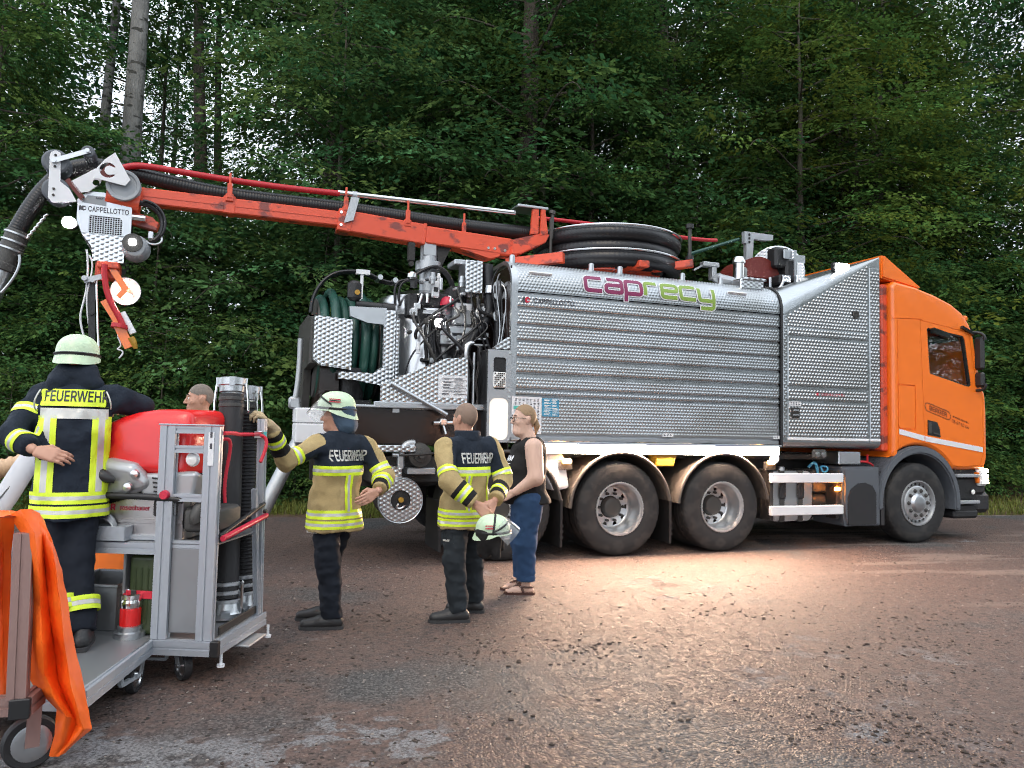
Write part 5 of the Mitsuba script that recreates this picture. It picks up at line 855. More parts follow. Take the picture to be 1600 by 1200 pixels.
def eyes(p, s, par):
    for sd in (1, -1):
        m = trimesh.creation.icosphere(subdivisions=2, radius=.0115 * s); m.apply_translation(p(.0865, .033 * sd, .006)); k = put('eye', m, 'eye_white', par, smooth=True)
        m = trimesh.creation.icosphere(subdivisions=2, radius=.006 * s); m.apply_translation(p(.0935, .033 * sd, .006)); put('iris', m, 'black', k, smooth=True)
        put('eyebrow', tube([p(.094, .016 * sd, .034), p(.097, .034 * sd, .040), p(.083, .056 * sd, .034)], [.003, .005, .002], 6), 'hair_dark', par, smooth=True)
def hand_prims(w, d, n, t, curl=.5, s=1.0, thumb=.5):
    """wrist, direction of the palm, back of the hand, thumb side: palm and five jointed fingers"""
    d, n, t = (np.asarray(v, float) / np.linalg.norm(v) for v in (d, n, t)); n = n - d * (n @ d); n /= np.linalg.norm(n); t = np.cross(n, d) * np.sign(np.cross(n, d) @ t); w = np.asarray(w, float); p = lambda a, b, c: w + s * (a * d + b * t + c * n); out = []
    for y, L, ph in ((.030, .088, (.040, .025, .020)), (.010, .092, (.045, .029, .021)), (-.010, .088, (.041, .027, .020)), (-.029, .080, (.032, .020, .018))):
        out.append(('c', p(.0, y * .55, 0), p(L, y, .002), .015 * s, .0125 * s, .012)); q = p(L, y, .002); ang = curl * .5; r = .0098
        for k, l in enumerate(ph):
            e = q + s * l * (np.cos(ang) * d - np.sin(ang) * n); out.append(('c', q, e, r * s, (r - .0012) * s, .004)); q = e; ang += curl * (1.05 if k == 0 else .8); r -= .001
    a, b, c = p(.018, .022, -.006), p(.050, .048, -.012 - .01 * thumb), p(.078, .056 - .02 * thumb, -.018 - .02 * thumb); e = p(.098, .052 - .035 * thumb, -.022 - .034 * thumb)
    return out + [('c', a, b, .017 * s, .0135 * s, .012), ('c', b, c, .0125 * s, .011 * s, .006), ('c', c, e, .011 * s, .009 * s, .004)]
def fold_fn(amp, seed, fx=16., fz=9.):
    return lambda p: amp * ((meshkit.fbm(p * [fx, fx, fz], 2, seed) - .5) * 1.2 + .9 * (np.abs(meshkit.fbm(p * [7, 7, 5.5] + 3, 2, seed + 3) - .5) * -2 + .3))
# cloth and skin
def weave(p, n, uv):
    a = noise(p.x * 16 + 3 * noise(p.z * 7, p.x * 5, 0.), p.y * 16, p.z * 11); b = noise(p.x * 34, p.y * 34 + 2 * a, p.z * 27)
    return .0007 * noise(p.x * 420, p.y * 420, p.z * 420) + .0075 * (1 - dr.abs(2 * a - 1)) + .0028 * (1 - dr.abs(2 * b - 1))
def cloth(key, rgb, rough=.85, var=.25):
    a, b = np.array(rgb) * (1 - var), np.array(rgb) * (1 + var); a, b = [float(v) for v in a], [float(v) for v in b]
    M(key, rgb, rough, tex=proc(lambda p, n, uv: mix(a, b, fbm(p.x * 11, p.y * 11, p.z * 11, 3) * .7 + .3 * noise(p.x * 160, p.y * 160, p.z * 160))), bump=weave, sheen=.25, spec=.25, eps=1.5e-3)
cloth('navy', (.013, .019, .030)); cloth('sand', (.36, .27, .13)); cloth('trouser_dark', (.009, .012, .019)); cloth('trouser_grey', (.020, .025, .030)); cloth('black_cloth', (.014, .013, .013)); cloth('denim', (.022, .052, .115)); cloth('hood_blue', (.05, .08, .12)); cloth('glove_leather', (.40, .31, .19))
def skin_col(p, n, uv): return mix((.40, .20, .135), (.50, .285, .205), fbm(p.x * 26, p.y * 26, p.z * 26, 3))
M('skin', (.45, .25, .18), .5, tex=proc(skin_col), spec=.4); M('skin_light', (.55, .36, .28), .5, spec=.4)
M('stubble', (.20, .135, .10), .75); M('eye_white', (.6, .58, .55), .3); M('hair_dark', (.035, .026, .02), .8); M('hair_grey', (.16, .135, .115), .8); M('hair_brown', (.24, .155, .085), .7)
M('tape_yellow', (.62, .78, .03), .45); M('tape_silver', (.50, .50, .47), .35, .15); M('helmet_shell', (.50, .64, .44), .38, coat=.3); M('boot', (.018, .018, .019), .5); M('sole', (.03, .03, .032), .8); M('leather', (.06, .02, .012), .5)
scene['visor_clear'] = {'type': 'blendbsdf', 'weight': .15, 'a': {'type': 'thindielectric', 'int_ior': 1.5}, 'b': {'type': 'twosided', 'bsdf': {'type': 'diffuse', 'reflectance': {'type': 'rgb', 'value': [.42, .42, .40]}}}}
def strip3(m_out, o, n, t0, t1, par, name='reflective_band'):
    """a yellow-silver-yellow tape laid on the cloth between two planes"""
    w = (t1 - t0) / 3; k = None
    for i, (a, b, ma) in enumerate(((t0, t0 + w, 'tape_yellow'), (t0 + w, t1 - w, 'tape_silver'), (t1 - w, t1, 'tape_yellow'))):
        q = slab(m_out, o, n, a, b)
        if len(q.faces): 
            if k is None: k = put(name, q, ma, par, smooth=True)
            else: put('tape', q, ma, k, smooth=True)
def near_bone(m, bones):
    """for each face the nearest bone"""
    c = m.triangles_center; return np.argmin(np.stack([d_caps(c, a, b, r, r) for a, b, r in bones]), 0)
def helmet_mesh(c, f, up=(0, 0, 1), s=1.0):
    f = np.asarray(f, float); l = np.cross(up, f); l /= np.linalg.norm(l); u = np.asarray(up, float) / np.linalg.norm(up); f = np.cross(l, u); th = np.arange(64) / 64 * 2 * np.pi; C = np.cos(th); S_ = np.sin(th); rows = []
    for t in np.linspace(0.02, 1, 12): a = t * np.pi / 2; rows.append((np.sin(a) ** .9 * .137, np.sin(a) ** .9 * .116, .125 * np.cos(a) ** .8 + .0, 0))
    rows += [(.140, .119, -.004, 0), (.140, .119, -.012, 1), (.149, .124, -.016, 2)]
    def ring(rx, ry, z, kind):
        x, y, zz = rx * C, ry * S_, np.full(64, z)
        if kind == 2: back = np.clip(-C + .15, 0, 1); x = x - .014 * back * np.abs(C); y = y * (1 + .03 * back); zz = zz - .046 * back ** .7 - .003
        return np.asarray(c) + s * (x[:, None] * f + y[:, None] * l + zz[:, None] * u)
    R_ = [ring(*r_) for r_ in rows]; R_ += [R_[-1] - u * .004 * s] + [np.asarray(c) + (q - np.asarray(c)) * .95 for q in R_[::-1][1:]]; n = 64; V = np.concatenate(R_); F = []
    for i in range(len(R_) - 1):
        a = i * n + np.arange(n); b = i * n + (np.arange(n) + 1) % n; F += [np.stack([a, a + n, b + n], 1), np.stack([a, b + n, b], 1)]
    band = [np.asarray(c) + s * ((.1415 * C)[:, None] * f + (.1205 * S_)[:, None] * l + z * u) for z in (-.013, .004)]; bV = np.concatenate(band); a = np.arange(n); b = (a + 1) % n
    top = np.asarray(c) + s * .1255 * u; V = np.r_[V, [top]]; F.append(np.stack([a, b, np.full(n, len(V) - 1)], 1))
    return trimesh.Trimesh(V, np.concatenate(F), process=False), trimesh.Trimesh(bV, np.r_[np.stack([a, b, b + n], 1), np.stack([a, b + n, a + n], 1)], process=False), (f, l, u)
def put_helmet(c, f, par=None, up=(0, 0, 1), s=1.0, visor=None, badge=0, name='helmet'):
    sh, bd, (f, l, u) = helmet_mesh(c, f, up, s); c = np.asarray(c, float); P = lambda a, b, d: c + s * (a * f + b * l + d * u)
    hk = put(name, sh, 'helmet_shell', par, smooth=40) if par else par
    if visor:
        th = np.radians(np.linspace(-78, 78, 25)); V = []; tilt = np.radians(visor)
        for r_, hgt in ((.152, .0), (.168, .075), (.176, .15)):
            for a in th: 
                x, y = r_ * np.cos(a) - .02, r_ * .86 * np.sin(a); z = -.0 - hgt * 1.0; xr, zr = x * np.cos(tilt) - z * np.sin(tilt), x * np.sin(tilt) + z * np.cos(tilt); V.append(P(xr, y, zr + .015))
        m = 25; F = [[i * m + j, i * m + j + 1, (i + 1) * m + j + 1] for i in range(2) for j in range(m - 1)] + [[i * m + j, (i + 1) * m + j + 1, (i + 1) * m + j] for i in range(2) for j in range(m - 1)]
        vm = trimesh.Trimesh(np.array(V), F, process=False); 
    return hk, sh, bd, P, (vm if visor else None)
def boots(F_, feet, par, s=1.0, mat='boot'):
    for (ank, yaw) in feet:
        a = np.radians(yaw); d = np.array([np.cos(a), np.sin(a), 0]); l = np.array([-d[1], d[0], 0]); z0 = ank[2]; p = lambda x, y, z: np.array([ank[0], ank[1], z0]) + s * (x * d + y * l + np.array([0, 0, z]))
        g = [('c', p(-.05, 0, .045), p(.05, 0, .05), .042 * s, .045 * s, .03), ('c', p(.05, 0, .045), p(.165, .008, .034), .046 * s, .036 * s, .03), ('c', p(-.025, 0, .06), p(-.01, 0, .13), .038 * s, .038 * s, .03)]
        k = put('boot', volume([(g, [(p(0, 0, .012), (0, 0, -1))], .01)], .008), mat, par, smooth=True)
        o = Polygon([(-.095, -.03), (-.09, .03), (-.04, .036), (.05, .042), (.14, .05), (.19, .035), (.205, .0), (.19, -.035), (.12, -.047), (.04, -.04), (-.04, -.036)]).buffer(-.01).buffer(.014)
        m = prism_z(o, 0, .022); v = m.vertices.copy(); m.vertices = p(0, 0, 0) + s * (v[:, :1] * d + v[:, 1:2] * l + v[:, 2:] * [0, 0, 1.]); put('sole', m, 'sole', k)
def firefighter(key, label, g, deg, sc, head_yaw, J, coat, knees, hands, hair=None, hem=.74, belly=1.0, lean=(0, 0), head_up=(0, 0, 1), wide=1.0, dq=.80, face=True):
    """J: shoulders, elbows, wrists (L, R) and knees in world metres; hands: (wrist, dir, back normal, thumb, curl, gloved)"""
    Fm = Frame(g, deg); P = lambda f, l, u: Fm(f * sc + lean[0] * max(0, u - .9) / .6, l * sc + lean[1] * max(0, u - .9) / .6, u * sc); t = thing(key, label, 'person')
    hf = np.array([np.cos(np.radians(head_yaw)), np.sin(np.radians(head_yaw)), 0.]); hc = P(.025, 0, 1.615); hp, hpt, hA = head_prims(hc, hf, head_up, .93 * sc / .92)
    fwd = Fm.f; sL, sR = J['sL'], J['sR']; neck = ('c', P(-.005, 0, 1.43), hc - [0, 0, .05], .060 * sc, .056 * sc, .03)
    tors = [('c', P(0, 0, 1.34), P(0, 0, .95), .12 * sc, .12 * sc, .72, Fm.f, .05), ('c', sL, sR, .06, .06, .05), *[q for k_, a_, l_ in zip(knees[0], knees[1], (.08, -.08)) for q in (('c', P(0, l_, .86), k_, .06, .05, .03), ('c', k_, a_, .05, .035, .03))]]
    arms = [('c', J['sL'], J['eL'], .045, .04, .03), ('c', J['eL'], J['wL'], .04, .028, .03), ('c', J['sR'], J['eR'], .045, .04, .03), ('c', J['eR'], J['wR'], .04, .028, .03)]
    body = [volume([(tors + arms + [neck], [], .03)], .016), volume([(hp + [neck], [(P(0, 0, 1.40), (0, 0, -1))], .02)], .0052, smooth=1)]; headm = body[1]
    for (w_, d_, n_, t_, c_, gl) in hands:
        hm = volume([(hand_prims(w_, d_, n_, t_, c_, .98 if gl is None else 1.12), [], .01)], .0042, smooth=2)
        if gl: put('glove', volume([(hand_prims(w_, d_, n_, t_, c_, 1.14) + [('c', np.asarray(w_) - np.asarray(d_) / np.linalg.norm(d_) * .07, w_, .046, .036, .02)], [], .01)], .0045, smooth=2), 'glove_leather', t, smooth=True)
        else: body.append(hm)
    put('body', cat(*body), 'skin', t, smooth=True)
    if face: eyes(hpt, .93 * sc / .92, t)
    if hair:
        q = hair_cap(headm, hpt, hA, .0016, -.005, .55)
        put('hair', q, hair, t, smooth=True)
    # coat: torso, sleeves, collar; cut straight at the hem and the cuffs
    b = belly; T1 = [('c', P(-.005, 0, 1.31), P(.01 * b, 0, hem - .1), .175 * sc * b, .222 * sc * b * wide, dq, fwd, .04), ('c', sL + (sR - sL) * .10, sR + (sL - sR) * .10, .088 * sc, .088 * sc, .06), ('c', P(-.02, 0, 1.40), P(-.005, 0, 1.475), .10 * sc, .082 * sc, .04), ('c', P(-.03, -.06, 1.2), P(-.03, .06, 1.2), .13 * sc, .13 * sc, .06)]
    def sleeve(s_, e_, w_): n_ = (w_ - e_) / np.linalg.norm(w_ - e_); return ([('c', s_, e_, .082 * sc, .074 * sc, .03), ('c', e_, w_ + n_ * .05, .073 * sc, .060 * sc, .035)], [(w_ - n_ * .012, n_)], .035)
    ft = fold_fn(.024, len(key) * 7 + int(deg)); cm = volume([(T1, [(P(0, 0, hem), (0, 0, -1)), (P(-.005, 0, 1.50), (0, 0, 1))], .03), sleeve(J['sL'], J['eL'], J['wL']), sleeve(J['sR'], J['eR'], J['wR'])], .0095, fold=ft, smooth=2)
    bones = [(P(0, 0, 1.4), P(0, 0, hem - .1), .17 * sc), (J['sL'], J['eL'], .07), (J['eL'], J['wL'], .07), (J['sR'], J['eR'], .07), (J['eR'], J['wR'], .07)]; nb = near_bone(cm, bones); out = swell(cm, .0035)
    c = cm.triangles_center; up = (c - Fm.g)[:, 2] / sc
    if coat == 'navy': ck = put('jacket', cm, 'navy', t, smooth=True)
    else:
        yk = part_of(cm, np.ones(len(cm.faces), bool)); zc = P(0, 0, 1.235)[2]; ck = put('jacket', cm, 'sand', t, smooth=True)
        tor = part_of(swell(cm, .0015), (nb == 0)); put('yoke', tor.slice_plane([0, 0, zc], [0, 0, 1]), 'navy', ck, smooth=True)
        for i in (1, 3):
            a_, b_ = bones[i][:2]; d_ = (b_ - a_) / np.linalg.norm(b_ - a_); L_ = np.linalg.norm(b_ - a_); q = part_of(swell(cm, .0015), nb == i); q = q.slice_plane(a_ + d_ * L_ * .80, -d_); w_ = np.cross(d_, [0, 0, 1.0]); w_ = w_ / np.linalg.norm(w_); iv = (P(0, 0, 1.3) - a_); iv = iv - d_ * (iv @ d_)
            put('sleeve_panel', q.slice_plane((a_ + b_) / 2 + iv / np.linalg.norm(iv) * .0, iv), 'navy', ck, smooth=True)
        for i in (2, 4): a_, b_ = bones[i][:2]; d_ = (b_ - a_) / np.linalg.norm(b_ - a_); put('elbow_patch', slab(part_of(swell(cm, .0015), (nb == i) | (nb == i - 1)), a_ + d_ * .42 * np.linalg.norm(b_ - a_), d_, -.03, .035), 'black_cloth', ck, smooth=True); put('cuff_patch', slab(part_of(swell(cm, .0015), nb == i), b_, -d_, .035, .075), 'black_cloth', ck, smooth=True)
    for i in (2, 4):
        a_, b_ = bones[i][:2]; d_ = (b_ - a_) / np.linalg.norm(b_ - a_); strip3(part_of(out, nb == i), b_, -d_, .075, .135, ck)
    ot = part_of(out, nb == 0)
    return t, Fm, P, out, ot, nb, bones, ck, hc, hpt, hA, headm, cm
def hair_cap(hm, hpt, hA, off, z, tilt):
    o = swell(hm, off); c = o.triangles_center; n = hA[2] - hA[0] * tilt; d = (c - hpt(0, 0, z)) @ n + .022 * (meshkit.fbm(c * 55, 2, 3) - .5); a = (c - hpt(0, 0, 0)) @ hA.T; ear = (np.abs(a[:, 1]) > .074) & (np.abs(a[:, 2]) < .04) & (np.abs(a[:, 0] + .01) < .03)
    return part_of(o, (d > 0) & ~ear)
def back_text(ot, Fm, P, z, h, w, off, mat, par, l0=None):
    u_ = -Fm.l; m = letters('FEUERWEHR', h, (0, 0, 0), u_, (0, 0, 1), bold=True, width=w); m = m.subdivide_to_size(.02); m.apply_translation(P(-.4, 0, z) - u_ * w / 2 + u_ * (l0 or 0)); k = put('back_lettering', drape(m, ot, Fm.f, off), mat, par, smooth=False); return k
def legs(P, t, hipz, knees, ankles, mat, sc, r=(.112, .088, .080), seed=3, cut=.055, fold=.022, mate=None):
    gs = []
    for sd, k, a in zip((1, -1), knees, ankles):
        k, a = np.asarray(k, float), np.asarray(a, float); d = (a - k) / np.linalg.norm(a - k); gs.append(([('c', P(0, .085 * sd, hipz), k, r[0] * sc, r[1] * sc, .05), ('c', k, a + d * .06, r[1] * sc, r[2] * sc, .04)], [(a + d * .0, d)], .03))
    gs.append(([('c', P(-.01, -.06, hipz), P(-.01, .06, hipz), .105 * sc, .105 * sc, .04)], [], .03))
    m = volume(gs, .010, fold=fold_fn(fold, seed, 14, 26), smooth=2); return put('trousers', m, mat, t, smooth=True), m
A3 = lambda *v: np.array(v, float)
# second firefighter: sand coloured coat, reaches for the post of the trolley
J = dict(sL=A3(-3.545, -2.15, 1.25), eL=A3(-3.757, -2.276, 1.14), wL=A3(-3.872, -2.44, 1.36), sR=A3(-3.185, -2.05, 1.24), eR=A3(-3.075, -2.15, 1.03), wR=A3(-3.14, -2.29, .945))
hl = J['wL'] - J['eL']; hr = A3(-.09, -.06, -.05)
t, Fm, P, out, ot, nb, bones, ck, hc, hpt, hA, headm, cm = firefighter('person', 'firefighter in sand coloured coat with raised visor, holding the trolley post', (-3.40, -2.08), 124, .90, 160, J, 'sand', ([A3(-3.44, -2.15, .44), A3(-3.42, -1.93, .44)], [A3(-3.405, -2.15, .07), A3(-3.39, -1.92, .07)]),
    [(J['wL'] + hl / np.linalg.norm(hl) * .03, (-.50, -.62, .62), (.3, -.35, .85), (.75, -.55, .1), 1.05, True), (J['wR'] + A3(-.02, -.015, -.01), (-.75, -.55, -.35), (.5, -.8, .1), (-.2, -.3, .9), .35, None)], hem=.735, wide=1.16)
strip3(ot, (0, 0, 0), (0, 0, 1), 1.045, 1.112, ck); strip3(ot, (0, 0, 0), (0, 0, 1), .685, .742, ck); strip3(ot, (0, 0, 0), (0, 0, 1), .752, .812, ck)
bk = part_of(ot, (ot.triangles_center - Fm.g) @ Fm.f < .02); o2 = swell(bk, .001)
strip3(slab(o2, (0, 0, 0), (0, 0, 1), .80, 1.05), P(0, .02, 0), Fm.l, -.031, .031, ck); back_text(swell(out, .001), Fm, P, 1.275, .072, .27, .003, 'tape_silver', ck, l0=-.012)
for i in (1, 3): a_, b_ = bones[i][:2]; d_ = (b_ - a_) / np.linalg.norm(b_ - a_); strip3(part_of(out, nb == i), a_, d_, .165, .225, ck)
put('drawstring', [tube([P(-.05, .20, .80), P(-.07, .20, .76), P(-.05, .20, .73)], .006, 6)], 'black_cloth', ck)
_, tm = legs(P, t, .84, [A3(-3.44, -2.15, .44), A3(-3.42, -1.93, .44)], [A3(-3.405, -2.15, .07), A3(-3.39, -1.92, .07)], 'trouser_dark', .92, seed=5)
put('pocket_tag', obox(P(-.02, .193, .735), P(.10, .185, .73), .006, .018, up=(0, 0, 1)), 'tape_silver', t)
boots(Fm, [(A3(-3.42, -2.15, 0), 168), (A3(-3.43, -1.92, 0), 160)], t)
def hood(par, c, f, mat, r=(.088, .072), drop=.11, back=.02, wide=1.0):
    f = np.asarray(f); l = np.cross([0, 0, 1.], f); q = lambda a, b, d: np.asarray(c) + a * f + b * l + np.array([0, 0, d])
    g = [('c', q(-.05, -.02, -.02), q(-.06 - back, -.03 * wide, -drop), r[0], r[1] * wide, .04), ('c', q(-.05, .02, -.02), q(-.06 - back, .03 * wide, -drop), r[0], r[1] * wide, .04)]
    put('neck_cloth', volume([(g, [(q(.02, 0, 0), f), (q(0, 0, .02), (0, 0, 1))], .02)], .009, fold=fold_fn(.012, 4, 20, 14), smooth=2), mat, par, smooth=True)
def dress_helmet(t, c, f, up, s, visor, badge, cloth_mat=None, **kw):
    hk, sh, bd, PP, vm = put_helmet(c, f, t, up, s, visor); put('strap', [bd.copy(), tube([PP(.142 * np.cos(a), .121 * np.sin(a), .0) for a in np.linspace(0, 2 * np.pi, 41)], .006, 6, raw=True)], 'black', hk, smooth=40)
    if vm is not None: put('visor', vm, 'visor_clear', hk, smooth=True); put('visor_frame', tube([PP(.10 * np.cos(a) + .02, .125 * np.sin(a), .03 + .055 * np.cos(a)) for a in np.radians(np.linspace(-95, 95, 25))], .007, 6, raw=True), 'black', hk, smooth=40)
    for sd in badge: put('badge_stripe', [obox(PP(-.0 + .03, .1215 * sd, .045 + dz), PP(-.05, .1225 * sd, .045 + dz), .006, .007) for dz in (0, .018)], 'decal_red', hk); put('badge_stripe', obox(PP(.03, .1218 * sd, .054), PP(-.05, .1228 * sd, .054), .006, .007), 'black', hk)
    if cloth_mat: hood(t, c, PP(1, 0, 0) - PP(0, 0, 0), cloth_mat, **kw)
hf = A3(np.cos(np.radians(160)), np.sin(np.radians(160)), 0)
dress_helmet(t, hc + [-.0, 0, .055], hf, A3(.06, -.02, 1), .98, 28, (1,), 'hood_blue')

# third firefighter: bareheaded, hands behind the back with a helmet in them
J = dict(sL=A3(-2.67, -2.235, 1.25), eL=A3(-2.672, -2.41, 1.015), wL=A3(-2.50, -2.485, .87), sR=A3(-2.262, -2.11, 1.25), eR=A3(-2.19, -2.20, 1.01), wR=A3(-2.33, -2.40, .88))
t, Fm, P, out, ot, nb, bones, ck, hc, hpt, hA, headm, cm = firefighter('person', 'bareheaded firefighter in sand coloured coat, hands behind the back', (-2.475, -2.155), 116, .90, 122, J, 'sand', ([A3(-2.57, -2.23, .44), A3(-2.36, -2.02, .44)], [A3(-2.52, -2.21, .08), A3(-2.33, -1.97, .08)]),
    [(J['wL'] + A3(.01, -.005, -.01), (.62, -.25, -.62), (-.3, -.9, .1), (.5, -.2, .75), 1.1, None), (J['wR'] + A3(-.01, -.01, -.01), (-.55, -.5, -.62), (.4, -.85, .2), (-.55, .1, .75), 1.0, None)], hair='stubble', hem=.735, wide=1.18)
strip3(ot, (0, 0, 0), (0, 0, 1), 1.045, 1.112, ck); strip3(ot, (0, 0, 0), (0, 0, 1), .690, .742, ck); strip3(ot, (0, 0, 0), (0, 0, 1), .752, .808, ck)
bk = part_of(ot, (ot.triangles_center - Fm.g) @ Fm.f < .02); o2 = swell(bk, .001)
for x in (.105, -.105): strip3(slab(o2, (0, 0, 0), (0, 0, 1), .80, 1.05), P(0, x, 0), Fm.l, -.022, .022, ck)
back_text(swell(out, .001), Fm, P, 1.265, .072, .27, .003, 'tape_silver', ck)
for i in (1, 3): a_, b_ = bones[i][:2]; d_ = (b_ - a_) / np.linalg.norm(b_ - a_); strip3(part_of(out, nb == i), a_, d_, .19, .245, ck)
put('collar', volume([([('c', P(-.02, -.02, 1.44), P(-.005, -.02, 1.53), .088, .080, .03), ('c', P(-.02, .02, 1.44), P(-.005, .02, 1.53), .088, .080, .03)], [(P(0, 0, 1.525), (0, 0, 1)), (P(0, 0, 1.43), (0, 0, -1))], .02), ([('c', P(.02, 0, 1.3), P(.02, 0, 1.7), .055, .055, .01)], [], .001)][:1], .008), 'navy', ck, smooth=True)
legs(P, t, .84, [A3(-2.57, -2.23, .44), A3(-2.36, -2.02, .44)], [A3(-2.52, -2.21, .08), A3(-2.33, -1.97, .08)], 'trouser_grey', .92, seed=9)
put('pocket_flap', obox(P(-.07, .195, .66), P(.07, .185, .655), .012, .09, up=(0, 0, 1), b=.004), 'trouser_grey', t); put('pocket_tag', obox(P(-.05, .208, .655), P(.03, .200, .65), .006, .014, up=(0, 0, 1)), 'tape_silver', t)
boots(Fm, [(A3(-2.53, -2.21, 0), 168), (A3(-2.34, -1.97, 0), 155)], t)
hv = thing('helmet', 'pale green fire helmet with clear visor held behind the back of the bareheaded firefighter', 'helmet'); HC = A3(-2.405, -2.585, .70); HF = A3(.93, -.30, 0.); HU = A3(-.05, -.1, 1)
_, sh, bd, PP, vm = put_helmet(HC, HF, None, HU, .86, 42); put('shell', sh, 'helmet_shell', hv, smooth=40); put('strap', [bd, tube([PP(.0 + .02 * np.sin(a), .123 * np.cos(a), .127 * np.sin(a)) for a in np.radians(np.linspace(0, 180, 30))], .008, 6, raw=True), tube([PP(.142 * np.cos(a), .121 * np.sin(a), .0) for a in np.linspace(0, 2 * np.pi, 41)], .006, 6, raw=True)], 'black', hv, smooth=40)
put('visor', vm, 'visor_clear', hv, smooth=True); put('visor_frame', tube([PP(.10 * np.cos(a) + .02, .125 * np.sin(a), .02 + .05 * np.cos(a)) for a in np.radians(np.linspace(-95, 95, 25))], .007, 6, raw=True), 'black', hv, smooth=40)
put('badge_stripe', [obox(PP(.0, -.1225, .04 + dz), PP(-.06, -.1225, .04 + dz), .006, .007) for dz in (0, .02)], 'decal_red', hv)
put('lining', volume([([('c', PP(-.05, -.03, -.05), PP(-.07, -.02, -.17), .075, .05, .03), ('c', PP(.02, -.05, -.05), PP(.03, -.06, -.20), .045, .030, .03), ('c', PP(.05, .05, -.05), PP(.06, .05, -.16), .04, .03, .03), ('e', PP(0, 0, -.01), np.eye(3), A3(.11, .10, .04), .03)], [], .02)], .008, fold=fold_fn(.014, 8, 20, 20)), 'black_cloth', hv, smooth=True)

# first firefighter: dark blue coat, stands on the trolley, arm on the red pump
J = dict(sL=A3(-5.09, -2.725, 1.50), eL=A3(-5.175, -2.90, 1.31), wL=A3(-5.05, -3.04, 1.235), sR=A3(-4.715, -2.80, 1.51), eR=A3(-4.60, -2.66, 1.475), wR=A3(-4.72, -2.40, 1.475))
t, Fm, P, out, ot, nb, bones, ck, hc, hpt, hA, headm, cm = firefighter('person', 'firefighter in dark blue coat seen from behind, standing on the trolley', (-4.895, -2.905, .24), 97, .90, 85, J, 'navy', ([A3(-4.945, -2.98, .66), A3(-4.83, -2.97, .66)], [A3(-4.855, -3.13, .32), A3(-4.775, -3.10, .32)]),
    [(J['wL'] + A3(.02, -.01, -.01), (.95, -.12, -.22), (.1, -.9, .4), (.3, -.1, .9), .45, None), (J['wR'], (-.5, .8, 0), (0, 0, 1), (-.8, -.5, 0), .6, True)], hem=.70, lean=(.13, 0), wide=.98, dq=.92)
Z = .24
strip3(ot, (0, 0, 0), (0, 0, 1), Z + .645, Z + .705, ck); strip3(ot, (0, 0, 0), (0, 0, 1), Z + .715, Z + .775, ck)
bk = part_of(ot, (ot.triangles_center - Fm.g) @ Fm.f < .10); o2 = swell(bk, .001); q = slab(slab(o2, (0, 0, 0), (0, 0, 1), Z + 1.155, Z + 1.21), P(0, 0, 0), Fm.l, -.16, .16); put('back_tape', q, 'tape_silver', ck, smooth=True)
for x in (.135, -.145): strip3(slab(o2, (0, 0, 0), (0, 0, 1), Z + .775, Z + 1.17), P(0, x, 0), Fm.l, -.045, .045, ck)
bp = prism_z(Polygon([(-.165, -.016), (.165, -.016), (.165, .076), (-.165, .076)]).buffer(-.01).buffer(.01), 0, .003).subdivide_to_size(.02); v = bp.vertices.copy(); bp.vertices = P(-.4, .0, 0) + v[:, :1] * -Fm.l + np.c_[0 * v[:, 0], 0 * v[:, 0], v[:, 1] + 1.237] + v[:, 2:] * -Fm.f
put('back_panel', drape(bp, swell(ot, .001), Fm.f, .003), 'tape_yellow', ck, smooth=False); back_text(swell(out, .001), Fm, P, 1.248 / .90, .056, .30, .008, 'black', ck)
for i, s0 in ((1, .10), (3, .12)): a_, b_ = bones[i][:2]; d_ = (b_ - a_) / np.linalg.norm(b_ - a_); strip3(slab(part_of(out, nb == i), a_, [-.2, -1, 0], .0, .5), a_, d_, s0, s0 + .055, ck)
ft = [A3(-4.855, -3.13, Z), A3(-4.775, -3.10, Z)]
legs(P, t, .84, [A3(-4.945, -2.98, .66), A3(-4.83, -2.97, .66)], [ft[0] + [0, -.0, .08], ft[1] + [0, 0, .08]], 'trouser_dark', .90, r=(.088, .078, .074), seed=13, fold=.012)
tm = scene  # bands round the shins
for (k_, a_) in ((A3(-4.945, -2.98, .66), ft[0] + [0, 0, .08]), (A3(-4.83, -2.97, .66), ft[1] + [0, 0, .08])):
    d_ = (a_ - k_) / np.linalg.norm(a_ - k_); c_ = k_ + d_ * .20
    for i, ma in enumerate(('tape_yellow', 'tape_silver', 'tape_yellow')): put('shin_band', lathe([(.088, 0), (.0895, .001), (.0890, .0225), (.087, .0235)], c_ + d_ * .024 * i, d_, 28), ma, t, smooth=40)
boots(Fm, [(ft[0], 105), (ft[1], 92)], t, .95)
hf = A3(np.cos(np.radians(88)), np.sin(np.radians(88)), 0); dress_helmet(t, hc + [-.01, -.0, .055], hf, A3(0, .04, 1), .93, None, (), None)
put('neck_cloth', volume([([('c', hpt(-.05, -.05, -.05), hpt(-.06, -.07, -.13), .07, .085, .04), ('c', hpt(-.05, .05, -.05), hpt(-.06, .07, -.13), .07, .085, .04), ('c', hpt(.04, -.04, -.1), hpt(.04, .04, -.1), .08, .08, .04)], [(hpt(0, 0, .02), (0, 0, 1))], .02)], .009, fold=fold_fn(.02, 4, 14, 20)), 'navy', t, smooth=True)
put('shoulder_piping', [tube(np.array([P(.02, s * .19, 1.33), P(-.06, s * .195, 1.38), P(-.05, s * .17, 1.45)]) + [0, -.07, 0], .004, 6) for s in (1, -1)], 'tape_silver', ck)

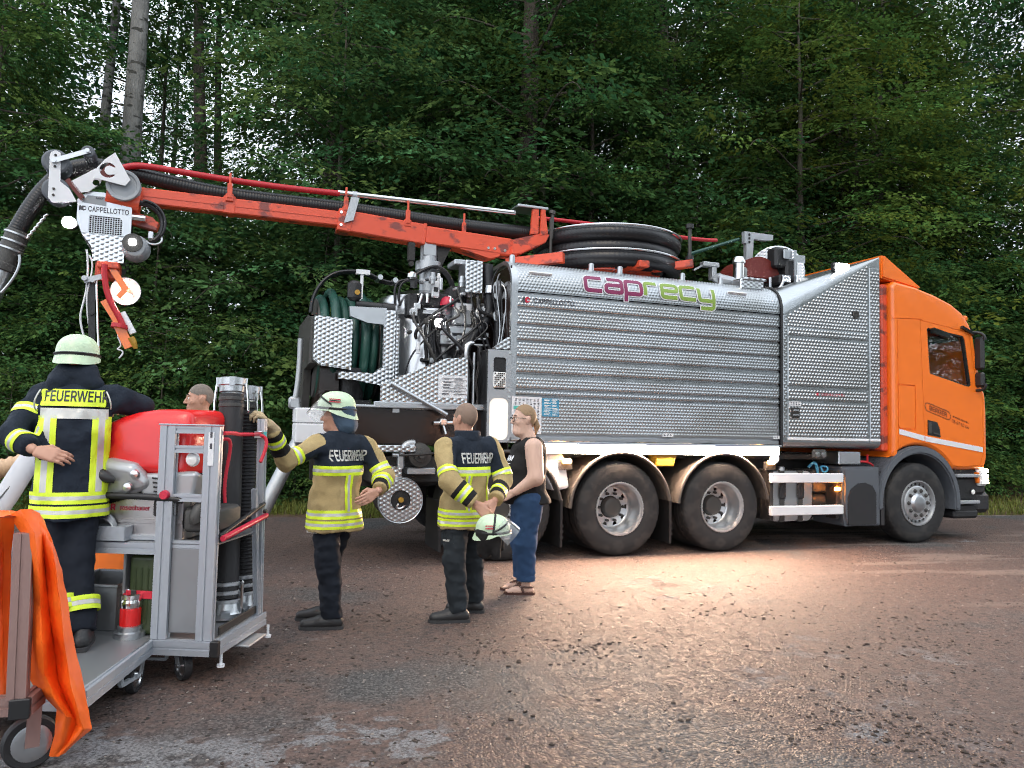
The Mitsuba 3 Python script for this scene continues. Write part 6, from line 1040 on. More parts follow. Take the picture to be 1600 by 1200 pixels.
# man behind the pump: only head and dark shirt show over it
G = (-4.30, -.80); sc = .95; Fm = Frame(G, 196); P = lambda f, l, u: Fm(f * sc, l * sc, u * sc); t = thing('person', 'grey haired man in black shirt, head seen above the red pump', 'person')
hf = A3(np.cos(np.radians(192)), np.sin(np.radians(192)), 0); hc = P(.06, 0, 1.655); hp, hpt, hA = head_prims(hc, hf, A3(.05, .02, 1), .97)
bm_ = volume([([('c', P(0, 0, 1.38), P(0, 0, .95), .12, .13, .05), ('c', P(0, .17, 1.40), P(0, -.17, 1.40), .06, .06, .05), ('c', P(0, .19, 1.40), P(.02, .26, 1.12), .05, .045, .03), ('c', P(.02, .26, 1.12), P(.18, .22, .98), .042, .03, .03), ('c', P(0, -.19, 1.40), P(.02, -.26, 1.12), .05, .045, .03), ('c', P(.02, -.26, 1.12), P(.18, -.22, .98), .042, .03, .03), ('c', P(0, .1, .9), P(0, .1, .1), .08, .05, .03), ('c', P(0, -.1, .9), P(0, -.1, .1), .08, .05, .03)], [], .03)], .016)
hm_ = volume([(hp + [('c', P(-.01, 0, 1.42), hc - [0, 0, .05], .066, .060, .03)], [(P(0, 0, 1.40), (0, 0, -1))], .02)], .0052, smooth=1)
put('body', cat(bm_, hm_, *[volume([(hand_prims(P(.19, s * .22, .97), (.6 * Fm.f - .1 * s * Fm.l + A3(0, 0, -.6)), Fm.u * .6 + Fm.f * .6, -s * Fm.l + .2 * Fm.f, .6), [], .01)], .005) for s in (1, -1)]), 'skin', t, smooth=True); eyes(hpt, .97, t); put('hair', hair_cap(hm_, hpt, hA, .0022, .015, .6), 'hair_grey', t, smooth=True)
put('shirt', volume([([('c', P(0, 0, 1.33), P(0, 0, .85), .165, .18, .78, Fm.f, .04), ('c', P(0, .16, 1.41), P(0, -.16, 1.41), .085, .085, .05), ('c', P(0, .19, 1.40), P(.02, .26, 1.12), .075, .07, .03), ('c', P(0, -.19, 1.40), P(.02, -.26, 1.12), .075, .07, .03)], [(P(0, 0, .86), (0, 0, -1)), (P(.0, 0, 1.475), (0.35, 0, 1))], .03)], .011, fold=fold_fn(.012, 4)), 'black_cloth', t, smooth=True)
legs(P, t, .9, [P(.0, .1, .5), P(0, -.1, .5)], [P(0, .1, .09), P(0, -.1, .09)], 'trouser_dark', sc, seed=2); boots(Fm, [(P(0, .1, 0), 196), (P(0, -.1, 0), 196)], t)

# woman in a black top and jeans, seen from the side
G = (-1.69, -1.41); sc = .905; Fm = Frame(G, 163); P = lambda f, l, u: Fm(f * sc, l * sc, u * sc); t = thing('person', 'woman with glasses in black sleeveless top, blue jeans and sandals', 'person')
hy = 178; hf = A3(np.cos(np.radians(hy)), np.sin(np.radians(hy)), 0); hc = P(.045, 0, 1.625); hp, hpt, hA = head_prims(hc, hf, A3(0, 0, 1), .97)
sL, eL, wL = P(-.04, .175, 1.37), P(-.06, .245, 1.09), P(.13, .225, .955); sR, eR, wR = P(-.03, -.175, 1.37), P(-.03, -.235, 1.09), P(.15, -.2, .955)
head_neck = hp + [('c', P(-.025, 0, 1.40), hc - [0, 0, .05], .068, .060, .035), ('e', hpt(.04, 0, -.115), hA, A3(.05, .055, .035), .03)]
arm = lambda s_, e_, w_: [('c', s_, e_, .078, .066, .03), ('c', e_, w_, .062, .033, .03)]
an = [P(.0, .09, .09), P(.02, -.09, .09)]; kn = [P(.02, .10, .47), P(.03, -.10, .47)]
foot = lambda a, y: [('c', a + A3(0, 0, .03), a + A3(0, 0, -.03), .040, .036, .03), ('c', a + Fm.f * -.035 + A3(0, 0, -.045), a + Fm.f * .10 + A3(0, 0, -.050), .030, .027, .03), ('c', a + Fm.f * .06 + A3(0, 0, -.052) + Fm.l * .015 * y, a + Fm.f * .135 + A3(0, 0, -.054) + Fm.l * .02 * y, .030, .022, .03)] + [('c', a + Fm.f * .13 + Fm.l * k + A3(0, 0, -.056), a + Fm.f * (.165 - abs(k - .02 * -y) * .35) + Fm.l * k * 1.2 + A3(0, 0, -.058), .0125, .0105, .008) for k in (-.03, -.014, .001, .016, .03)]
tor = [('c', P(0, 0, 1.28), P(.02, 0, .95), .125, .14, .05), ('c', P(-.035, .14, 1.365), P(-.035, -.14, 1.365), .056, .056, .04)]
body = [volume([(tor + arm(sL, eL, wL) + arm(sR, eR, wR), [], .03)], .0085), volume([(head_neck + [('c', P(-.03, .10, 1.37), P(-.03, -.10, 1.37), .055, .055, .04)], [(P(0, 0, 1.32), (0, 0, -1))], .02)], .0050, smooth=1)]; hm_ = body[1]
body += [volume([(foot(an[0] + [0, 0, .0], 1), [], .01)], .0055), volume([(foot(an[1], -1), [], .01)], .0055)] + [volume([([('c', k, a, .06, .038, .03)], [], .01)], .012) for k, a in zip(kn, an)]
dL = Fm.f * .80 - Fm.l * .12 - Fm.u * .38; body.append(volume([(hand_prims(wL + dL * .02, dL, Fm.l * .9 + Fm.u * .3, Fm.u + Fm.f * .3, .35, .95, .1), [], .01)], .0045)); body.append(volume([(hand_prims(wR, Fm.f * .8 - Fm.u * .4, -Fm.l, Fm.u + Fm.f * .2, .6, .95), [], .01)], .005))
put('body', cat(*body), 'skin_light', t, smooth=True); eyes(hpt, .97, t)
put('hair', [hair_cap(hm_, hpt, hA, .006, .022, 1.0), volume([([('c', hpt(-.105, 0, .0), hpt(-.128, 0, -.055), .028, .024, .02), ('c', hpt(-.128, 0, -.055), hpt(-.118, 0, -.12), .024, .012, .02)], [], .01)], .005, fold=fold_fn(.006, 3, 60, 12))], 'hair_brown', t, smooth=True)
gl_ = put('glasses', [tube([hpt(.108, y0 - .026, .016), hpt(.110, y0, .018), hpt(.108, y0 + .026, .016), hpt(.106, y0 + .024, -.012), hpt(.107, y0, -.016), hpt(.106, y0 - .024, -.012), hpt(.108, y0 - .026, .016)], .0028, 6) for y0 in (.034, -.034)] + [tube([hpt(.108, .06 * s, .014), hpt(.06, .082 * s, .014), hpt(-.01, .086 * s, .010)], .0028, 6) for s in (1, -1)] + [tube([hpt(.108, -.01, .012), hpt(.112, 0, .014), hpt(.108, .01, .012)], .0028, 6)], 'black', t, smooth=40)
T1 = [('c', P(-.01, 0, 1.30), P(.03, 0, .98), .168, .195, .95, Fm.f, .05), ('e', P(.10, .075, 1.17), np.eye(3), A3(.105, .105, .10), .05), ('e', P(.10, -.075, 1.17), np.eye(3), A3(.105, .105, .10), .05), ('e', P(.11, 0, .99), np.eye(3), A3(.175, .175, .16), .06), ('c', P(-.035, .13, 1.36), P(-.035, -.13, 1.36), .076, .076, .05), ('e', P(-.04, 0, .84), np.eye(3), A3(.175, .19, .13), .06)]
sub = lambda s_, e_: ('s', s_ + (e_ - s_) * .16 + (s_ - P(-.03, 0, 1.37)) * .62, np.eye(3), A3(.072, .072, .10), .008)
tm_ = volume([(T1 + [sub(sL, eL), sub(sR, eR), ('s', P(.09, 0, 1.44), np.eye(3), A3(.07, .07, .07), .01), ('s', P(-.02, 0, 1.52), np.eye(3), A3(.08, .078, .085), .01)], [(P(0, 0, .835), (0, 0, -1))], .03)], .0085, fold=fold_fn(.010, 6, 12, 10)); tk = put('top', tm_, 'black_cloth', t, smooth=True)
fr2 = part_of(tm_, np.ones(len(tm_.faces), bool)); ax_ = -(Fm.f * .75 + Fm.l * .65); ux = np.cross(A3(0, 0, 1), ax_); ux /= np.linalg.norm(ux)
for tx, z, h in (('MAY', 1.24, .042), ('THE', 1.17, .042), ('FIRE', 1.08, .035)):
    m = letters(tx, h, (0, 0, 0), ux, (0, 0, 1), bold=True).subdivide_to_size(.015); w_ = np.ptp(m.vertices @ ux); m.apply_translation(P(.0, 0, z) - ax_ * .5 - ux * w_ / 2 + ux * .05); d_ = drape(m, fr2, ax_, .003)
    if len(d_.faces): put('print', d_, 'white', tk, smooth=False)
lm_, tmj = legs(P, t, .86, kn, [a + [0, 0, .055] for a in an], 'denim', .93, r=(.150, .104, .080), seed=21, fold=.014)
for a in an:
    put('jeans_cuff', lathe([(.074, -.045), (.081, -.04), (.080, .0), (.076, .004)], a + [0, 0, .075], (0, 0, 1), 24), 'denim', t, smooth=40)
    o = Polygon([(-.075, -.032), (-.075, .032), (0, .036), (.10, .048), (.165, .036), (.19, .0), (.165, -.036), (.10, -.046), (0, -.036)]).buffer(-.01).buffer(.012); m = prism_z(o, -.0, .02); v = m.vertices.copy(); m.vertices = np.array([a[0], a[1], .0]) + v[:, :1] * Fm.f + v[:, 1:2] * Fm.l + v[:, 2:] * [0, 0, 1.]; sk = put('sandal', m, 'leather', t)
    q = lambda x, y, z: np.array([a[0], a[1], 0]) + x * Fm.f + y * Fm.l + [0, 0, z]
    put('strap', [tube([q(.02, -.045, .02), q(.045, -.03, .065), q(.055, 0, .078), q(.045, .03, .065), q(.02, .045, .02)], .010, 8), tube([q(.055, 0, .078), q(.10, .0, .058), q(.125, .004, .03)], .009, 8), tube([q(.045, .03, .065), q(-.02, .045, .065), q(-.06, .0, .062), q(-.02, -.045, .065), q(.045, -.03, .065)], .008, 8)], 'leather', sk, smooth=40); put('buckle', lathe([(.011, -.003), (.015, -.003), (.015, .003), (.011, .003)], q(.035, .042, .062), Fm.l, 14, close=True), 'chrome', sk)
put('plaster', volume([([('e', eL + (wL - eL) * .06 + Fm.l * .038 + Fm.f * .02, np.eye(3), A3(.025, .025, .04), .01)], [], .01)], .006), 'white', t, smooth=True); put('phone_edge', obox(P(.185, .19, .93), P(.235, .165, .945), .010, .04, b=.003), 'white', t)
# ---------------------------------------------------------------- the equipment trolley and what stands on it
KB, KU, KW = A3(-4.155, -3.135, 0), A3(.407, .914, 0), A3(-.914, .407, 0)
def K(a, b, z): return KB + a * KU + b * KW + A3(0, 0, z)
def kmesh(m): """from trolley axes (a away, b left, z up) to the world"""; m = tri(m).copy(); v = m.vertices.copy(); m.vertices = KB + v[:, :1] * KU + v[:, 1:2] * KW + v[:, 2:] * [0, 0, 1.]; m.fix_normals(); return m
def kbox(a0, a1, b0, b1, z0, z1, b=.004): return kmesh(box(a0, a1, b0, b1, z0, z1, b))
def profile(p0, p1, w, h, up=(0, 0, 1)):
    """slotted aluminium profile bar: a core with proud lips on each face"""
    p0, p1 = np.asarray(p0, float), np.asarray(p1, float); d = (p1 - p0) / np.linalg.norm(p1 - p0); s = np.cross(d, up); s /= np.linalg.norm(s); u = np.cross(s, d); n = max(1, round(w / .06)); k = max(1, round(h / .06)); ms = [obox(p0, p1, w - .012, h - .012, up)]
    def lips(c, axis, other, cnt, span, half):
        for i in range(cnt):
            c0 = -span / 2 + span / cnt * (i + .5); g = span / cnt
            for q in (-1, 1):
                o = axis * (half - .004) + other * (c0 + q * (g / 2 - (g - .012) / 4)); ww, hh = ((g - .012) / 2, .008)
                yield obox(p0 + o, p1 + o, ww if other is s else hh, hh if other is s else ww, up)
    for sg in (1, -1): ms += list(lips(0, u * sg, s, n, w, h / 2)) + list(lips(0, s * sg, u, k, h, w / 2))
    return cat(*ms)
CT = thing('equipment_trolley', 'aluminium profile equipment trolley with deck, uprights and castors carrying the red pump', 'trolley')
def ct(name, m, mat='alu_frame', par=None, **kw): return put(name, m, mat, par or CT, **kw)
M('deck_plate', (.30, .31, .32), .42, .7, bump=lambda p, n, uv: .0006 * noise(p.x * 60, p.y * 60, 0.))
ct('deck', cat(kbox(0, .64, 0, 1.25, .226, .238), kmesh(prism_z(Polygon([(-.80, .22), (-.80, 1.05), (0, 1.05), (0, .335)]), .226, .238))), 'deck_plate')
for p0, p1 in ((K(-.02, .0, .2), K(-.02, .36, .2)), (K(0, -.02, .2), K(.64, -.02, .2)), (K(-.80, .20, .2), K(.0, .335, .2)), (K(-.82, .22, .2), K(-.82, 1.05, .2)), (K(.64, 0, .2), K(.64, 1.25, .2)), (K(-.8, 1.07, .2), K(.64, 1.25, .2))): ct('frame_bar', profile(p0, p1, .04, .075))
ct('corner_cap', kbox(-.045, -.005, -.045, -.002, .16, .242), 'black')
U1 = ct('upright', profile(K(0, .29, .24), K(.0, .29, 1.37), .045, .085, up=KW)); U2 = ct('upright', profile(K(0, .045, .24), K(0, .045, 1.37), .045, .085, up=KW)); U3 = ct('upright', profile(K(.60, .0, .24), K(.60, .02, 1.42), .045, .045, up=KW)); ct('upright', profile(K(.60, 1.2, .24), K(.60, 1.2, .72), .045, .045, up=KW)); ct('upright', profile(K(.0, 1.12, .24), K(.0, 1.12, .70), .045, .045, up=KW)); ct('upright', profile(K(.56, -.01, .24), K(.47, .0, 1.0), .03, .03, up=KW))
ct('rung', profile(K(.0, .09, 1.35), K(.0, .25, 1.35), .04, .04)); ct('rung', profile(K(.0, .09, 1.245), K(.0, .25, 1.245), .04, .04)); ct('rung', profile(K(.0, .09, .985), K(.0, .25, .985), .04, .04)); ct('rung', profile(K(.02, .09, .735), K(.02, .25, .735), .04, .04)); ct('cap_plate', kbox(-.03, .03, -.0, .34, 1.372, 1.38), 'alu_frame')
ct('infill_plate', kbox(.0, .008, .09, .25, .27, .715), 'deck_plate'); ct('tag', kbox(-.0265, -.024, .03, .062, 1.16, 1.34, .0005), 'white'); ct('tag_print', [kbox(-.0285, -.0265, .04, .052, z, z + .03, .0) for z in (1.25, 1.31)], 'decal_grey', smooth=False)
ct('shelf', kbox(0, .64, .0, 1.15, .735, .745), 'deck_plate'); 
for a in (.0, .62): ct('shelf_bar', profile(K(a, .335, .71), K(a, 1.15, .71), .04, .06))
ct('shelf_bar', profile(K(0, 1.13, .71), K(.62, 1.13, .71), .04, .06)); ct('shelf_rail', kbox(.02, .05, .33, .70, .748, .775), 'alu_frame')
ct('black_bar', [tube([K(.02, .0, .78), K(.60, -.01, .90)], .014, 10), cyl(K(.55, -.03, .86), K(.55, -.05, .86), .012)], 'black', smooth=40); ct('red_bar', tube([K(.02, -.02, .77), K(.60, -.03, .83)], .016, 12), 'decal_red', smooth=40)
ct('sill', kbox(.05, .62, -.012, .0, .25, .295), 'dark_frame')
# castors
def castor(c, r, yaw, name='castor'):
    k = key_for(f'{CT}__{name}'); _roots.add(k); a = np.radians(yaw); d = A3(np.cos(a), np.sin(a), 0); l = A3(-d[1], d[0], 0); c = np.asarray(c, float); ctr = c + [0, 0, r]
    put('tyre', lathe([(r * .72, -.019), (r * .93, -.021), (r, -.012), (r, .012), (r * .93, .021), (r * .72, .019)], ctr, l, 36, close=True), 'rubber', k, smooth=40); put('disc', lathe([(.001, -.022), (r * .28, -.022), (r * .34, -.012), (r * .66, -.010), (r * .74, -.018), (r * .74, .018), (r * .66, .010), (r * .34, .012), (.001, .022)], ctr, l, 32), 'steel', k, smooth=35)
    put('fork', [obox(ctr + l * .03 * s, ctr + l * .03 * s + d * .05 + [0, 0, r + .03], .004, .045, up=d) for s in (1, -1)] + [obox(ctr + d * .05 + [0, 0, r + .03] - l * .035, ctr + d * .05 + [0, 0, r + .03] + l * .035, .09, .006)], 'alu_dull', k); put('axle', cyl(ctr - l * .036, ctr + l * .036, .009, n=12), 'chrome', k)
castor((-4.300, -2.985, 0), .078, 115); castor((-4.02, -2.40, 0), .075, 60); castor((-4.525, -3.12, 0), .085, 75); castor((-5.0, -2.3, 0), .08, 60); castor((-4.95, -3.35, 0), .08, 70)
ct('castor_bracket', [obox(K(-.30, .32, .165), K(-.30, .32, .09), .02, .02, up=KU), obox(K(-.30, .32, .09), K(-.12, .32, .09), .02, .02), obox(K(.10, .30, .165), K(.10, .30, .10), .015, .015, up=KU), obox(K(.10, .30, .10), K(.10, .42, .10), .015, .015)], 'grey'); ct('pedal', kbox(.24, .50, -.10, .02, .135, .147), 'alu_dull'); each('foot_screw', [cyl(K(a, b, .10), K(a, b, .165), .008, n=10) for a, b in ((.04, -.03), (.62, -.06))] + [cyl(K(a, b, .09), K(a, b, .105), .02, n=12) for a, b in ((.04, -.03), (.62, -.06))], 'white', CT)
# two tall suction hoses standing in the trolley, with their couplings
def standing_hose(name, label, p0, p1, r, ribbed, arms):
    t = thing(name, label, 'hose', 'suction hoses standing in the trolley'); p0, p1 = np.asarray(p0, float), np.asarray(p1, float); d = (p1 - p0) / np.linalg.norm(p1 - p0); q = lambda s: p0 + d * s; L = np.linalg.norm(p1 - p0); a, b, _ = frame_to(d)
    put('hose', tube(np.array([q(.12), q(L - .1)]), r, 28, 40, rib=(.022, .006) if ribbed else None), 'rubber', t, smooth=40)
    for s in (.10, .15, .20): put('hose_ring', lathe([(r, -.012), (r + .006, -.008), (r + .006, .008), (r, .012)], q(s), d, 28), 'alu_dull', t, smooth=30)
    for s in (L - .17, L - .13): put('hose_ring', lathe([(r, -.012), (r + .004, -.008), (r + .004, .008), (r, .012)], q(s), d, 28), 'hub_dark', t, smooth=30)
    k = put('coupling', lathe([(r * .9, L - .09), (r * 1.02, L - .085), (r * 1.04, L - .05), (r * 1.18, L - .045), (r * 1.18, L - .005), (r * 1.08, L), (r * .9, L), (r * .85, L - .04)], p0, d, 32), 'alu', t, smooth=30); put('lug', [obox(q(L - .055) + v * r * 1.1, q(L - .0) + v * r * 1.16, .03, .02, up=v) for v in (a, -a, b, -b)], 'alu', k)
    for v in arms: v = np.asarray(v, float); e0, e1 = q(L - .03) + v * r * 1.25, q(L - .20) + v * r * 1.45; put('locking_lever', [tube([e0, (e0 + e1) / 2 + v * .004, e1], .008, 8), lathe([(.001, -.012), (.012, 0), (.001, .012)], e1, d, 12)], 'chrome', k, smooth=40)
    k = put('base_coupling', lathe([(.001, 0), (r * 1.25, .0), (r * 1.25, .03), (r * 1.1, .045), (r * 1.0, .11)], p0, d, 32), 'alu', t, smooth=30); put('lug', [obox(p0 + d * .02 + v * r * 1.15, p0 + d * .05 + v * r * 1.3, .05, .03) for v in (a, -a, b, -b)], 'alu', k); v = np.asarray(arms[0], float) * -1; put('locking_lever', [tube([p0 + v * r * 1.3 + d * .03, p0 + v * r * 1.35 + d * .20], .009, 8), lathe([(.001, -.014), (.014, 0), (.001, .014)], p0 + v * r * 1.35 + d * .21, d, 12)], 'chrome', k, smooth=40)
standing_hose('suction_hose', 'smooth black suction hose, left of the two standing in the trolley', (-4.095, -2.68, .24), (-4.115, -2.56, 1.665), .071, False, [(-.93, .36, 0), (.93, -.36, 0)])
standing_hose('suction_hose', 'ribbed black suction hose, right of the two standing in the trolley', (-3.995, -2.475, .24), (-4.01, -2.41, 1.625), .060, True, [(.93, -.36, 0), (.5, -.8, 0)])
M('strap_red', (.55, .02, .04), .6); M('strap_green', (.02, .4, .4), .6)
sp = thing('lashing_strap', 'red lashing strap round the two standing suction hoses', 'strap'); put('band', [tube([K(.02, .0, 1.335), K(.25, .03, 1.33), K(.36, .06, 1.325), K(.46, .05, 1.325), K(.56, .03, 1.32)], .012, 6), tube([K(.50, -.01, 1.32), K(.52, -.04, 1.29), K(.50, -.04, 1.22), K(.47, -.03, 1.16)], .011, 6), tube([K(.05, .02, 1.30), K(.10, .0, 1.29), K(.12, .01, 1.2), K(.12, .02, .95)], .010, 6)], 'strap_red', sp, smooth=40); put('buckle', kbox(.50, .53, -.02, .03, 1.30, 1.345), 'chrome', sp); put('strap_end', obox(K(.54, .0, 1.325), K(.60, -.005, 1.325), .012, .03, up=(0, 0, 1)), 'strap_green', sp)
# red portable pump on the shelf
PU = thing('portable_pump', 'red and grey portable fire pump on the trolley shelf', 'pump')
def hull(ps): return trimesh.convex.convex_hull(np.concatenate([trimesh.creation.icosphere(subdivisions=2, radius=r).vertices + p for p, r in ps]))
def soft(m, n=30):
    m.merge_vertices(); m = m.subdivide().subdivide(); m.merge_vertices(); v = np.array(m.vertices); e = m.edges_unique
    from scipy.sparse import coo_matrix
    A = coo_matrix((np.ones(2 * len(e)), (np.r_[e[:, 0], e[:, 1]], np.r_[e[:, 1], e[:, 0]])), (len(v), len(v))).tocsr(); d = np.asarray(A.sum(1))
    for i in range(n): v = v + .6 * (A @ v / d - v)
    m.vertices = v; return m
put('red_cover', kmesh(soft(hull([((.08, .74, 1.17), .05), ((.50, .74, 1.17), .05), ((.10, .64, 1.33), .07), ((.48, .64, 1.33), .07), ((.14, .47, 1.395), .07), ((.46, .47, 1.395), .07), ((.14, .27, 1.40), .065), ((.50, .25, 1.40), .065), ((.07, .42, 1.16), .05), ((.52, .42, 1.16), .05), ((.08, .26, 1.14), .05), ((.52, .24, 1.14), .05)]))), 'pump_red', PU, smooth=True)
M('pump_red', (.62, .012, .012), .28, coat=.8); M('pump_grey', (.40, .41, .42), .32, .5)
hv_ = put('headlamp_shroud', kmesh(soft(hull([((.05, .74, 1.10), .05), ((.03, .62, 1.135), .055), ((.02, .50, 1.12), .05), ((.03, .44, 1.06), .045), ((.04, .56, 1.02), .05), ((.06, .70, 1.03), .05)]), 10)), 'pump_grey', PU, smooth=True); put('grip', tube([K(-.03, .78, 1.14), K(-.045, .68, 1.12), K(-.05, .60, 1.085), K(-.04, .56, 1.07)], [.02, .03, .034, .015], 12), 'black', hv_, smooth=45); each('lens', [lathe([(.001, -.012), (.022, -.008), (.027, .006)], K(-.035, b, z), KU, 18) for b, z in ((.455, 1.105), (.49, 1.035))], 'steel', hv_, smooth=40)
g_ = put('side_cover', kmesh(hull([((.04, .46, 1.08), .025), ((.04, .16, 1.10), .025), ((.04, .42, 1.0), .025), ((.04, .18, 1.0), .025), ((.3, .46, 1.08), .03), ((.3, .16, 1.0), .03)])), 'pump_grey', PU, smooth=40)
each('vent_slot', [obox(K(.008, .38 - .004 * i, 1.085 - .024 * i), K(.006, .27 - .004 * i, 1.075 - .024 * i), .006, .009) for i in range(4)], 'black', g_); put('carry_frame', tube([K(.0, .9, .965), K(-.02, .7, .985), K(-.02, .36, .985), K(.0, .2, .97)], .018, 10), 'black', PU, smooth=45); put('engine', [kbox(.06, .56, .23, .80, .93, 1.12, .02), kbox(.1, .5, .22, .3, .78, 1.12, .02), kbox(-.01, .08, .25, .36, .88, .97, .01)], 'black', PU); put('knob', lathe([(.001, -.03), (.022, -.03), (.026, -.01), (.022, .01)], K(-.02, .285, 1.0), KU, 18), 'decal_red', PU, smooth=40)
sb_ = put('base_casing', kmesh(prism_x([(.90, .752), (.90, .86), (.50, .975), (.22, .975), (.22, .752)], .05, .6)), 'steel_sheet', PU); put('fold_line', kbox(.044, .052, .22, .90, .835, .86, .002), 'steel_sheet', PU)
M('steel_sheet', (.60, .58, .58), .32, .9, bump=lambda p, n, uv: .0015 * fbm(p.x * 5, p.y * 5, p.z * 8, 2))
k = put('maker_name', letters('rosenbauer', .026, K(.0475, .575, .905), -KW, (0, 0, 1), width=.165), 'decal_red', PU, smooth=False); put('emblem', letters('R', .034, K(.0475, .63, .902), -KW, (0, 0, 1), bold=True), 'decal_red', k, smooth=False)
put('pressure_outlet', [tube([K(.10, .10, .98), K(.04, .10, .96), K(-.0, .12, .90), K(-.0, .12, .86)], .035, 14), kbox(.0, .3, .0, .2, .8, .93, .02)], 'hub_dark', PU, smooth=45); put('work_light', lathe([(.001, -.02), (.03, -.01), (.04, .01)], K(.02, .17, 1.19), KU, 18), 'lens_clear', PU, smooth=40)
# flat tray with a coiled line on the shelf
tr_ = thing('tray', 'flat grey tray with a coiled line on the trolley shelf in front of the pump', 'tray'); put('box', cat(kbox(-.03, .04, .50, 1.0, .748, .752, .001), kbox(-.035, -.029, .495, 1.005, .748, .825, .002), kbox(.038, .044, .495, 1.005, .748, .825, .002), kbox(-.03, .04, .494, .50, .748, .825, .002), kbox(-.03, .04, 1.0, 1.006, .748, .825, .002)), 'alu_frame', tr_)
ln = thing('coiled_line', 'grey coiled line looping out of the flat tray', 'line'); put('coil', [tube([K(.0 + .01 * j, .66 + .085 * np.cos(t), .79 + (.075 + .012 * j) * np.sin(t)) for t in np.linspace(-.2, 3.34, 22)], .009, 8) for j in range(3)] + [tube([K(.0, .92, .81), K(.0, .86, .845), K(.0, .78, .82)], .006, 6)], 'alu_dull', ln, smooth=45)
# green canister with its red strap, coupling, open crate
gc = thing('fuel_canister', 'dark green fuel canister strapped upright on the trolley deck', 'canister'); m_ = hull([((a, b, z), .025) for a in (.06, .20) for b in (.375, .475) for z in (.265, .64)]); put('can', kmesh(m_), 'can_green', gc, smooth=40); M('can_green', (.032, .048, .018), .42); each('can_rib', [kbox(.028, .04, b, b + .012, .30, .60, .005) for b in (.385, .42, .455)], 'can_green', gc); put('can_handle', kmesh(box(.08, .18, .39, .46, .66, .685, .01)), 'can_green', gc)
gs = thing('lashing_strap', 'red strap with buckle round the green canister', 'strap'); put('band', cat(kbox(.024, .031, .345, .505, .435, .478, .002), kbox(.03, .25, .503, .509, .435, .478, .002)), 'strap_red', gs); put('buckle', kbox(.016, .026, .445, .475, .430, .483), 'hub_dark', gs)
ct('canister_holder', [kbox(.02, .03, .515, .525, .24, .70), kbox(.03, .26, .515, .52, .24, .70), kbox(.26, .265, .34, .52, .24, .70)], 'deck_plate')
cp = thing('suction_strainer', 'red and chrome hose coupling standing on the trolley deck', 'coupling'); c0 = A3(-4.575, -2.94, .238); put('red_body', lathe([(.048, .06), (.052, .065), (.052, .15), (.045, .16)], c0, (0, 0, 1), 28), 'pump_red', cp, smooth=40); put('foot', lathe([(.001, 0), (.075, 0), (.078, .01), (.078, .03), (.062, .035), (.062, .06), (.05, .065)], c0, (0, 0, 1), 28), 'alu', cp, smooth=35); put('collar', lathe([(.045, .155), (.054, .16), (.056, .185), (.05, .20), (.056, .205), (.054, .225), (.042, .228), (.04, .20)], c0, (0, 0, 1), 28), 'chrome', cp, smooth=35); put('ball', lathe([(.001, .25), (.012, .242), (.016, .23)], c0 + [-.02, .06, 0], (0, 0, 1), 12), 'chrome', cp)
oc = thing('metal_crate', 'open sheet metal crate on the trolley deck behind the coupling', 'crate'); put('box', cat(kbox(.10, .50, .60, .606, .24, .48, .001), kbox(.10, .50, .95, .956, .24, .48, .001), kbox(.10, .106, .60, .955, .24, .48, .001), kbox(.50, .506, .60, .955, .24, .48, .001), kbox(.1, .5, .6, .955, .24, .246, .001)), 'deck_plate', oc); put('rim', cat(kbox(.09, .516, .59, .60, .475, .49, .002), kbox(.09, .516, .955, .966, .475, .49, .002), kbox(.09, .10, .59, .966, .475, .49, .002), kbox(.506, .516, .59, .966, .475, .49, .002)), 'alu', oc)
dj = thing('dark_jug', 'dark rounded vessel beside the metal crate', 'vessel'); put('body', lathe([(.001, 0), (.075, 0), (.09, .04), (.09, .15), (.06, .21), (.03, .22), (.03, .25)], K(.02, .76, .24), (0, 0, 1), 24), 'hub_dark', dj, smooth=40)
# orange barrier boards behind the trolley
for i, (p, q_) in enumerate((((-4.95, -1.75), (-4.55, -1.90)), ((-4.42, -1.98), (-4.05, -2.10)))):
    t_ = thing('barrier_board', ('orange board behind the trolley, left of the two', 'orange board behind the trolley, right of the two')[i], 'board', 'orange boards behind the trolley'); p, q_ = A3(*p, 0), A3(*q_, 0)
    put('board', obox(p + [0, 0, .42], q_ + [0, 0, .42], .025, .42, b=.008), 'orange', t_); each('leg', [obox(x + [0, 0, 0], x + [0, 0, .70], .035, .035, up=(1, 0, 0)) for x in (p, q_)], 'alu', t_)
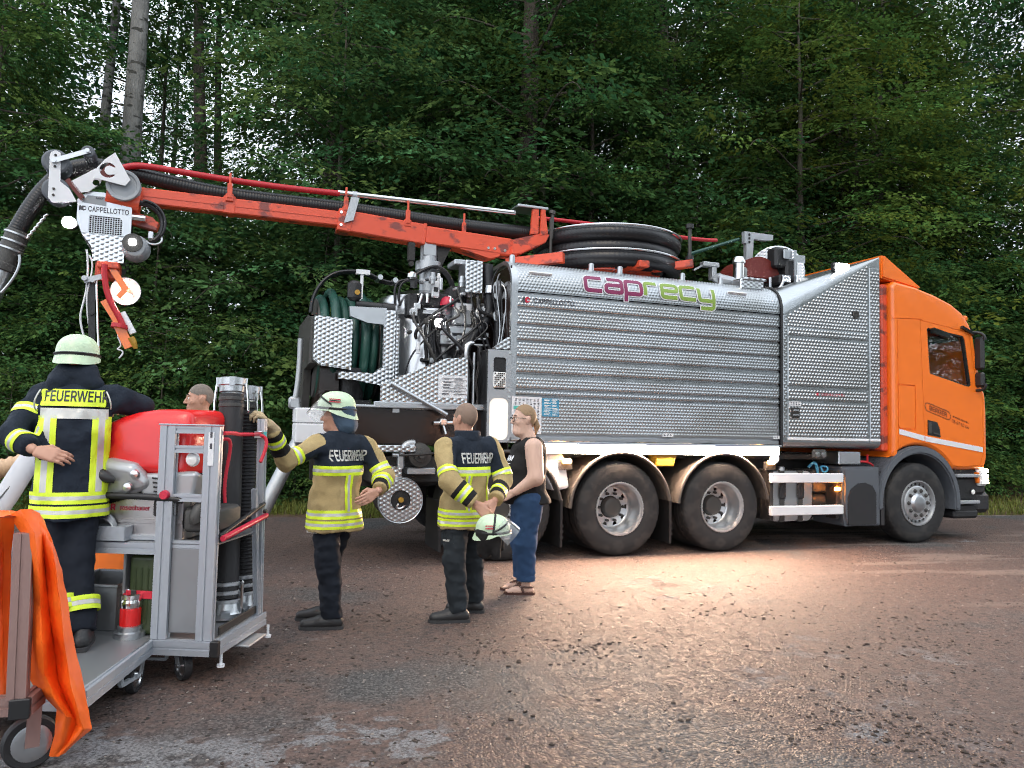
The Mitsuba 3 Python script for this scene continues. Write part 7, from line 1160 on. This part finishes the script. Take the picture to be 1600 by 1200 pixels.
# ---------------------------------------------------------------- second trolley with its orange tarpaulin
S2 = thing('tarpaulin_trolley', 'trolley at the left edge with an aluminium post, orange reflection put into its colour, under the orange tarpaulin', 'trolley'); M('post_reflect_tint', (.30, .19, .17), .45, .5)  # orange reflection of the tarpaulin mixed into the aluminium colour
q0 = A3(-4.835, -4.09, 0); put('post', profile(q0 + [0, 0, .33], q0 + [-.012, .02, .95], .065, .065, up=(1, 0, 0)), 'post_reflect_tint', S2); put('frame_bar', profile(q0 + [-.6, .10, .30], q0 + [.03, -.0, .30], .045, .07), 'post_reflect_tint', S2); put('frame_bar', profile(q0 + [.03, -.02, .30], q0 + [.05, .12, .30], .045, .07), 'post_reflect_tint', S2); put('corner_cap', box(q0[0] - .02, q0[0] + .05, q0[1] - .045, q0[1] - .02, .26, .335, .004), 'black', S2)
c_ = A3(-4.815, -3.93, 0); l = A3(.35, -.93, 0); k = f'{S2}__castor'; _roots.add(k); put('tyre', lathe([(.07, -.02), (.095, -.022), (.102, -.012), (.102, .012), (.095, .022), (.07, .02)], c_ + [0, 0, .102], l, 36, close=True), 'rubber', k, smooth=40); put('disc', lathe([(.001, -.022), (.074, -.018), (.074, .018), (.001, .022)], c_ + [0, 0, .102], -l, 32), 'alu', k, smooth=40); put('disc', lathe([(.001, -.0), (.05, -.004), (.072, -.0)], c_ + [0, 0, .102] + l * .024, -l, 32), 'alu', k, smooth=40); put('fork', obox(c_ + l * .035 + [0, 0, .09], c_ + l * .03 + [0, .02, .27], .05, .006, up=l), 'post_reflect_tint', k)
def tarp_col(p, n, uv):
    return mix((.74, .10, .010), (.86, .145, .014), fbm(p.x * 9, p.y * 9, p.z * 9, 3))
M('tarp', (.8, .12, .01), .36, tex=proc(tarp_col), coat=.15, bump=lambda p, n, uv: .004 * fbm(p.x * 16, p.y * 16, p.z * 10, 3), eps=3e-3)
def sheet(rows, k=6, fold=.012, seed=1, th=.002):
    """cloth through rows of points, creased along ridges, with real thickness"""
    from scipy.interpolate import make_interp_spline
    R_ = np.array(rows, float); n, m = R_.shape[:2]; R_ = make_interp_spline(np.arange(n), R_, k=1, axis=0)(np.linspace(0, n - 1, (n - 1) * k + 1)); R_ = make_interp_spline(np.arange(m), R_, k=1, axis=1)(np.linspace(0, m - 1, (m - 1) * k + 1))
    du, dv = np.gradient(R_, axis=0), np.gradient(R_, axis=1); N = np.cross(du, dv); N /= np.linalg.norm(N, axis=-1, keepdims=True) + 1e-9
    w_ = (1 - np.abs(meshkit.fbm(R_ * [6, 6, 4.5] + seed * 7, 2, seed) - .5) * 4) + .4 * (1 - np.abs(meshkit.fbm(R_ * [15, 15, 11] + seed, 2, seed + 5) - .5) * 4); A_ = R_ + N * fold * w_[..., None]; B_ = A_ - N * th; a, b = A_.shape[:2]; V = np.r_[A_.reshape(-1, 3), B_.reshape(-1, 3)]; F = []
    i, j = np.meshgrid(np.arange(a - 1), np.arange(b - 1), indexing='ij'); q = (i * b + j).ravel(); o = a * b; F += [np.stack([q, q + b, q + b + 1], 1), np.stack([q, q + b + 1, q + 1], 1), np.stack([q + b, q, q + b + 1], 1) + o, np.stack([q + b + 1, q, q + 1], 1) + o]
    return trimesh.Trimesh(V, np.concatenate(F), process=False)
TP = thing('tarpaulin', 'orange tarpaulin draped over the trolley at the left edge', 'tarpaulin')
flap = [[[-4.917, -3.995, 1.013], [-4.872, -4.045, 1.035], [-4.857, -3.976, 1.03], [-4.841, -3.894, 1.002], [-4.841, -3.762, 0.947]], [[-4.854, -4.024, 0.93], [-4.81, -4.117, 0.951], [-4.812, -3.976, 0.937], [-4.78, -3.997, 0.914], [-4.797, -3.794, 0.848]], [[-4.84, -4.01, 0.798], [-4.793, -4.114, 0.814], [-4.798, -3.939, 0.783], [-4.745, -4.056, 0.802], [-4.76, -3.846, 0.764]], [[-4.827, -4.028, 0.664], [-4.787, -4.054, 0.667], [-4.769, -3.985, 0.651], [-4.717, -4.08, 0.669], [-4.721, -3.894, 0.628]], [[-4.826, -3.998, 0.52], [-4.763, -4.119, 0.548], [-4.761, -3.914, 0.493], [-4.692, -4.081, 0.532], [-4.692, -3.918, 0.489]], [[-4.823, -3.98, 0.386], [-4.757, -4.07, 0.4], [-4.733, -3.925, 0.341], [-4.662, -4.082, 0.368], [-4.645, -3.924, 0.301]], [[-4.806, -3.94, 0.322], [-4.72, -4.09, 0.333], [-4.697, -3.921, 0.234], [-4.628, -4.066, 0.251], [-4.615, -3.927, 0.176]], [[-4.72, -3.945, 0.229], [-4.668, -4.061, 0.234], [-4.652, -3.966, 0.169], [-4.614, -4.034, 0.172], [-4.6, -3.951, 0.134]], [[-4.721, -3.959, 0.129], [-4.691, -4.002, 0.122], [-4.672, -3.976, 0.104], [-4.648, -4.018, 0.123], [-4.633, -3.97, 0.112]], [[-4.742, -3.946, 0.046], [-4.73, -3.951, 0.044], [-4.718, -3.955, 0.044], [-4.708, -3.959, 0.044], [-4.698, -3.963, 0.047]]]
topf = [[[-5.01, -4.013, 0.997], [-4.958, -4.011, 1.01], [-4.906, -4.053, 1.024], [-4.876, -4.02, 1.01], [-4.843, -4.011, 0.993]], [[-5.038, -3.907, 1.015], [-4.987, -3.894, 1.023], [-4.931, -3.948, 1.031], [-4.905, -3.893, 1.019], [-4.875, -3.881, 1.002]], [[-5.107, -3.633, 0.981], [-5.039, -3.627, 0.99], [-4.979, -3.682, 0.998], [-4.95, -3.638, 0.984], [-4.913, -3.651, 0.968]], [[-5.151, -3.452, 0.924], [-5.076, -3.46, 0.932], [-5.003, -3.509, 0.936], [-4.961, -3.47, 0.922], [-4.891, -3.549, 0.91]]]
leftp = [[[-5.07, -4.023, 1.009], [-5.033, -4.004, 1.006], [-4.967, -4.062, 1.012], [-4.929, -4.044, 1.009], [-4.9, -4.011, 1.004]], [[-5.071, -3.993, 0.878], [-5.044, -3.938, 0.869], [-4.97, -4.02, 0.879], [-4.947, -3.953, 0.867], [-4.919, -3.942, 0.865]], [[-5.078, -3.922, 0.643], [-5.046, -3.88, 0.632], [-4.977, -3.971, 0.648], [-4.957, -3.87, 0.624], [-4.928, -3.859, 0.62]], [[-5.08, -3.876, 0.433], [-5.052, -3.832, 0.417], [-4.97, -3.928, 0.438], [-4.949, -3.838, 0.41], [-4.92, -3.827, 0.405]], [[-5.071, -3.866, 0.224], [-5.035, -3.836, 0.21], [-4.966, -3.906, 0.227], [-4.937, -3.84, 0.201], [-4.906, -3.819, 0.19]]]
put('right_flap', sheet(flap, 6, .007, 3), 'tarp', TP, smooth=28); put('top_fold', sheet(topf, 6, .008, 5), 'tarp', TP, smooth=28); put('left_hanging', sheet(leftp, 6, .008, 8), 'tarp', TP, smooth=28)
# thick pale hoses at the left edge behind the firefighter in dark blue
M('pale_hose', (.42, .42, .44), .5); M('beige_hose', (.50, .33, .20), .45)
t_ = thing('duct_hose', 'thick pale grey hose rising at the left edge behind the dark blue firefighter', 'hose'); put('hose', tube([(-6.4, -2.6, .10), (-5.85, -1.75, .45), (-5.57, -1.36, .80), (-5.43, -1.06, 1.15), (-5.2, -.5, 1.25), (-5.0, .1, .8), (-4.95, .5, .15)], .075, 20), 'pale_hose', t_, smooth=45); put('seam', tube([(-6.4, -2.66, .13), (-5.85, -1.82, .48), (-5.57, -1.435, .83), (-5.43, -1.13, 1.18)], .006, 6), 'hub_dark', t_, smooth=45)
t_ = thing('ribbed_hose', 'beige ribbed hose behind the thick pale hose at the left edge', 'hose'); put('hose', tube([(-6.9, -.2, .62), (-6.05, .0, .90), (-5.6, .1, 1.03), (-5.2, .3, .9), (-5.0, .6, .2)], .085, 18, 14, rib=(.06, .012)), 'beige_hose', t_, smooth=40)
